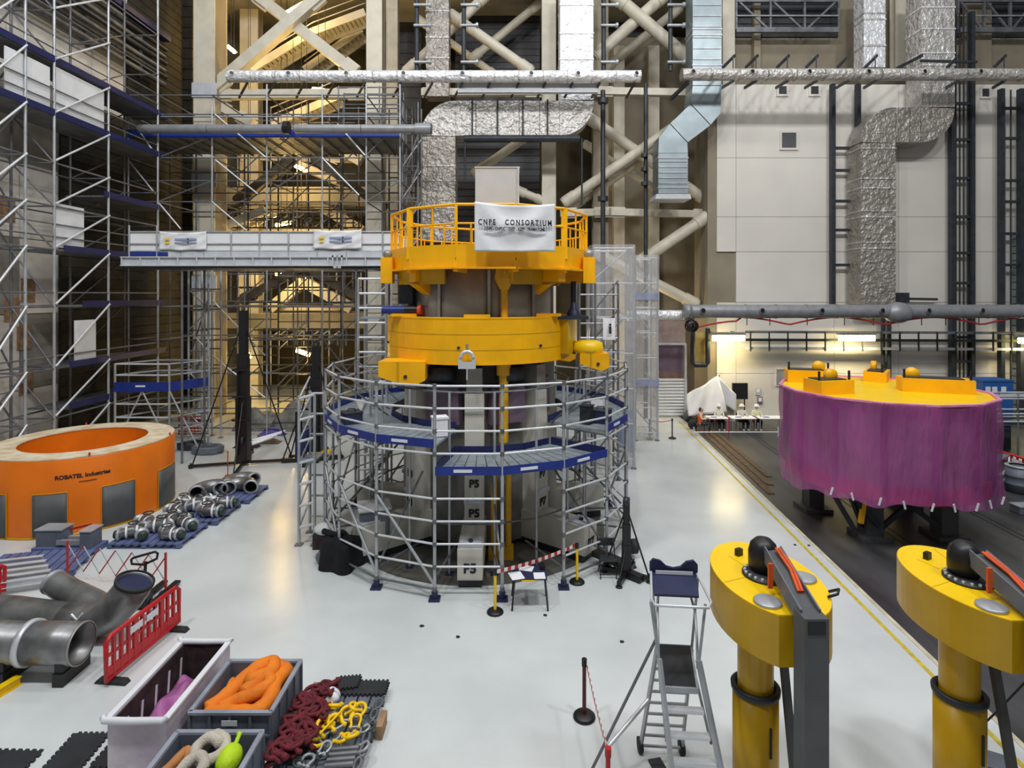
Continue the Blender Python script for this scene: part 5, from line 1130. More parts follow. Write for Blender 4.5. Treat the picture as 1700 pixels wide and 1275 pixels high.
def bin_(xa, xb, ya, yb, h, lab):
    t = thing('storage_bin', ((xa + xb) / 2, (ya + yb) / 2, 0), lab, 'bin', 'grey storage bins'); w = .05
    B('base', M_bin, t, (xa, ya, .1), (xb, yb, .16))
    for (a, b) in (((xa, ya), (xa + w, yb)), ((xb - w, ya), (xb, yb)), ((xa + w, ya), (xb - w, ya + w)), ((xa + w, yb - w), (xb - w, yb))): B('side', M_bin, t, (a[0], a[1], .16), (b[0], b[1], h))
    for (p, q) in (((xa - .02, ya), (xb + .02, ya)), ((xa - .02, yb), (xb + .02, yb)), ((xa, ya), (xa, yb)), ((xb, ya), (xb, yb))): slab('rim', mat('pale_bin_rim', (150, 156, 168), .5), t, (*p, h), (*q, h), .07, .04)
    for k in range(5): xx = xa + (xb - xa) * k / 4; B('rib', M_bin, t, (xx - .02, ya - .03, .16), (xx + .02, ya, h - .03)); 
    for k in range(5): yy = ya + (yb - ya) * k / 4; B('rib', M_bin, t, (xb, yy - .02, .16), (xb + .03, yy + .02, h - .03))
    slab('low_rib', M_bin, t, (xa, ya - .02, h * .55), (xb, ya - .02, h * .55), .03, .03)
    for xx in (xa + .1, (xa + xb) / 2, xb - .1):
        for yy in (ya + .1, yb - .1): B('foot', M_bin, t, (xx - .07, yy - .07, 0), (xx + .07, yy + .07, .1))
    slab('label', M_label, t, ((xa + xb) / 2 - .12, ya - .035, h - .14), ((xa + xb) / 2 + .12, ya - .035, h - .14), .008, .08)
bin_(-4.97, -3.72, 8.92, 10.18, .76, 'grey storage bin full of orange slings')
bin_(-4.93, -3.68, 7.25, 8.52, .76, 'grey storage bin holding ropes and a lime bag')
def coil(pts, r, m, name, lab, cat, grp=None, n=10, sub=6):
    pts = [Vector(p) for p in pts]; out = []
    for i in range(len(pts) - 1):
        p0, p1, p2, p3 = pts[max(i - 1, 0)], pts[i], pts[i + 1], pts[min(i + 2, len(pts) - 1)]
        for k in range(sub):
            t = k / sub; out.append(.5 * ((2 * p1) + (p2 - p0) * t + (2 * p0 - 5 * p1 + 4 * p2 - p3) * t * t + (3 * p1 - p0 - 3 * p2 + p3) * t ** 3))
    out.append(pts[-1])
    rr = [r * (1 + .05 * math.sin(i * 1.1)) * (.5 if i in (0, len(out) - 1) else 1) for i in range(len(out))]
    o = MB().path(out, rr, n).build(name, m, None, lab, cat, grp)
    return o
# orange slings heaped in the first bin
bx = lambda u, v, z: (-4.85 + 1.0 * u, 9.05 + 1.0 * v, z)
coil([bx(.05, .02, .62), bx(.3, .0, .66), bx(.6, .02, .64), bx(.85, .04, .66), bx(.95, .3, .7), bx(.9, .6, .74), bx(.95, .9, .74), bx(.75, .95, .78)], .125, M_oslin, 'round_sling', 'orange sling lying along the front of the bin', 'sling', 'orange slings')
coil([bx(.0, .1, .62), bx(.2, .28, .7), bx(.35, .55, .78), bx(.5, .8, .84), bx(.72, .92, .86), bx(.78, .7, .84), bx(.6, .5, .8), bx(.5, .3, .74)], .12, M_oslin, 'round_sling', 'orange sling looped over the top of the heap', 'sling', 'orange slings')
coil([bx(.2, .12, .62), bx(.45, .22, .7), bx(.7, .3, .76), bx(.85, .5, .8), bx(.7, .62, .84), bx(.55, .5, .84), bx(.45, .68, .8)], .11, M_oslin, 'round_sling', 'orange sling curled in the middle of the heap', 'sling', 'orange slings')
MB().grid(lambda u, v: Vector(bx(u, v, .5 + .1 * math.sin(u * 8 + 2 * v) * math.cos(v * 7))), 16, 16).build('sling_pile', M_oslin, None, 'flat orange slings lying under the heap in the bin', 'sling', kind=None)
# ropes, lime bag, blue bag in the second bin
b2 = lambda u, v, z: (-4.85 + 1.05 * u, 7.35 + 1.05 * v, z)
coil([b2(.35, .95, .62), b2(.5, 1.0, .8), b2(.68, .92, .82), b2(.75, .75, .78), b2(.6, .62, .76), b2(.42, .66, .76), b2(.36, .82, .78), b2(.5, .9, .86), b2(.7, .8, .84)], .075, M_rope, 'thick_rope', 'thick pale rope coiled at the back of the bin', 'rope', 'pale ropes')
coil([b2(.25, .35, .62), b2(.35, .55, .76), b2(.5, .62, .82), b2(.62, .5, .8), b2(.58, .3, .76), b2(.42, .25, .74), b2(.3, .4, .72)], .075, M_rope, 'thick_rope', 'thick pale rope coiled at the front of the bin', 'rope', 'pale ropes')
lb = thing('lime_bag', b2(.86, .7, .55), 'bulging lime green bag in the rope bin', 'bag'); MB().ball(b2(.86, .68, .72), .19, 16, (.85, 1.25, .9)).build('sack', M_lime, lb); MB().path([b2(.86, .88, .8), b2(.88, .95, .88), b2(.84, .99, .84)], .03, 8).build('neck', M_lime, lb)
bb = thing('blue_bag', b2(.7, .45, .5), 'dark blue bag beside the lime bag', 'bag'); MB().ball(b2(.72, .42, .62), .17, 14, (1, 1.1, .9)).build('sack', M_navy, bb); MB().path([b2(.66, .42, .76), b2(.72, .4, .84), b2(.78, .42, .76)], .02, 6).build('handle', M_navy, bb)
coil([b2(.02, .55, .6), b2(.12, .7, .66), b2(.2, .85, .7), b2(.3, .7, .66), b2(.18, .5, .62)], .07, mat('tan_hose', (190, 128, 70), .7), 'tan_hose', 'tan hose looped at the left of the rope bin', 'hose')
# pallet of lifting gear
pallet((-2.92, 9.35), 1.35, 1.75, 'dark pallet heaped with shackles, hooks and maroon slings', M_bin, .16)
PZ0 = .16
lg = lambda u, v, z=0.0: Vector((-3.55 + 1.25 * u, 8.5 + 1.7 * v, PZ0 + z))
B('timber_block', M_timber, None, tuple(lg(.0, 1.02, -.16)), tuple(lg(.18, 1.1, .1)), label='small timber block behind the maroon slings', cat='block', group='timber blocks')
B('timber_block', M_timber, None, tuple(lg(1.08, .5, -.16)), tuple(lg(1.16, .72, .06)), label='small timber block right of the pallet of lifting gear', cat='block', group='timber blocks')
random.seed(11)
for k in range(9):
    c = lg(.05 + .12 * (k % 3), .08 + .1 * k, .1); pts = [c + Vector((.2 * math.cos(a * 1.3 + k) * (1 - .02 * q), .17 * math.sin(a + k * .7) + .03 * math.sin(a * 3.1), .02 + .16 * abs(math.sin(a * .37 + k)))) for q, a in enumerate([2 * PI * q / 7 for q in range(30)])]
    coil(pts, .034, M_maroon, 'round_sling', 'maroon sling bundle on the pallet, %s from the near end' % ('first', 'second', 'third', 'fourth', 'fifth', 'sixth', 'seventh', 'eighth', 'ninth')[k], 'sling', 'maroon slings on the pallet', 7, 3)
def shackle(p, s, rz, tilt, m, lab, grp):
    t = thing('shackle', p, lab, 'shackle', grp); mt = Matrix.Translation(Vector(p)) @ Matrix.Rotation(rz, 4, 'Z') @ Matrix.Rotation(tilt, 4, 'X') @ Matrix.Scale(s, 4)
    pts = [Vector((-.5, 0, .0)), Vector((-.5, 0, .35))] + [Vector((-.62 * math.cos(a), 0, .75 + .6 * math.sin(a))) for a in [PI * q / 8 for q in range(9)]] + [Vector((.5, 0, .35)), Vector((.5, 0, 0))]
    MB().path(pts, .17, 8).xf(mt).build('bow', m, t); MB().tube((-.75, 0, 0), (.75, 0, 0), .12, 8).xf(mt).build('pin', M_galv, t)
    for e in (-.5, .5): MB().lathe([(0, -.14), (.22, -.14), (.22, .14), (0, .14)], (e, 0, 0), 10, (1, 0, 0)).xf(mt).build('eye', m, t)
ordn = ('first', 'second', 'third', 'fourth', 'fifth', 'sixth', 'seventh', 'eighth', 'ninth', 'tenth', 'eleventh', 'twelfth', 'thirteenth', 'fourteenth')
for k in range(13):
    u, v = .46 + .16 * (k % 3) + .03 * (k % 2), .3 + .5 * k / 13
    shackle(lg(u, v, .06 + .05 * random.random()), random.uniform(.13, .18), random.uniform(0, 6), random.uniform(.9, 1.5), M_yelb, 'yellow shackle on the pallet of lifting gear, %s from the near end' % ordn[k], 'yellow shackles')
for k in range(10):
    shackle(lg((.36, .52, .94, .42, .9)[k % 5], (.05, .18, .22, .27, .45)[k % 5] + .30 * (k // 5) * (k % 5 > 1), .06), random.uniform(.11, .15), random.uniform(0, 6), random.uniform(1.1, 1.5), M_green if k % 2 else M_galv, '%s shackle at the front of the pallet, %s from the near end' % ('dark green' if k % 2 else 'plain grey', ordn[k]), 'dark and grey shackles')
for k in range(4): 
    p = lg(.62, .04 + .06 * k, .06); MB().tube(p, p + Vector((.42, .02, .02)), .04, 8).build('steel_bar', M_galvd, None, 'grey steel bar at the near end of the pallet, %s from the front' % ordn[k], 'bar', 'grey bars on the pallet')
for k in range(6):
    p = lg(1.0 + .02 * (k % 2), .06 + .15 * k, .03); pts = [p + Vector((.05 * math.cos(a), .12 * math.sin(a), .04)) for a in [2 * PI * q / 10 for q in range(10)]]
    MB().path(pts, .022, 6, closed=True).build('chain_link', M_galvd, None, 'dark chain ring along the right side of the pallet, %s from the front' % ordn[k], 'chain', 'dark chain rings')
MB().tube(lg(.44, .3, .2), lg(.62, .62, .22), .018, 8).build('yellow_pin', M_yelb, None, 'long yellow pin lying across the shackles', 'pin')
wr_ = MB().grid(lambda u, v: lg(.32, .86, .12) + Vector((.17 * math.sin(PI * v) * math.cos(2 * PI * u) * (1 + .15 * math.sin(9 * u * PI)), .17 * math.sin(PI * v) * math.sin(2 * PI * u), .13 * math.cos(PI * v) * (1 + .2 * math.sin(12 * u)))), 24, 10).build('film_bundle', M_label, None, 'crumpled white film bundle behind the yellow shackles', 'film')
# toothed rubber mats
def mat_tile(corner, ux, uy, nx, ny, lab, z=0.0):
    c = Vector(corner); ux, uy = Vector(ux), Vector(uy); pts = []
    def tooth(p, q, nrm, n):
        out = []
        for k in range(n):
            a, b = p.lerp(q, (k + .0) / n), p.lerp(q, (k + .5) / n); e = p.lerp(q, (k + 1) / n); out += [a, a + nrm * .035, b + nrm * .035, b]
        return out
    p0, p1, p2, p3 = c, c + ux, c + ux + uy, c + uy
    pts = tooth(p0, p1, -uy.normalized(), nx) + tooth(p1, p2, ux.normalized(), ny) + tooth(p2, p3, uy.normalized(), nx) + tooth(p3, p0, -ux.normalized(), ny)
    return MB().extr([Vector((p.x, p.y, z)) for p in pts], (0, 0, .03)).build('rubber_mat', M_rub, None, lab, 'mat', 'toothed rubber mats')
p = G(90, 1280); mat_tile(p - Vector((.18, 0, 0)), Vector((.55, .0, 0)), Vector((-.05, .72, 0)), 6, 8, 'toothed dark mat tile pointing towards the red barrier', .0)
p = G(-40, 1262); mat_tile(p + Vector((0, -.45, 0)), Vector((.9, -.02, 0)), Vector((0, .62, 0)), 8, 6, 'toothed dark mat tile at the bottom left corner', .0)
p = G(150, 1275); mat_tile(p, Vector((.5, 0, 0)), Vector((0, .5, 0)), 5, 5, 'toothed dark mat tile beside the white crate', .0)
mt1 = mat_tile(lg(.42, .98, 0) - Vector((0, 0, .0)), Vector((.78, .0, 0)), Vector((.0, .34, 0)), 10, 5, 'toothed black mat tile leaning behind the shackles', .17)
mat_tile(lg(.3, 1.03, 0), Vector((.4, .05, 0)), Vector((.0, .3, 0)), 6, 5, 'toothed black mat tile under the white film bundle', .205)
# ---- black draped equipment and bags left of the ring scaffold
bd = thing('draped_case', G(568, 948), 'black cloth draped over a case left of the round scaffold', 'case'); c = G(568, 940)
def dr(u, v):
    a = 2 * PI * u; rr = .5 + .12 * math.cos(4 * a) + (.1 * (1 - v)); z = .02 + .8 * v - .06 * math.sin(3 * a) * v
    return c + Vector((rr * .85 * math.cos(a + .4) * (1 if v < .98 else .0), rr * .8 * math.sin(a + .4) * (1 if v < .98 else 0), z))
MB().grid(dr, 36, 10, closeu=True).build('cloth', M_cloth, bd)
MB().path([c + Vector((-.55, .2, .85)), c + Vector((-.3, .0, .86)), c + Vector((0, -.05, .84))], .08, 8).build('strap_roll', M_cloth, bd)
wb_ = thing('white_sack', G(540, 905), 'white sack on a brown box left of the black cloth', 'sack'); c = G(540, 908); B('box', M_crin, wb_, (c.x - .3, c.y - .2, 0), (c.x + .25, c.y + .25, .42)); MB().ball(c + Vector((-.02, 0, .52)), .3, 14, (1, .9, .55)).build('sack', M_sheet, wb_)
sg = thing('grey_bag', G(538, 945), 'small grey bag in front of the black cloth', 'bag'); c = G(545, 935); MB().ball(c + Vector((-.15, 0, .17)), .2, 12, (1.0, .8, .85)).build('sack', M_bin, sg); MB().path([c + Vector((-.25, 0, .3)), c + Vector((-.15, 0, .42)), c + Vector((-.05, 0, .3))], .02, 6).build('handle', M_black, sg)
mch = thing('wrapped_unit', rad(-62, 5.3), 'grey film-wrapped unit standing beside the left legs', 'unit'); c = rad(-55, 3.3); MB().box((c.x - .1, c.y - .2, .95), (.8, .7, .7), .3).build('body', M_bin, mch, bevel=.06); MB().box((c.x - .1, c.y - .2, 1.34), (.9, .8, .1), .3).build('wrap_top', M_sheet, mch, bevel=.04)
for s in (-1, 1): MB().box((c.x - .1 + s * .25, c.y - .2, .3), (.08, .5, .6), .3).build('leg', M_iron, mch)
# ---- black telescopic lifts
def lift(base, hgt, lab, out=1.0, rz=0.0, fork=True, thin=False):
    L = Vector(base); t = thing('black_lift', L, lab, 'lift', 'black telescopic lifts'); X = Vector((math.cos(rz), math.sin(rz), 0)); Yv = Vector((-math.sin(rz), math.cos(rz), 0)); Z = Vector((0, 0, 1))
    for k, w in enumerate((.3, .42, .5) if not thin else (.15, .19, .22)): slab('mast_section', M_black, t, L + Z * .12, L + Z * hgt * (1 - .28 * k) if k else L + Z * hgt, w, w * .8)
    MB().lathe([(0, -.06), (.12, -.06), (.12, .06), (0, .06)], L + Z * (hgt + .03), 12, X).build('pulley', M_iron, t)
    for sx, sy in ((1, 0), (-1, 0), (0, 1), (0, -1)):
        d = (X * sx + Yv * sy) * out; slab('outrigger', M_black, t, L + Z * .12, L + d + Z * .1, .1, .1)
        bar('stay', M_black, t, L + d * .93 + Z * .14, L + Z * hgt * .94 if sx else L + Z * hgt * .45, .03 if not thin else .022, 8); bar('foot_jack', M_black, t, L + d * .96, L + d * .96 + Z * .22, .035, 8); MB().lathe([(0, 0), (.09, 0), (.08, .03), (0, .03)], L + d * .96, 10).build('foot_pad', M_rub, t)
    if fork:
        for s in (-.18, .18): slab('lift_frame', M_black, t, L + X * s - Yv * .25 + Z * .5, L + X * s - Yv * .25 + Z * hgt * .62, .06, .06)
        for f in (.3, .45, .62): slab('cross_bar', M_black, t, L - X * .4 - Yv * .25 + Z * hgt * f, L + X * .3 - Yv * .25 + Z * hgt * f, .06, .08)
        MB().lathe([(.05, -.05), (.16, -.05), (.16, .05), (.05, .05)], L + Yv * -.2 + Z * 1.1, 12, X).build('winch', M_iron, t)
    return t
lift(G(404, 772), 6.55, 'tall black telescopic lift with spread stays behind the valves', 2.1, .25)
lift(G(525, 762), 4.95, 'shorter black telescopic lift left of the round scaffold', 1.25, -.1)
l3 = lift(G(1040, 958), 1.9, 'short black lift mast right of the round scaffold', .62, -.5, False, True)
MB().lathe([(0, -.07), (.2, -.07), (.2, .07), (0, .07)], G(1052, 925) + Vector((0, 0, .3)), 14, (1, .2, 0)).build('wheel', M_rub, l3)
slab('wheel_leg', M_black, l3, G(1040, 958) + Vector((0, 0, .12)), G(1066, 968) + Vector((0, 0, .1)), .2, .16); slab('wheel_leg', M_black, l3, G(1040, 958) + Vector((0, 0, .3)), G(988, 935) + Vector((0, 0, .3)), .3, .14)
sl = thing('black_lift', G(496, 768), 'low black lift base with wheels between the two masts', 'lift', 'black telescopic lifts'); c = G(496, 768)
slab('mast_section', M_black, sl, c + Vector((0, 0, .1)), c + Vector((0, 0, 2.2)), .24, .2); slab('outrigger', M_black, sl, c + Vector((-.7, -.1, .12)), c + Vector((1.6, .5, .12)), .16, .16); bar('stay', M_black, sl, c + Vector((-.65, -.1, .15)), c + Vector((0, 0, 2.0)), .03)
for dx in (.35, .75): MB().lathe([(0, -.06), (.17, -.06), (.17, .06), (0, .06)], c + Vector((dx, -.05, .17)), 14, (0, 1, 0)).build('wheel', M_rub, sl)
B('tray', M_yelb, sl, (c.x + .3, c.y + .3, .3), (c.x + 1.2, c.y + .8, .36))
# ---- clutter at the foot of the recess
random.seed(5)
cl = [(345, 752, .9, .35, M_bin, 'coiled grey hose bundle left of the tall lift'), (318, 745, .8, .45, M_iron, 'dark hose bundle behind the orange ring')]
for x, y, w, hh, m, lab in cl:
    c = G(x, y); pts = [c + Vector((w * .7 * math.cos(a), w * .45 * math.sin(a), .1 + .08 * (q // 8))) for q, a in enumerate([2 * PI * q / 8 for q in range(25)])]
    coil(pts, .09, m, 'hose_bundle', lab, 'hose', 'hose bundles on the floor')
for k, (x, y, w, d, hh, m, lab) in enumerate(((440, 735, 1.5, .6, .3, M_wood, 'heap of brown straps right of the tall lift'), (452, 722, 1.4, .5, .35, mat('violet_cloth', (96, 86, 168), .8), 'violet cloth heap behind the brown straps'), (410, 742, 1.2, .5, .3, M_crin, 'dark bar heap at the foot of the tall lift'))):
    c = G(x, y); MB().grid(lambda u, v: c + Vector((w * (u - .5), d * (v - .5), .02 + hh * math.sin(PI * u) * math.sin(PI * v) * (1 + .4 * math.sin(u * 17) * math.sin(v * 9)))), 18, 10).build('cloth_heap', m, None, lab, 'cloth', 'heaps on the floor')
for k in range(4):
    c = G(392 + 8 * k, 752 - 4 * k); MB().tube(c + Vector((0, 0, .12 + .04 * k)), c + Vector((1.3, .9, .5)), .05, 8).build('loose_tube', M_galvb, None, 'shiny tube leaning at the foot of the tall lift, %s from the left' % ordn[k], 'tube', 'leaning tubes')
def net(c, w, hh, lab):
    t = thing('safety_net', c, lab, 'net'); L = Vector(c)
    for s in (-w / 2, w / 2): bar('post', M_redp, t, L + Vector((s, 0, 0)), L + Vector((s, 0, hh)), .03, 6)
    for k in range(7): slab('strand', M_redp, t, L + Vector((-w / 2, 0, .1 + (hh - .1) * k / 6)), L + Vector((w / 2, 0, .1 + (hh - .1) * k / 6)), .01, .06)
    for k in range(1, 8): slab('strand', M_redp, t, L + Vector((-w / 2 + w * k / 8, 0, .1)), L + Vector((-w / 2 + w * k / 8, 0, hh)), .01, .05)
net(G(318, 724), 1.3, 1.0, 'red safety net behind the orange ring')
for (x, y, lab) in ((378, 790, 'thin red rope post by the rear pallet'), (412, 762, 'thin red rope post at the foot of the tall lift')):
    c = G(x, y); t = thing('rope_post', c, lab, 'post', 'thin red posts'); bar('rod', M_redp, t, c, c + Vector((0, 0, .95)), .02, 6); MB().lathe([(0, 0), (.12, 0), (.1, .03), (0, .03)], c, 10).build('foot', M_redp, t); MB().ball(c + Vector((0, 0, .95)), .04, 8).build('knob', M_redp, t)
c = G(340, 702); wm = thing('white_machine', c, 'small white machine standing behind the safety net', 'machine'); B('body', M_label, wm, (c.x - .35, c.y - .3, .25), (c.x + .35, c.y + .3, .9)); B('top', M_sheet, wm, (c.x - .25, c.y - .2, .9), (c.x + .2, c.y + .2, 1.15))
for s in (-.28, .28): B('leg', M_iron, wm, (c.x + s - .04, c.y - .3, 0), (c.x + s + .04, c.y + .3, .25))
for k, (x, w, d, hh, lab) in enumerate(((430, 2.4, 1.2, 1.1, 'grey film-covered heap right of the tall lift'), (500, 3.0, 1.4, 1.5, 'large grey film-covered heap behind the low lift'), (560, 2.0, 1.2, 1.0, 'grey film-covered heap left of the ladder tower'))):
    c = G(x, 712); MB().grid(lambda u, v: c + Vector((w * (u - .5), d * (v - .5), hh * (math.sin(PI * u) ** .5) * (math.sin(PI * v) ** .4) * (1 + .12 * math.sin(u * 13 + v * 6)))), 22, 12).build('covered_heap', mat('grey_film', (132, 130, 124), .5, var=.2, bump=.5, bscale=5), None, lab, 'heap', 'film-covered heaps')
c = Vector((-18.9, 23.4, 0)); t = thing('dark_cabinet', c, 'dark cabinet at the foot of the left scaffold', 'cabinet')
for k in range(3): B('door', M_black, t, (c.x - .5, c.y + k * .6, .08), (c.x + .1, c.y + k * .6 + .57, 1.5))
B('plinth', M_iron, t, (c.x - .5, c.y, 0), (c.x + .08, c.y + 1.77, .08))
ga = thing('gas_arch', W(30, 620, 21), 'dark bent pipe arch against the left wall', 'pipe'); MB().path([(-20.25, 20.6, 0), (-20.25, 20.6, 3.9), (-20.25, 20.75, 4.2), (-20.25, 21.0, 4.35), (-20.25, 21.9, 4.35), (-20.25, 22.1, 4.2), (-20.25, 22.2, 3.9), (-20.25, 22.2, 0)], .14, 10).build('arch', M_iron, ga)
for z in (1.2, 2.6): slab('bracket', M_iron, ga, (-20.25, 20.6, z), (-20.25, 22.2, z), .06, .08)
# ================================================================= centre floor
def stanchion(p, h, mp, mb_, lab, grp, head=M_black):
    p = Vector(p); t = thing('stanchion', p, lab, 'stanchion', grp)
    MB().lathe([(0, 0), (.19, 0), (.19, .03), (.16, .06), (.04, .08), (0, .08)], p, 22).build('base', mb_, t); bar('post', mp, t, p + Vector((0, 0, .07)), p + Vector((0, 0, h - .1)), .034, 12); bar('tape_head', head, t, p + Vector((0, 0, h - .12)), p + Vector((0, 0, h)), .045, 12)
    return t
def tape(p, q, n, lab):
    p, q = Vector(p), Vector(q); t = thing('barrier_tape', p.lerp(q, .5), lab, 'tape')
    for k in range(n):
        a, b = p.lerp(q, k / n), p.lerp(q, (k + 1) / n); s = lambda f: Vector((0, 0, -.06 * math.sin(PI * f)))
        slab('stripe', M_tape_r if k % 2 else M_tape_w, t, a + s(k / n), b + s((k + 1) / n), .008, .085)
s1, s2 = G(822, 1017), G(958, 967)
stanchion(s1, .98, M_yelb, M_black, 'yellow stanchion left of the table with papers', 'yellow stanchions'); stanchion(s2, .98, M_yelb, M_black, 'yellow stanchion right of the table with papers', 'yellow stanchions')
tape(s1 + Vector((.04, 0, .93)), s2 + Vector((-.04, 0, .93)), 24, 'red and white tape strung between the yellow stanchions')
s3, s4 = G(970, 1191), Vector((1.32, 7.95, 0))
stanchion(s3, 1.0, mat('dark_red_post', (92, 16, 24), .4), M_black, 'dark red stanchion on a black disc left of the step ladder', 'dark red stanchions'); stanchion(s4, .98, M_red, M_black, 'red stanchion at the bottom edge below the step ladder', 'dark red stanchions', M_red)
tape(s3 + Vector((.04, 0, .9)), s4 + Vector((0, .04, .92)), 26, 'red and white tape running to the bottom edge')
stanchion(G(1078, 729), 1.0, M_black, M_black, 'far dark stanchion next to the film-wrapped tower', 'far dark stanchions'); stanchion(G(1116, 728), 1.0, M_iron, M_black, 'far dark stanchion in front of the roller shutter', 'far dark stanchions')
p, q = G(1078, 729), G(1116, 728); MB().path([p + Vector((0, 0, .92)), p.lerp(q, .5) + Vector((0, 0, .84)), q + Vector((0, 0, .92))], .02, 6).build('barrier_rope', M_redp, None, 'thin rope between the two far dark stanchions', 'rope')
# table with papers
tx0, tx1, ty0, ty1 = .02, .80, 13.18, 13.85
tb = thing('folding_table', ((tx0 + tx1) / 2, 13.5, 0), 'small black folding table covered with papers', 'table')
B('tabletop', M_navy, tb, (tx0, ty0, .7), (tx1, ty1, .74)); slab('front_edge', M_yelb, tb, (tx0 + .2, ty0 - .01, .69), (tx0 + .5, ty0 - .01, .69), .02, .03)
for sx, sy in ((tx0, ty0), (tx1, ty0), (tx0, ty1), (tx1, ty1)): bar('leg', M_black, tb, (sx + (.04 if sx == tx0 else -.04), sy + (.04 if sy == ty0 else -.04), .7), (sx + (-.02 if sx == tx0 else .02), sy, 0), .022, 8)
for (x, y, w, d, rz, lab) in ((.1, 13.3, .3, .36, .3, 'tilted paper sheet at the left end of the table'), (.34, 13.66, .32, .26, -.25, 'paper sheet at the back of the table'), (.63, 13.3, .26, .3, .05, 'paper sheet at the front right of the table')):
    MB().box((x, y, .748), (w, d, .008), rz).build('paper_sheet', M_paper, None, lab, 'paper', 'papers on the small table')
c = Vector((.72, 13.7, .74)); t = thing('pen_case', c, 'small black case on the right of the table', 'case'); MB().box(c + Vector((0, 0, .05)), (.12, .2, .1)).build('body', M_black, t, bevel=.01); MB().tube(c + Vector((-.02, 0, .1)), c + Vector((-.02, 0, .13)), .015, 6).build('knob', M_iron, t)
# folding chair
c = G(1008, 955); ch = thing('folding_chair', c, 'black folding chair leaning by the short black lift', 'chair')
MB().box(c + Vector((0, 0, .44)), (.42, .4, .03)).build('seat', M_rub, ch, bevel=.01)
MB().box(c + Vector((-.02, .2, .78)), (.4, .03, .2)).build('backrest', M_rub, ch, bevel=.01)
for s in (-.2, .2): bar('leg', M_black, ch, c + Vector((s, .24, .88)), c + Vector((s, -.22, 0)), .014, 6); bar('leg', M_black, ch, c + Vector((s, -.16, .44)), c + Vector((s, .26, 0)), .014, 6)
bar('stretcher', M_black, ch, c + Vector((-.2, -.16, .1)), c + Vector((.2, -.16, .1)), .012, 6)
# blue cabinet behind the ring, at its right
c = G(1040, 752); bc = thing('blue_cabinet', c, 'tall blue wheeled cabinet behind the right edge of the round scaffold', 'cabinet')
B('body', M_bluebox, bc, (c.x - .35, c.y, .14), (c.x + .4, c.y + .7, 1.95))
for k in range(2): B('door', M_bluebox, bc, (c.x - .33 + k * .37, c.y - .03, .2), (c.x + .01 + k * .37, c.y, 1.9))
for s in (-.28, .32):
    for yy in (.08, .6): MB().lathe([(0, -.03), (.07, -.03), (.07, .03), (0, .03)], (c.x + s, c.y + yy, .07), 10, (1, 0, 0)).build('caster', M_rub, bc)
# ================================================================= platform step ladder
ld = thing('step_ladder', (2.4, 8.1, 0), 'tall aluminium platform step ladder with a blue tool tray', 'ladder')
D = lambda f, s, z: Vector((2.30 + .1 * f, 8.08 + .46 * f, z)) + Vector((.225 * s, -.02 * s, 0))   # f: far +1 / near -1, s: left -1 / right +1
zd = 2.0
MB().extr([D(1, -1, zd), D(1, 1, zd), D(-1, 1, zd), D(-1, -1, zd)], (0, 0, .03)).build('platform', M_rub, ld)
for s in (-1, 1): slab('platform_rail', M_galv, ld, D(1, s * 1.06, zd), D(-1, s * 1.06, zd), .03, .07)
slab('platform_lip', M_galv, ld, D(-1, -1.06, zd), D(-1, 1.06, zd), .03, .07); slab('platform_lip', M_galvd, ld, D(1, -1.06, zd), D(1, 1.06, zd), .03, .07)
RF = [Vector((2.02, 9.1, 0)), Vector((2.66, 9.05, 0))]; FF = [Vector((2.1, 7.0, 0)), Vector((2.82, 6.95, 0))]
for s, i in ((-1, 0), (1, 1)):
    slab('rear_stile', M_galv, ld, RF[i] + Vector((0, 0, .08)), D(1, s * 1.1, zd), .035, .07); slab('front_stile', M_galv, ld, FF[i], D(-1, s * 1.12, zd + .4), .04, .08)
    MB().lathe([(0, -.035), (.11, -.035), (.11, .035), (0, .035)], RF[i] + Vector((0, .02, .11)), 16, (1, 0, 0)).build('wheel', M_rub, ld)
    bar('guard_post', M_galv, ld, D(1, s * 1.1, zd), D(1, s * 1.5, 3.05), .02, 8); bar('guard_post', M_galv, ld, D(-1, s * 1.12, zd + .35), D(-.6, s * 1.6, 3.05), .02, 8)
    MB().path([D(1, s * 1.05, 2.75), D(.2, s * 1.15, 2.75), D(-.4, s * 1.15, 2.5), D(-.7, s * 1.12, 2.2)], .018, 8).build('knee_rail', M_galv, ld)
    slab('hinge_strut', M_galvd, ld, D(0, s * 1.05, zd - .02), FF[i].lerp(D(-1, s * 1.12, zd), .72), .025, .04)
MB().path([D(1.2, -1.5, 3.05), D(-.5, -1.55, 3.05), D(-.8, -1.35, 3.05), D(-.8, 1.75, 3.05), D(-.5, 1.95, 3.05), D(1.2, 1.5, 3.05)], .02, 8).build('top_rail', M_galvb, ld)
for k in range(9):
    f = (k + .7) / 9.6; slab('rear_rung', M_galv, ld, RF[0].lerp(D(1, -1.1, zd), f), RF[1].lerp(D(1, 1.1, zd), f), .03, .03)
for k in range(7):
    f = (k + .6) / 7.4; slab('step', M_galvb, ld, FF[0].lerp(D(-1, -1.12, zd), f), FF[1].lerp(D(-1, 1.12, zd), f), .1, .04)
MB().extr([D(1.3, -1.5, 3.0), D(1.3, 1.5, 3.0), D(.0, 1.35, 2.98), D(.0, -1.35, 2.98)], (0, 0, .03)).build('tool_tray', M_navy, ld)
mb = MB(); pr = [(-1.0, .0), (-1.0, .12), (-.85, .17), (-.55, .15), (-.3, .08), (0, .06), (.3, .08), (.55, .15), (.85, .17), (1.0, .12), (1.0, .0)]
mb.extr([D(1.3, s * 1.55, 3.03 + z * 1.15) for s, z in pr], (.0, .05, 0)).build('tray_back', M_navy, ld)
slab('tray_label', M_label, ld, D(1.18, -1.2, 3.06), D(1.18, 1.2, 3.06), .01, .05)
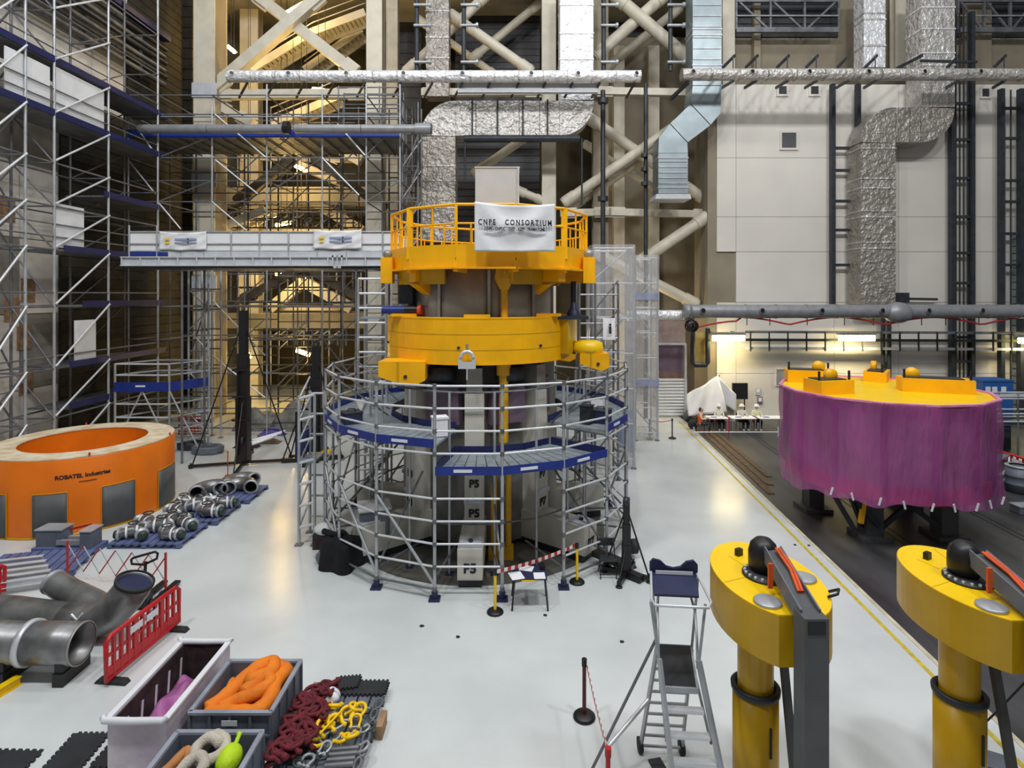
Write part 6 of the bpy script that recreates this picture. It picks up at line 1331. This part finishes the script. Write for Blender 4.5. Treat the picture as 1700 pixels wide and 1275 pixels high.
slab('long_tread', M_rub, ld, Vector((2.2, 8.95, .02)), Vector((2.42, 7.9, .02)), .2, .03)
for (a, b, m, r_) in ((D(1, -1.2, 2.1), Vector((1.10, 8.55, .02)), M_galvd, .022), (RF[0].lerp(D(1, -1.1, zd), .52), Vector((1.38, 8.4, .62)), M_galvb, .03)): bar('stabiliser_or_streak', m, ld, a, b, r_, 10)  # second bar, in bright metal, stands in for a streak of reflected light
bar('stabiliser_foot', M_rub, ld, Vector((1.10, 8.55, 0)), Vector((1.10, 8.55, .06)), .04, 10)
# ================================================================= yellow oval-headed bollards with grey lifting frames
def bollard(ox, oy, lab, labp, post=True):
    C = Vector((3.54 + ox, 8.05 + oy, 0)); t = thing('yellow_bollard', C, lab, 'bollard', 'yellow oval-headed bollards')
    zt, zb = 3.3, 2.66
    n = 44; out = []
    for k in range(n):
        a = 2 * PI * k / n; x, y = .69 * math.cos(a), 1.1 * math.sin(a)
        y = max(y, -1.0 if x < .12 else -1.0 + .0 * x); out.append((C.x + x, C.y + y))
    MB().prism(out, zb, zt - .012).build('head_wall', M_ochre, t); MB().prism([(C.x + (x - C.x) * .995, C.y + (y - C.y) * .995) for x, y in out], zt - .012, zt).build('head_top', M_yelb, t)  # one yellow in two tones: overhead light put into top and sides
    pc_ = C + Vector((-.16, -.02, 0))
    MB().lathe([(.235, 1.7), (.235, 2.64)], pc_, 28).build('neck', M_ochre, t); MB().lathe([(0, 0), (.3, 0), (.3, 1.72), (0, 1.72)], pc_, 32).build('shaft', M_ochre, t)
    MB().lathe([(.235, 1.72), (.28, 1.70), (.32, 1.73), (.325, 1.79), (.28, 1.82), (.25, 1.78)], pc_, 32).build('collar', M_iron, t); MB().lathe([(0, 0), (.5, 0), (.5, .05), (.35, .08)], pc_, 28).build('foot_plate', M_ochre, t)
    slab('slot', M_iron, t, pc_ + Vector((.08, -.295, 1.0)), pc_ + Vector((.08, -.295, 1.4)), .03, .03)
    def top(x, y): return Vector((C.x + x, C.y + y, zt))
    MB().lathe([(.0, 0), (.3, 0), (.3, .03), (0, .03)], top(-.02, 0), 26).build('bolt_ring', M_iron, t)
    for k in range(18): a = 2 * PI * k / 18; bar('bolt', M_galvb, t, top(-.02 + .26 * math.cos(a), .26 * math.sin(a)) + Vector((0, 0, .03)), top(-.02 + .26 * math.cos(a), .26 * math.sin(a)) + Vector((0, 0, .06)), .022, 6)
    for (x, y) in ((.46, -.1), (-.3, -.72)): MB().lathe([(0, 0), (.17, 0), (.17, .03), (.15, .04), (0, .04)], top(x, y), 24).build('round_cover', M_galv, t); 
    MB().box(top(-.14, .62) + Vector((0, 0, .05)), (.1, .07, .1), .5).build('lug', M_black, t)
    for p, q in (((-.66, -.2), (-.3, -.05)), ((.1, .3), (.2, .95)), ((-.2, .3), (-.3, .6))): slab('seam', M_ochre, t, top(*p) + Vector((0, 0, .001)), top(*q) + Vector((0, 0, .001)), .008, .006)
    # lifting frame: dome, sloping box arm, post
    f = thing('lifting_frame', C + Vector((-.06, -1.32, 0)), labp, 'frame', 'grey lifting frames on the bollards')
    d0 = top(0, .1); MB().lathe([(0, .05), (.17, .05), (.2, .12), (.2, .3), (.17, .42), (.1, .49), (0, .51)], d0 - Vector((.0, 0, .02)), 24).build('dome', M_black, f)
    a0 = d0 + Vector((.06, -.15, .3)); a1 = Vector((C.x - .06, C.y - 1.3, 3.4))
    slab('arm', M_greyp, f, a0, a1, .2, .16); 
    for s in (-.11, .11): slab('arm_flange', M_bin, f, a0 + Vector((s, 0, .03)), a1 + Vector((s, 0, .03)), .02, .22)
    for k, s in enumerate((.03, .075)): MB().path([a0.lerp(a1, .05) + Vector((s, 0, .13)), a0.lerp(a1, .4) + Vector((s + .03, 0, .12)), a0.lerp(a1, .72) + Vector((s - .02, 0, .1))], .022, 6).build('orange_strap', mat('orange_strap', (226, 92, 40), .6), f)
    slab('orange_tag', mat('orange_strap', (226, 92, 40)), f, a0.lerp(a1, .4) + Vector((-.2, 0, -.12)), a0.lerp(a1, .4) + Vector((-.2, 0, .2)), .06, .03)
    px_, py_ = a1.x, a1.y - .02
    MB().extr([(px_ - .14, py_ - .13, 3.5), (px_ + .14, py_ - .13, 3.5), (px_ + .14, py_ - .13, 1.2), (px_ + .3, py_ - .13, .05), (px_ - .3, py_ - .13, .05), (px_ - .14, py_ - .13, 1.2)][::-1], (0, .26, 0)).build('post', M_greyp, f)
    B('post_mouth', M_black, f, (px_ - .1, py_ - .137, 3.32), (px_ + .1, py_ - .125, 3.47)); B('base_plate', M_greyp, f, (px_ - .4, py_ - .3, 0), (px_ + .4, py_ + .3, .05))
    slab('rear_strut', M_greyp, f, (C.x + .12, C.y - .25, 2.3), (C.x + .1, py_ + .5, .04), .09, .09); bar('cable', M_black, f, (px_ + .2, py_ + .1, 3.3), (px_ + .24, py_ + .1, .6), .016, 6)
    MB().path([(C.x + .52, C.y - .62, 3.32), (C.x + .6, C.y - .7, 3.4), (C.x + .66, C.y - .62, 3.42), (C.x + .6, C.y - .5, 3.33)], .018, 6).build('loose_cable', M_black, f)
    return t
bollard(0, 0, 'yellow oval-headed bollard beside the step ladder', 'grey lifting frame in front of the bollard by the ladder')
bollard(2.74, -.12, 'yellow oval-headed bollard at the right edge', 'grey lifting frame of the bollard at the right edge')
c = G(1640, 1290); pb_ = thing('pump_box', c, 'dark pump box with a cable at the bottom right', 'box'); MB().box(c + Vector((0, .1, .12)), (.6, .4, .24), -.5).build('body', M_bin, pb_, bevel=.03); MB().box(c + Vector((-.1, .12, .29)), (.2, .2, .1), -.5).build('cap', M_iron, pb_)
MB().path([c + Vector((-.1, .1, .32)), c + Vector((-.1, .1, .6)), c + Vector((.1, -.1, 1.1)), c + Vector((.5, -.4, 2.0))], .014, 6).build('cable', M_black, pb_)
# ================================================================= purple-wrapped drum
DC = Vector((11.85, 18.6, 0)); DR = 2.98; DT, DB = 4.2, 1.35; ND = 14
dm = thing('wrapped_drum', DC, 'huge yellow-topped drum wrapped in purple film on grey legs', 'drum')
def dc(k, r, z): a = 2 * PI * (k + .3) / ND; return Vector((DC.x + r * math.cos(a), DC.y + r * math.sin(a), z))
MB().prism([dc(k, DR - .08, 0) for k in range(ND)], DT - .1, DT - .03).build('top_plate', M_yelb, dm); MB().prism([dc(k, DR - .25, 0) for k in range(ND)], DB + .25, DT - .1).build('body', mat('drum_steel', (128, 122, 128), .6), dm); MB().prism([dc(k, DR - .18, 0) for k in range(ND)], DB + .05, DB + .5).build('lower_band', mat('drum_red', (200, 60, 70), .6), dm)
for k in range(ND): slab('body_rib', M_iron, dm, dc(k, DR - .2, DB + .3), dc(k, DR - .2, DT - .1), .1, .16); slab('top_rim', mat('pink_edge', (226, 140, 190), .5), dm, dc(k, DR - .03, DT - .01), dc(k + 1, DR - .03, DT - .01), .1, .05)
random.seed(3)
ph = [random.uniform(0, 6) for _ in range(12)]
def film(u, v):
    k = u * ND; i = int(k) % ND; f = k - int(k); p = dc(i, 1, 0).lerp(dc(i + 1, 1, 0), f) - DC; p.z = 0
    w = sum(math.sin((j + 3) * 2 * PI * u * 2 + ph[j]) / (j + 2) for j in range(10)); low = 1 - v
    r = DR + .015 + .05 * low + .06 * w * (.2 + low) + .03 * low * math.sin(61 * u + 7 * v) + .02 * math.sin(23 * u * 2 + 9 * v)
    drop = (.1 * math.sin(2 * PI * u * 3 + 1) + .07 * math.sin(2 * PI * u * 7 + 2) + .04 * math.sin(2 * PI * u * 17)) * low
    return DC + p * r + Vector((0, 0, DB + drop + (DT - .01 - DB - drop) * v))
MB().grid(film, 280, 26, closeu=True).build('film_wrap', M_filmp, dm)
for k in range(9):
    a = -2.55 + k * .2; e = DC + Vector(((DR + .09) * math.cos(a), (DR + .09) * math.sin(a), DB + .02)); slab('tape_tab', M_label, dm, e, e + Vector((.06 * (-1) ** k, -.01, .22)), .02, .05)
def topbox(x, y, w, d, h, rz, lug):
    c = Vector((x, y, DT - .03)); mt = Matrix.Translation(c) @ Matrix.Rotation(rz, 4, 'Z')
    b = MB().box((0, 0, h / 2), (w, d, h)).xf(mt).build('lifting_box', M_yel, dm); MB().box((-.05, 0, h + .015), (w * .8, d * .7, .03)).xf(mt).build('box_plate', M_iron, b)
    MB().lathe([(0, -.08), (.2, -.08), (.2, .08), (0, .08)], (lug * w * .3, d * .2, h + .1), 18, (0, 1, 0)).xf(mt).build('lug', M_yel, b)
    for s in (-.46, .46): MB().tube((s * w, -.3 * d, h), (s * w, -.3 * d, h + .28), .035, 8).xf(mt).build('pin', M_black, b)
topbox(10.35, 20.3, 1.35, .7, .42, -.25, 1); topbox(9.85, 18.0, 1.15, .8, .42, .2, .6); topbox(13.3, 18.2, 1.9, .75, .42, -.35, -1); topbox(13.0, 20.6, 1.2, .7, .35, .9, 1)
for (x, y) in ((10.75, 17.35), (13.0, 17.4), (10.2, 19.6), (13.4, 19.9)):
    sp = MB().prism([(x - .25, y - .25), (x + .25, y - .25), (x + .25, y + .25), (x - .25, y + .25)], 0, DB + .1).build('leg', M_greyp, dm); B('leg_foot', M_greyp, dm, (x - .45, y - .45, -.03), (x + .45, y + .45, .08))
for (a, b) in (((10.2, 17.2, .2), (9.6, 17.5, 1.4)), ((10.5, 17.3, .3), (9.9, 17.0, 1.45)), ((11.0, 17.2, .3), (12.2, 17.2, 1.3)), ((12.7, 17.2, .3), (11.4, 17.2, 1.3)), ((10.0, 17.0, 1.3), (10.8, 17.0, .4))): slab('leg_brace', M_iron, dm, a, b, .1, .14)
slab('leg_brace', M_yel, dm, (10.25, 17.0, .5), (10.35, 17.0, 1.2), .12, .12)
# ================================================================= seated people at the far table
def person(loc, rz, top, lab, vest=None, helmet=M_helm, trous=M_trous):
    L = Vector(loc); mt = Matrix.Translation(L) @ Matrix.Rotation(rz, 4, 'Z')
    t = thing('person', loc, lab, 'person', 'people seated at the far table')
    V = [((0, .02, .50), .15), ((0, .03, .68), .14), ((0, 0, .90), .15), ((0, 0, 1.03), .06), ((0, -.02, 1.12), .055),
         ((-.18, 0, .97), .07), ((-.25, -.08, .76), .052), ((-.14, -.32, .78), .04), ((.18, 0, .97), .07), ((.25, -.08, .76), .052), ((.14, -.32, .78), .04),
         ((-.1, -.02, .48), .1), ((-.13, -.44, .5), .07), ((-.13, -.44, .1), .045), ((-.13, -.58, .05), .04),
         ((.1, -.02, .48), .1), ((.13, -.44, .5), .07), ((.13, -.44, .1), .045), ((.13, -.58, .05), .04)]
    E_ = [(0, 1), (1, 2), (2, 3), (3, 4), (2, 5), (5, 6), (6, 7), (2, 8), (8, 9), (9, 10), (0, 11), (11, 12), (12, 13), (13, 14), (0, 15), (15, 16), (16, 17), (17, 18)]
    me = bpy.data.meshes.new('body'); me.from_pydata([mt @ Vector(v) - L for v, r in V], E_, []); me.materials.append(top)
    o = bpy.data.objects.new('body', me); link(o, t, L)
    md = o.modifiers.new('skin', 'SKIN'); md.use_smooth_shade = True
    if not me.skin_vertices: bpy.context.view_layer.objects.active = o
    for i, (v, r) in enumerate(V): me.skin_vertices[0].data[i].radius = (r, r)
    me.skin_vertices[0].data[0].use_root = True
    o.modifiers.new('sub', 'SUBSURF').levels = 1
    for s in (-1, 1):
        MB().path([(s * .1, -.03, .49), (s * .13, -.44, .505), (s * .135, -.46, .4), (s * .13, -.44, .12)], [.115, .085, .075, .06], 10).xf(mt).build('trouser_leg', trous, t)
        hd = MB().box((s * .13, -.38, .785), (.075, .08, .03)); 
        for j in range(4): hd.path([(s * .13 + (j - 1.5) * .019, -.41, .787), (s * .13 + (j - 1.5) * .02, -.45 - .008 * (1.5 - abs(j - 1.5)), .785), (s * .13 + (j - 1.5) * .02, -.475, .772)], [.009, .009, .007], 6)
        hd.path([(s * .13 - s * .035, -.37, .785), (s * .13 - s * .06, -.4, .78), (s * .13 - s * .062, -.425, .775)], [.011, .01, .008], 6); hd.xf(mt).build('hand', M_skin, t)
    h = MB().ball((0, -.03, 1.2), .105, 14, (.85, 1, 1.2)).xf(mt).build('head', M_skin, t)
    fc = MB().path([(0, -.125, 1.215), (0, -.15, 1.185)], [.01, .018], 6); fc.xf(mt).build('nose', M_skin, h)
    for s in (-1, 1): MB().ball((s * .036, -.122, 1.212), .013, 6).xf(mt).build('eye', M_ink, h); MB().ball((s * .092, -.02, 1.195), .026, 6, (.4, .8, 1.2)).xf(mt).build('ear', M_skin, h)
    MB().box((0, -.125, 1.145), (.045, .012, .008)).xf(mt).build('mouth', M_maroon, h); MB().ball((0, .0, 1.215), .105, 12, (.92, .95, 1.12)).xf(mt).build('hair', M_crin, h)
    if helmet: MB().lathe([(.165, 0), (.13, .01), (.125, .06), (.09, .11), (0, .13)], (0, -.03, 1.245), 16).xf(mt).build('helmet', helmet, t)
    if vest: MB().lathe([(.19, .54), (.185, .7), (.2, .86), (.19, .95), (.1, 1.0)], (0, .015, 0), 14).xf(mt @ Matrix.Scale(.82, 4, (0, 1, 0))).build('vest', vest, t)
    return t
def plastic_chair(loc, rz, m, lab):
    L = Vector(loc); mt = Matrix.Translation(L) @ Matrix.Rotation(rz, 4, 'Z'); t = thing('plastic_chair', loc, lab, 'chair', 'chairs at the far table')
    MB().box((0, 0, .42), (.44, .44, .04)).xf(mt).build('seat', m, t); MB().box((0, .22, .66), (.42, .04, .36)).xf(mt).build('backrest', m, t)
    for sx in (-.18, .18):
        for sy in (-.18, .2): MB().tube((sx, sy, .41), (sx * 1.1, sy * 1.1, 0), .016, 6).xf(mt).build('leg', M_iron, t)
TY = 30.3
people = ((1163, 30.4, R(70), M_wcloth, M_ocloth, 'person in orange vest sitting at the left end of the table', None), (1193, 31.2, 0, M_wcloth, None, 'person in white overall and white helmet, second from the left', M_helm),
          (1231, 31.2, .1, M_wcloth, None, 'person in white overall leaning over the middle of the table', M_helm), (1256, 31.2, -.2, M_wcloth, M_ycloth, 'person in pale yellow vest and white helmet at the right', M_helm))
for k, (x, Y, rz, m, v, lab, hm) in enumerate(people):
    L = (PX(x, Y), Y, -.03 if PX(x, Y) > edgeX(Y) else 0.0); person(L, rz, m, lab, v, hm)
    plastic_chair(L, rz, M_red if k in (1, 3) else M_iron, ('dark chair under the person in the orange vest', 'red chair second from the left at the far table', 'dark chair in the middle of the far table', 'red chair at the right of the far table')[k])
for k, (x0, x1) in enumerate(((1172, 1206), (1210, 1252), (1255, 1300))):
    a, b = PX(x0, TY + .4), PX(x1, TY + .4); t = thing('meeting_table', ((a + b) / 2, TY + .4, -.03), 'white-topped table %s' % ('nearest the person in the orange vest', 'in the middle before the seated people', 'at the right end, next to the purple drum')[k], 'table', 'white tables of the seated people')
    B('tabletop', M_paper, t, (a + .02, TY, .70), (b - .02, TY + .75, .74))
    for x in (a + .08, b - .08):
        for y in (TY + .06, TY + .69): bar('leg', M_galv, t, (x, y, -.03), (x, y, .7), .02, 6)
    for j in range(2): MB().box((a + (b - a) * (.35 + .35 * j), TY + .3 + .15 * j, .746), (.3, .22, .012), .3 * j).build('paper_sheet', M_paper if j else mat('blue_folder', (86, 110, 170), .6), None, '%s on the %s white table' % (('blue folder', 'white paper sheet')[j], ('left', 'middle', 'right')[k]), 'paper', 'papers on the far tables')
# tent-like white sheet, screen, water cooler, cabinets behind the people
t = thing('draped_sheet', W(1185, 690, 32.6), 'pale sheet stretched like a tent behind the seated people', 'sheet')
def tent(u, v):
    p = W(1140, 655, 32.8).lerp(W(1192, 624, 32.8), u); q = W(1142, 690, 32.2).lerp(W(1208, 686, 32.2), u); r_ = p.lerp(q, v); r_.y += .12 * math.sin(9 * u + 4 * v); return r_
MB().grid(tent, 20, 12).build('cloth', M_sheet, t, solid=.01); MB().grid(lambda u, v: W(1192, 624, 32.8).lerp(W(1222, 655, 32.6), u) + Vector((0, .05 * math.sin(12 * u), -1.4 * v * (1 - .3 * u))), 12, 10).build('cloth', M_sheet, t, solid=.01)
bar('pole', M_galv, t, W(1194, 622, 32.9), (PX(1194, 32.9), 32.9, -.03), .04, 8)
t = thing('screen_stand', W(1228, 690, 33.2), 'black screen on a stand behind the seated people', 'screen'); a, b = W(1217, 662, 33.2), W(1241, 637, 33.2); B('screen', M_black, t, (a.x, 33.2, a.z), (b.x, 33.28, b.z)); B('bezel', M_iron, t, (a.x - .03, 33.22, a.z - .03), (b.x + .03, 33.3, b.z + .03)); bar('post', M_iron, t, (PX(1236, 33.25), 33.25, 0), (PX(1236, 33.25), 33.25, a.z), .04, 8); B('foot', M_iron, t, (PX(1229, 33), 33.0, -.03), (PX(1243, 33), 33.5, .02))
t = thing('grey_locker', W(1210, 690, 33), 'pale grey locker behind the seated people', 'locker'); B('body', M_wbeam, t, (PX(1200, 33), 33, .0), (PX(1220, 33), 33.5, PZ(652, 33))); B('door', M_conc, t, (PX(1202, 33), 32.96, .1), (PX(1218, 33), 33, PZ(654, 33))); B('plinth', M_iron, t, (PX(1200, 33), 33, -.03), (PX(1220, 33), 33.5, 0))
t = thing('water_cooler', W(1184, 690, 33), 'blue water bottle cooler beside the pale tent sheet', 'cooler'); B('base', M_rub, t, (PX(1179, 33), 33, -.03), (PX(1189, 33), 33.35, 1.3)); MB().lathe([(.0, 0), (.14, 0), (.14, .35), (.06, .45), (0, .45)], (PX(1184, 33), 33.17, 1.3), 14).build('bottle', M_bluebox, t)
for (x, y, lab) in ((1262, 665, 'small mauve notice board on the wall right of the screen'), (1259, 650, 'small pale notice on the wall right of the screen')):
    a, b = W(x - 4, y + 6, 33.9), W(x + 4, y - 6, 33.9); nb = thing('notice_board', a, lab, 'notice', 'notices on the wall'); B('board', M_purp if y > 660 else M_wbeam, nb, (a.x, 33.92, a.z), (b.x, 33.96, b.z)); B('pinned_sheet', M_paper, nb, (a.x + .05, 33.9, a.z + .15), (b.x - .05, 33.92, b.z - .05))
t = thing('low_barrier', G(1230, 724), 'low white rail barrier in front of the seated people', 'barrier')
for x in (1152, 1210, 1292): p = G(x, 724) + Vector((0, 0, -.03)); bar('post', M_redp if x == 1210 else M_galvb, t, p, p + Vector((0, 0, 1.0 if x == 1210 else .5)), .035, 8)
bar('rail', M_galvb, t, G(1152, 724) + Vector((0, 0, .2)), G(1292, 724) + Vector((0, 0, .2)), .035, 8)
for k, x in enumerate((1150, 1142)):
    c = G(x, 712 - 14 * k); t = thing('work_bag', c, ('dark bag beside the person in the orange vest', 'grey bundle at the foot of the pale tent sheet')[k], 'bag', 'bags near the far table'); MB().ball(c + Vector((0, 0, .26)), .3, 12, (.9, .8, .9)).build('sack', (M_rub, M_bin)[k], t); MB().path([c + Vector((-.12, 0, .5)), c + Vector((0, 0, .62)), c + Vector((.12, 0, .5))], .02, 6).build('handle', M_black, t)
# ================================================================= right edge
c = Vector((PX(1655, 27), 27, -.03)); t = thing('blue_container', c, 'blue container with white labels behind the purple drum', 'container')
B('body', M_bluebox, t, (PX(1632, 27), 27, 1.1), (PX(1682, 27), 28, PZ(634, 27))); B('lid', M_bluebox, t, (PX(1631, 27), 26.97, PZ(634, 27)), (PX(1683, 27), 28.03, PZ(631, 27)))
for x in (1636, 1647, 1662): B('label', M_label, t, (PX(x, 27), 26.98, PZ(650, 27)), (PX(x + 8, 27), 27, PZ(642, 27)))
B('stand', M_iron, t, (PX(1634, 27), 27.05, -.03), (PX(1680, 27), 27.9, 1.1))
t = thing('work_rack', Vector((PX(1680, 25), 25, -.03)), 'grey tube rack with rails at the right edge', 'rack')
for x in (1645, 1690, 1740):
    for y in (25, 26): bar('post', M_galvd, t, (PX(x, 25), y, -.03), (PX(x, 25), y, PZ(655, 25)), .04, 8)
for yy in (658, 662, 687, 700): 
    for y in (25, 26): bar('rail', M_galvb, t, (PX(1642, 25), y, PZ(yy, 25)), (PX(1745, 25), y, PZ(yy, 25)), .04, 8)
B('shelf', M_iron, t, (PX(1643, 25), 25, PZ(705, 25)), (PX(1743, 25), 26, PZ(702, 25)))
red_barrier(Vector((PX(1634, 24), 24, -.03)), Vector((PX(1730, 21.5), 21.5, -.03)), .95, 'red plastic barrier right of the purple drum', 10)
for k, (x0, y0, x1, y1, w, hh, m, lab) in enumerate(((1650, 800, 1690, 770, .5, .3, M_wbeam, 'pale grey beam lying beside the red barrier'), (1632, 815, 1668, 792, .35, .9, M_bin, 'grey angled plate standing right of the purple drum'), (1668, 790, 1720, 775, .4, .25, M_galvb, 'second pale beam beside the red barrier'))):
    p, q = G(x0, y0), G(x1, y1); t = thing('steel_part', p.lerp(q, .5), lab, 'steel part', 'loose steel parts'); slab('web', m, t, p + Vector((0, 0, hh / 2)), q + Vector((0, 0, hh / 2)), .06, hh); slab('flange', m, t, p + Vector((0, 0, hh)), q + Vector((0, 0, hh)), w, .04); slab('flange', m, t, p, q, w, .04)
c = G(1692, 815); t = thing('ribbed_drum', c, 'grey ribbed drum at the right edge', 'drum'); MB().lathe([(0, 0), (.4, 0), (.4, .25), (.43, .28), (.4, .31), (.4, .55), (.43, .58), (.4, .61), (.4, .9), (0, .9)], c, 24).build('body', M_bin, t); MB().lathe([(.3, .9), (.42, .9), (.42, .95), (.3, .95)], c, 24).build('rim', M_galv, t)
c = G(1697, 850); t = thing('grey_box', c, 'small grey box on the dark floor at the right edge', 'box'); MB().box(c + Vector((0, 0, .09)), (.5, .4, .24)).build('body', M_bin, t, bevel=.02); MB().box(c + Vector((0, 0, .23)), (.54, .44, .05)).build('lid', M_galv, t, bevel=.01)
# fine litter on the white floor
random.seed(21)
for k, (x, y) in enumerate(((1092, 1068), (1032, 1066), (760, 1058), (700, 1040), (905, 1022), (1320, 905), (1343, 906))):
    c = G(x, y); MB().prism([(c.x + .06 * math.cos(a) * random.uniform(.5, 1), c.y + .04 * math.sin(a)) for a in [2 * PI * q / 6 for q in range(6)]], 0, .02).build('floor_scrap', M_rub, None, 'tiny dark scrap on the white floor, %s' % ('left of the step ladder rail', 'in the open floor centre right', 'below the round scaffold, right one', 'below the round scaffold, left one', 'beside the table with papers', 'by the yellow line, left one', 'by the yellow line, right one')[k], 'scrap', 'scraps on the floor')
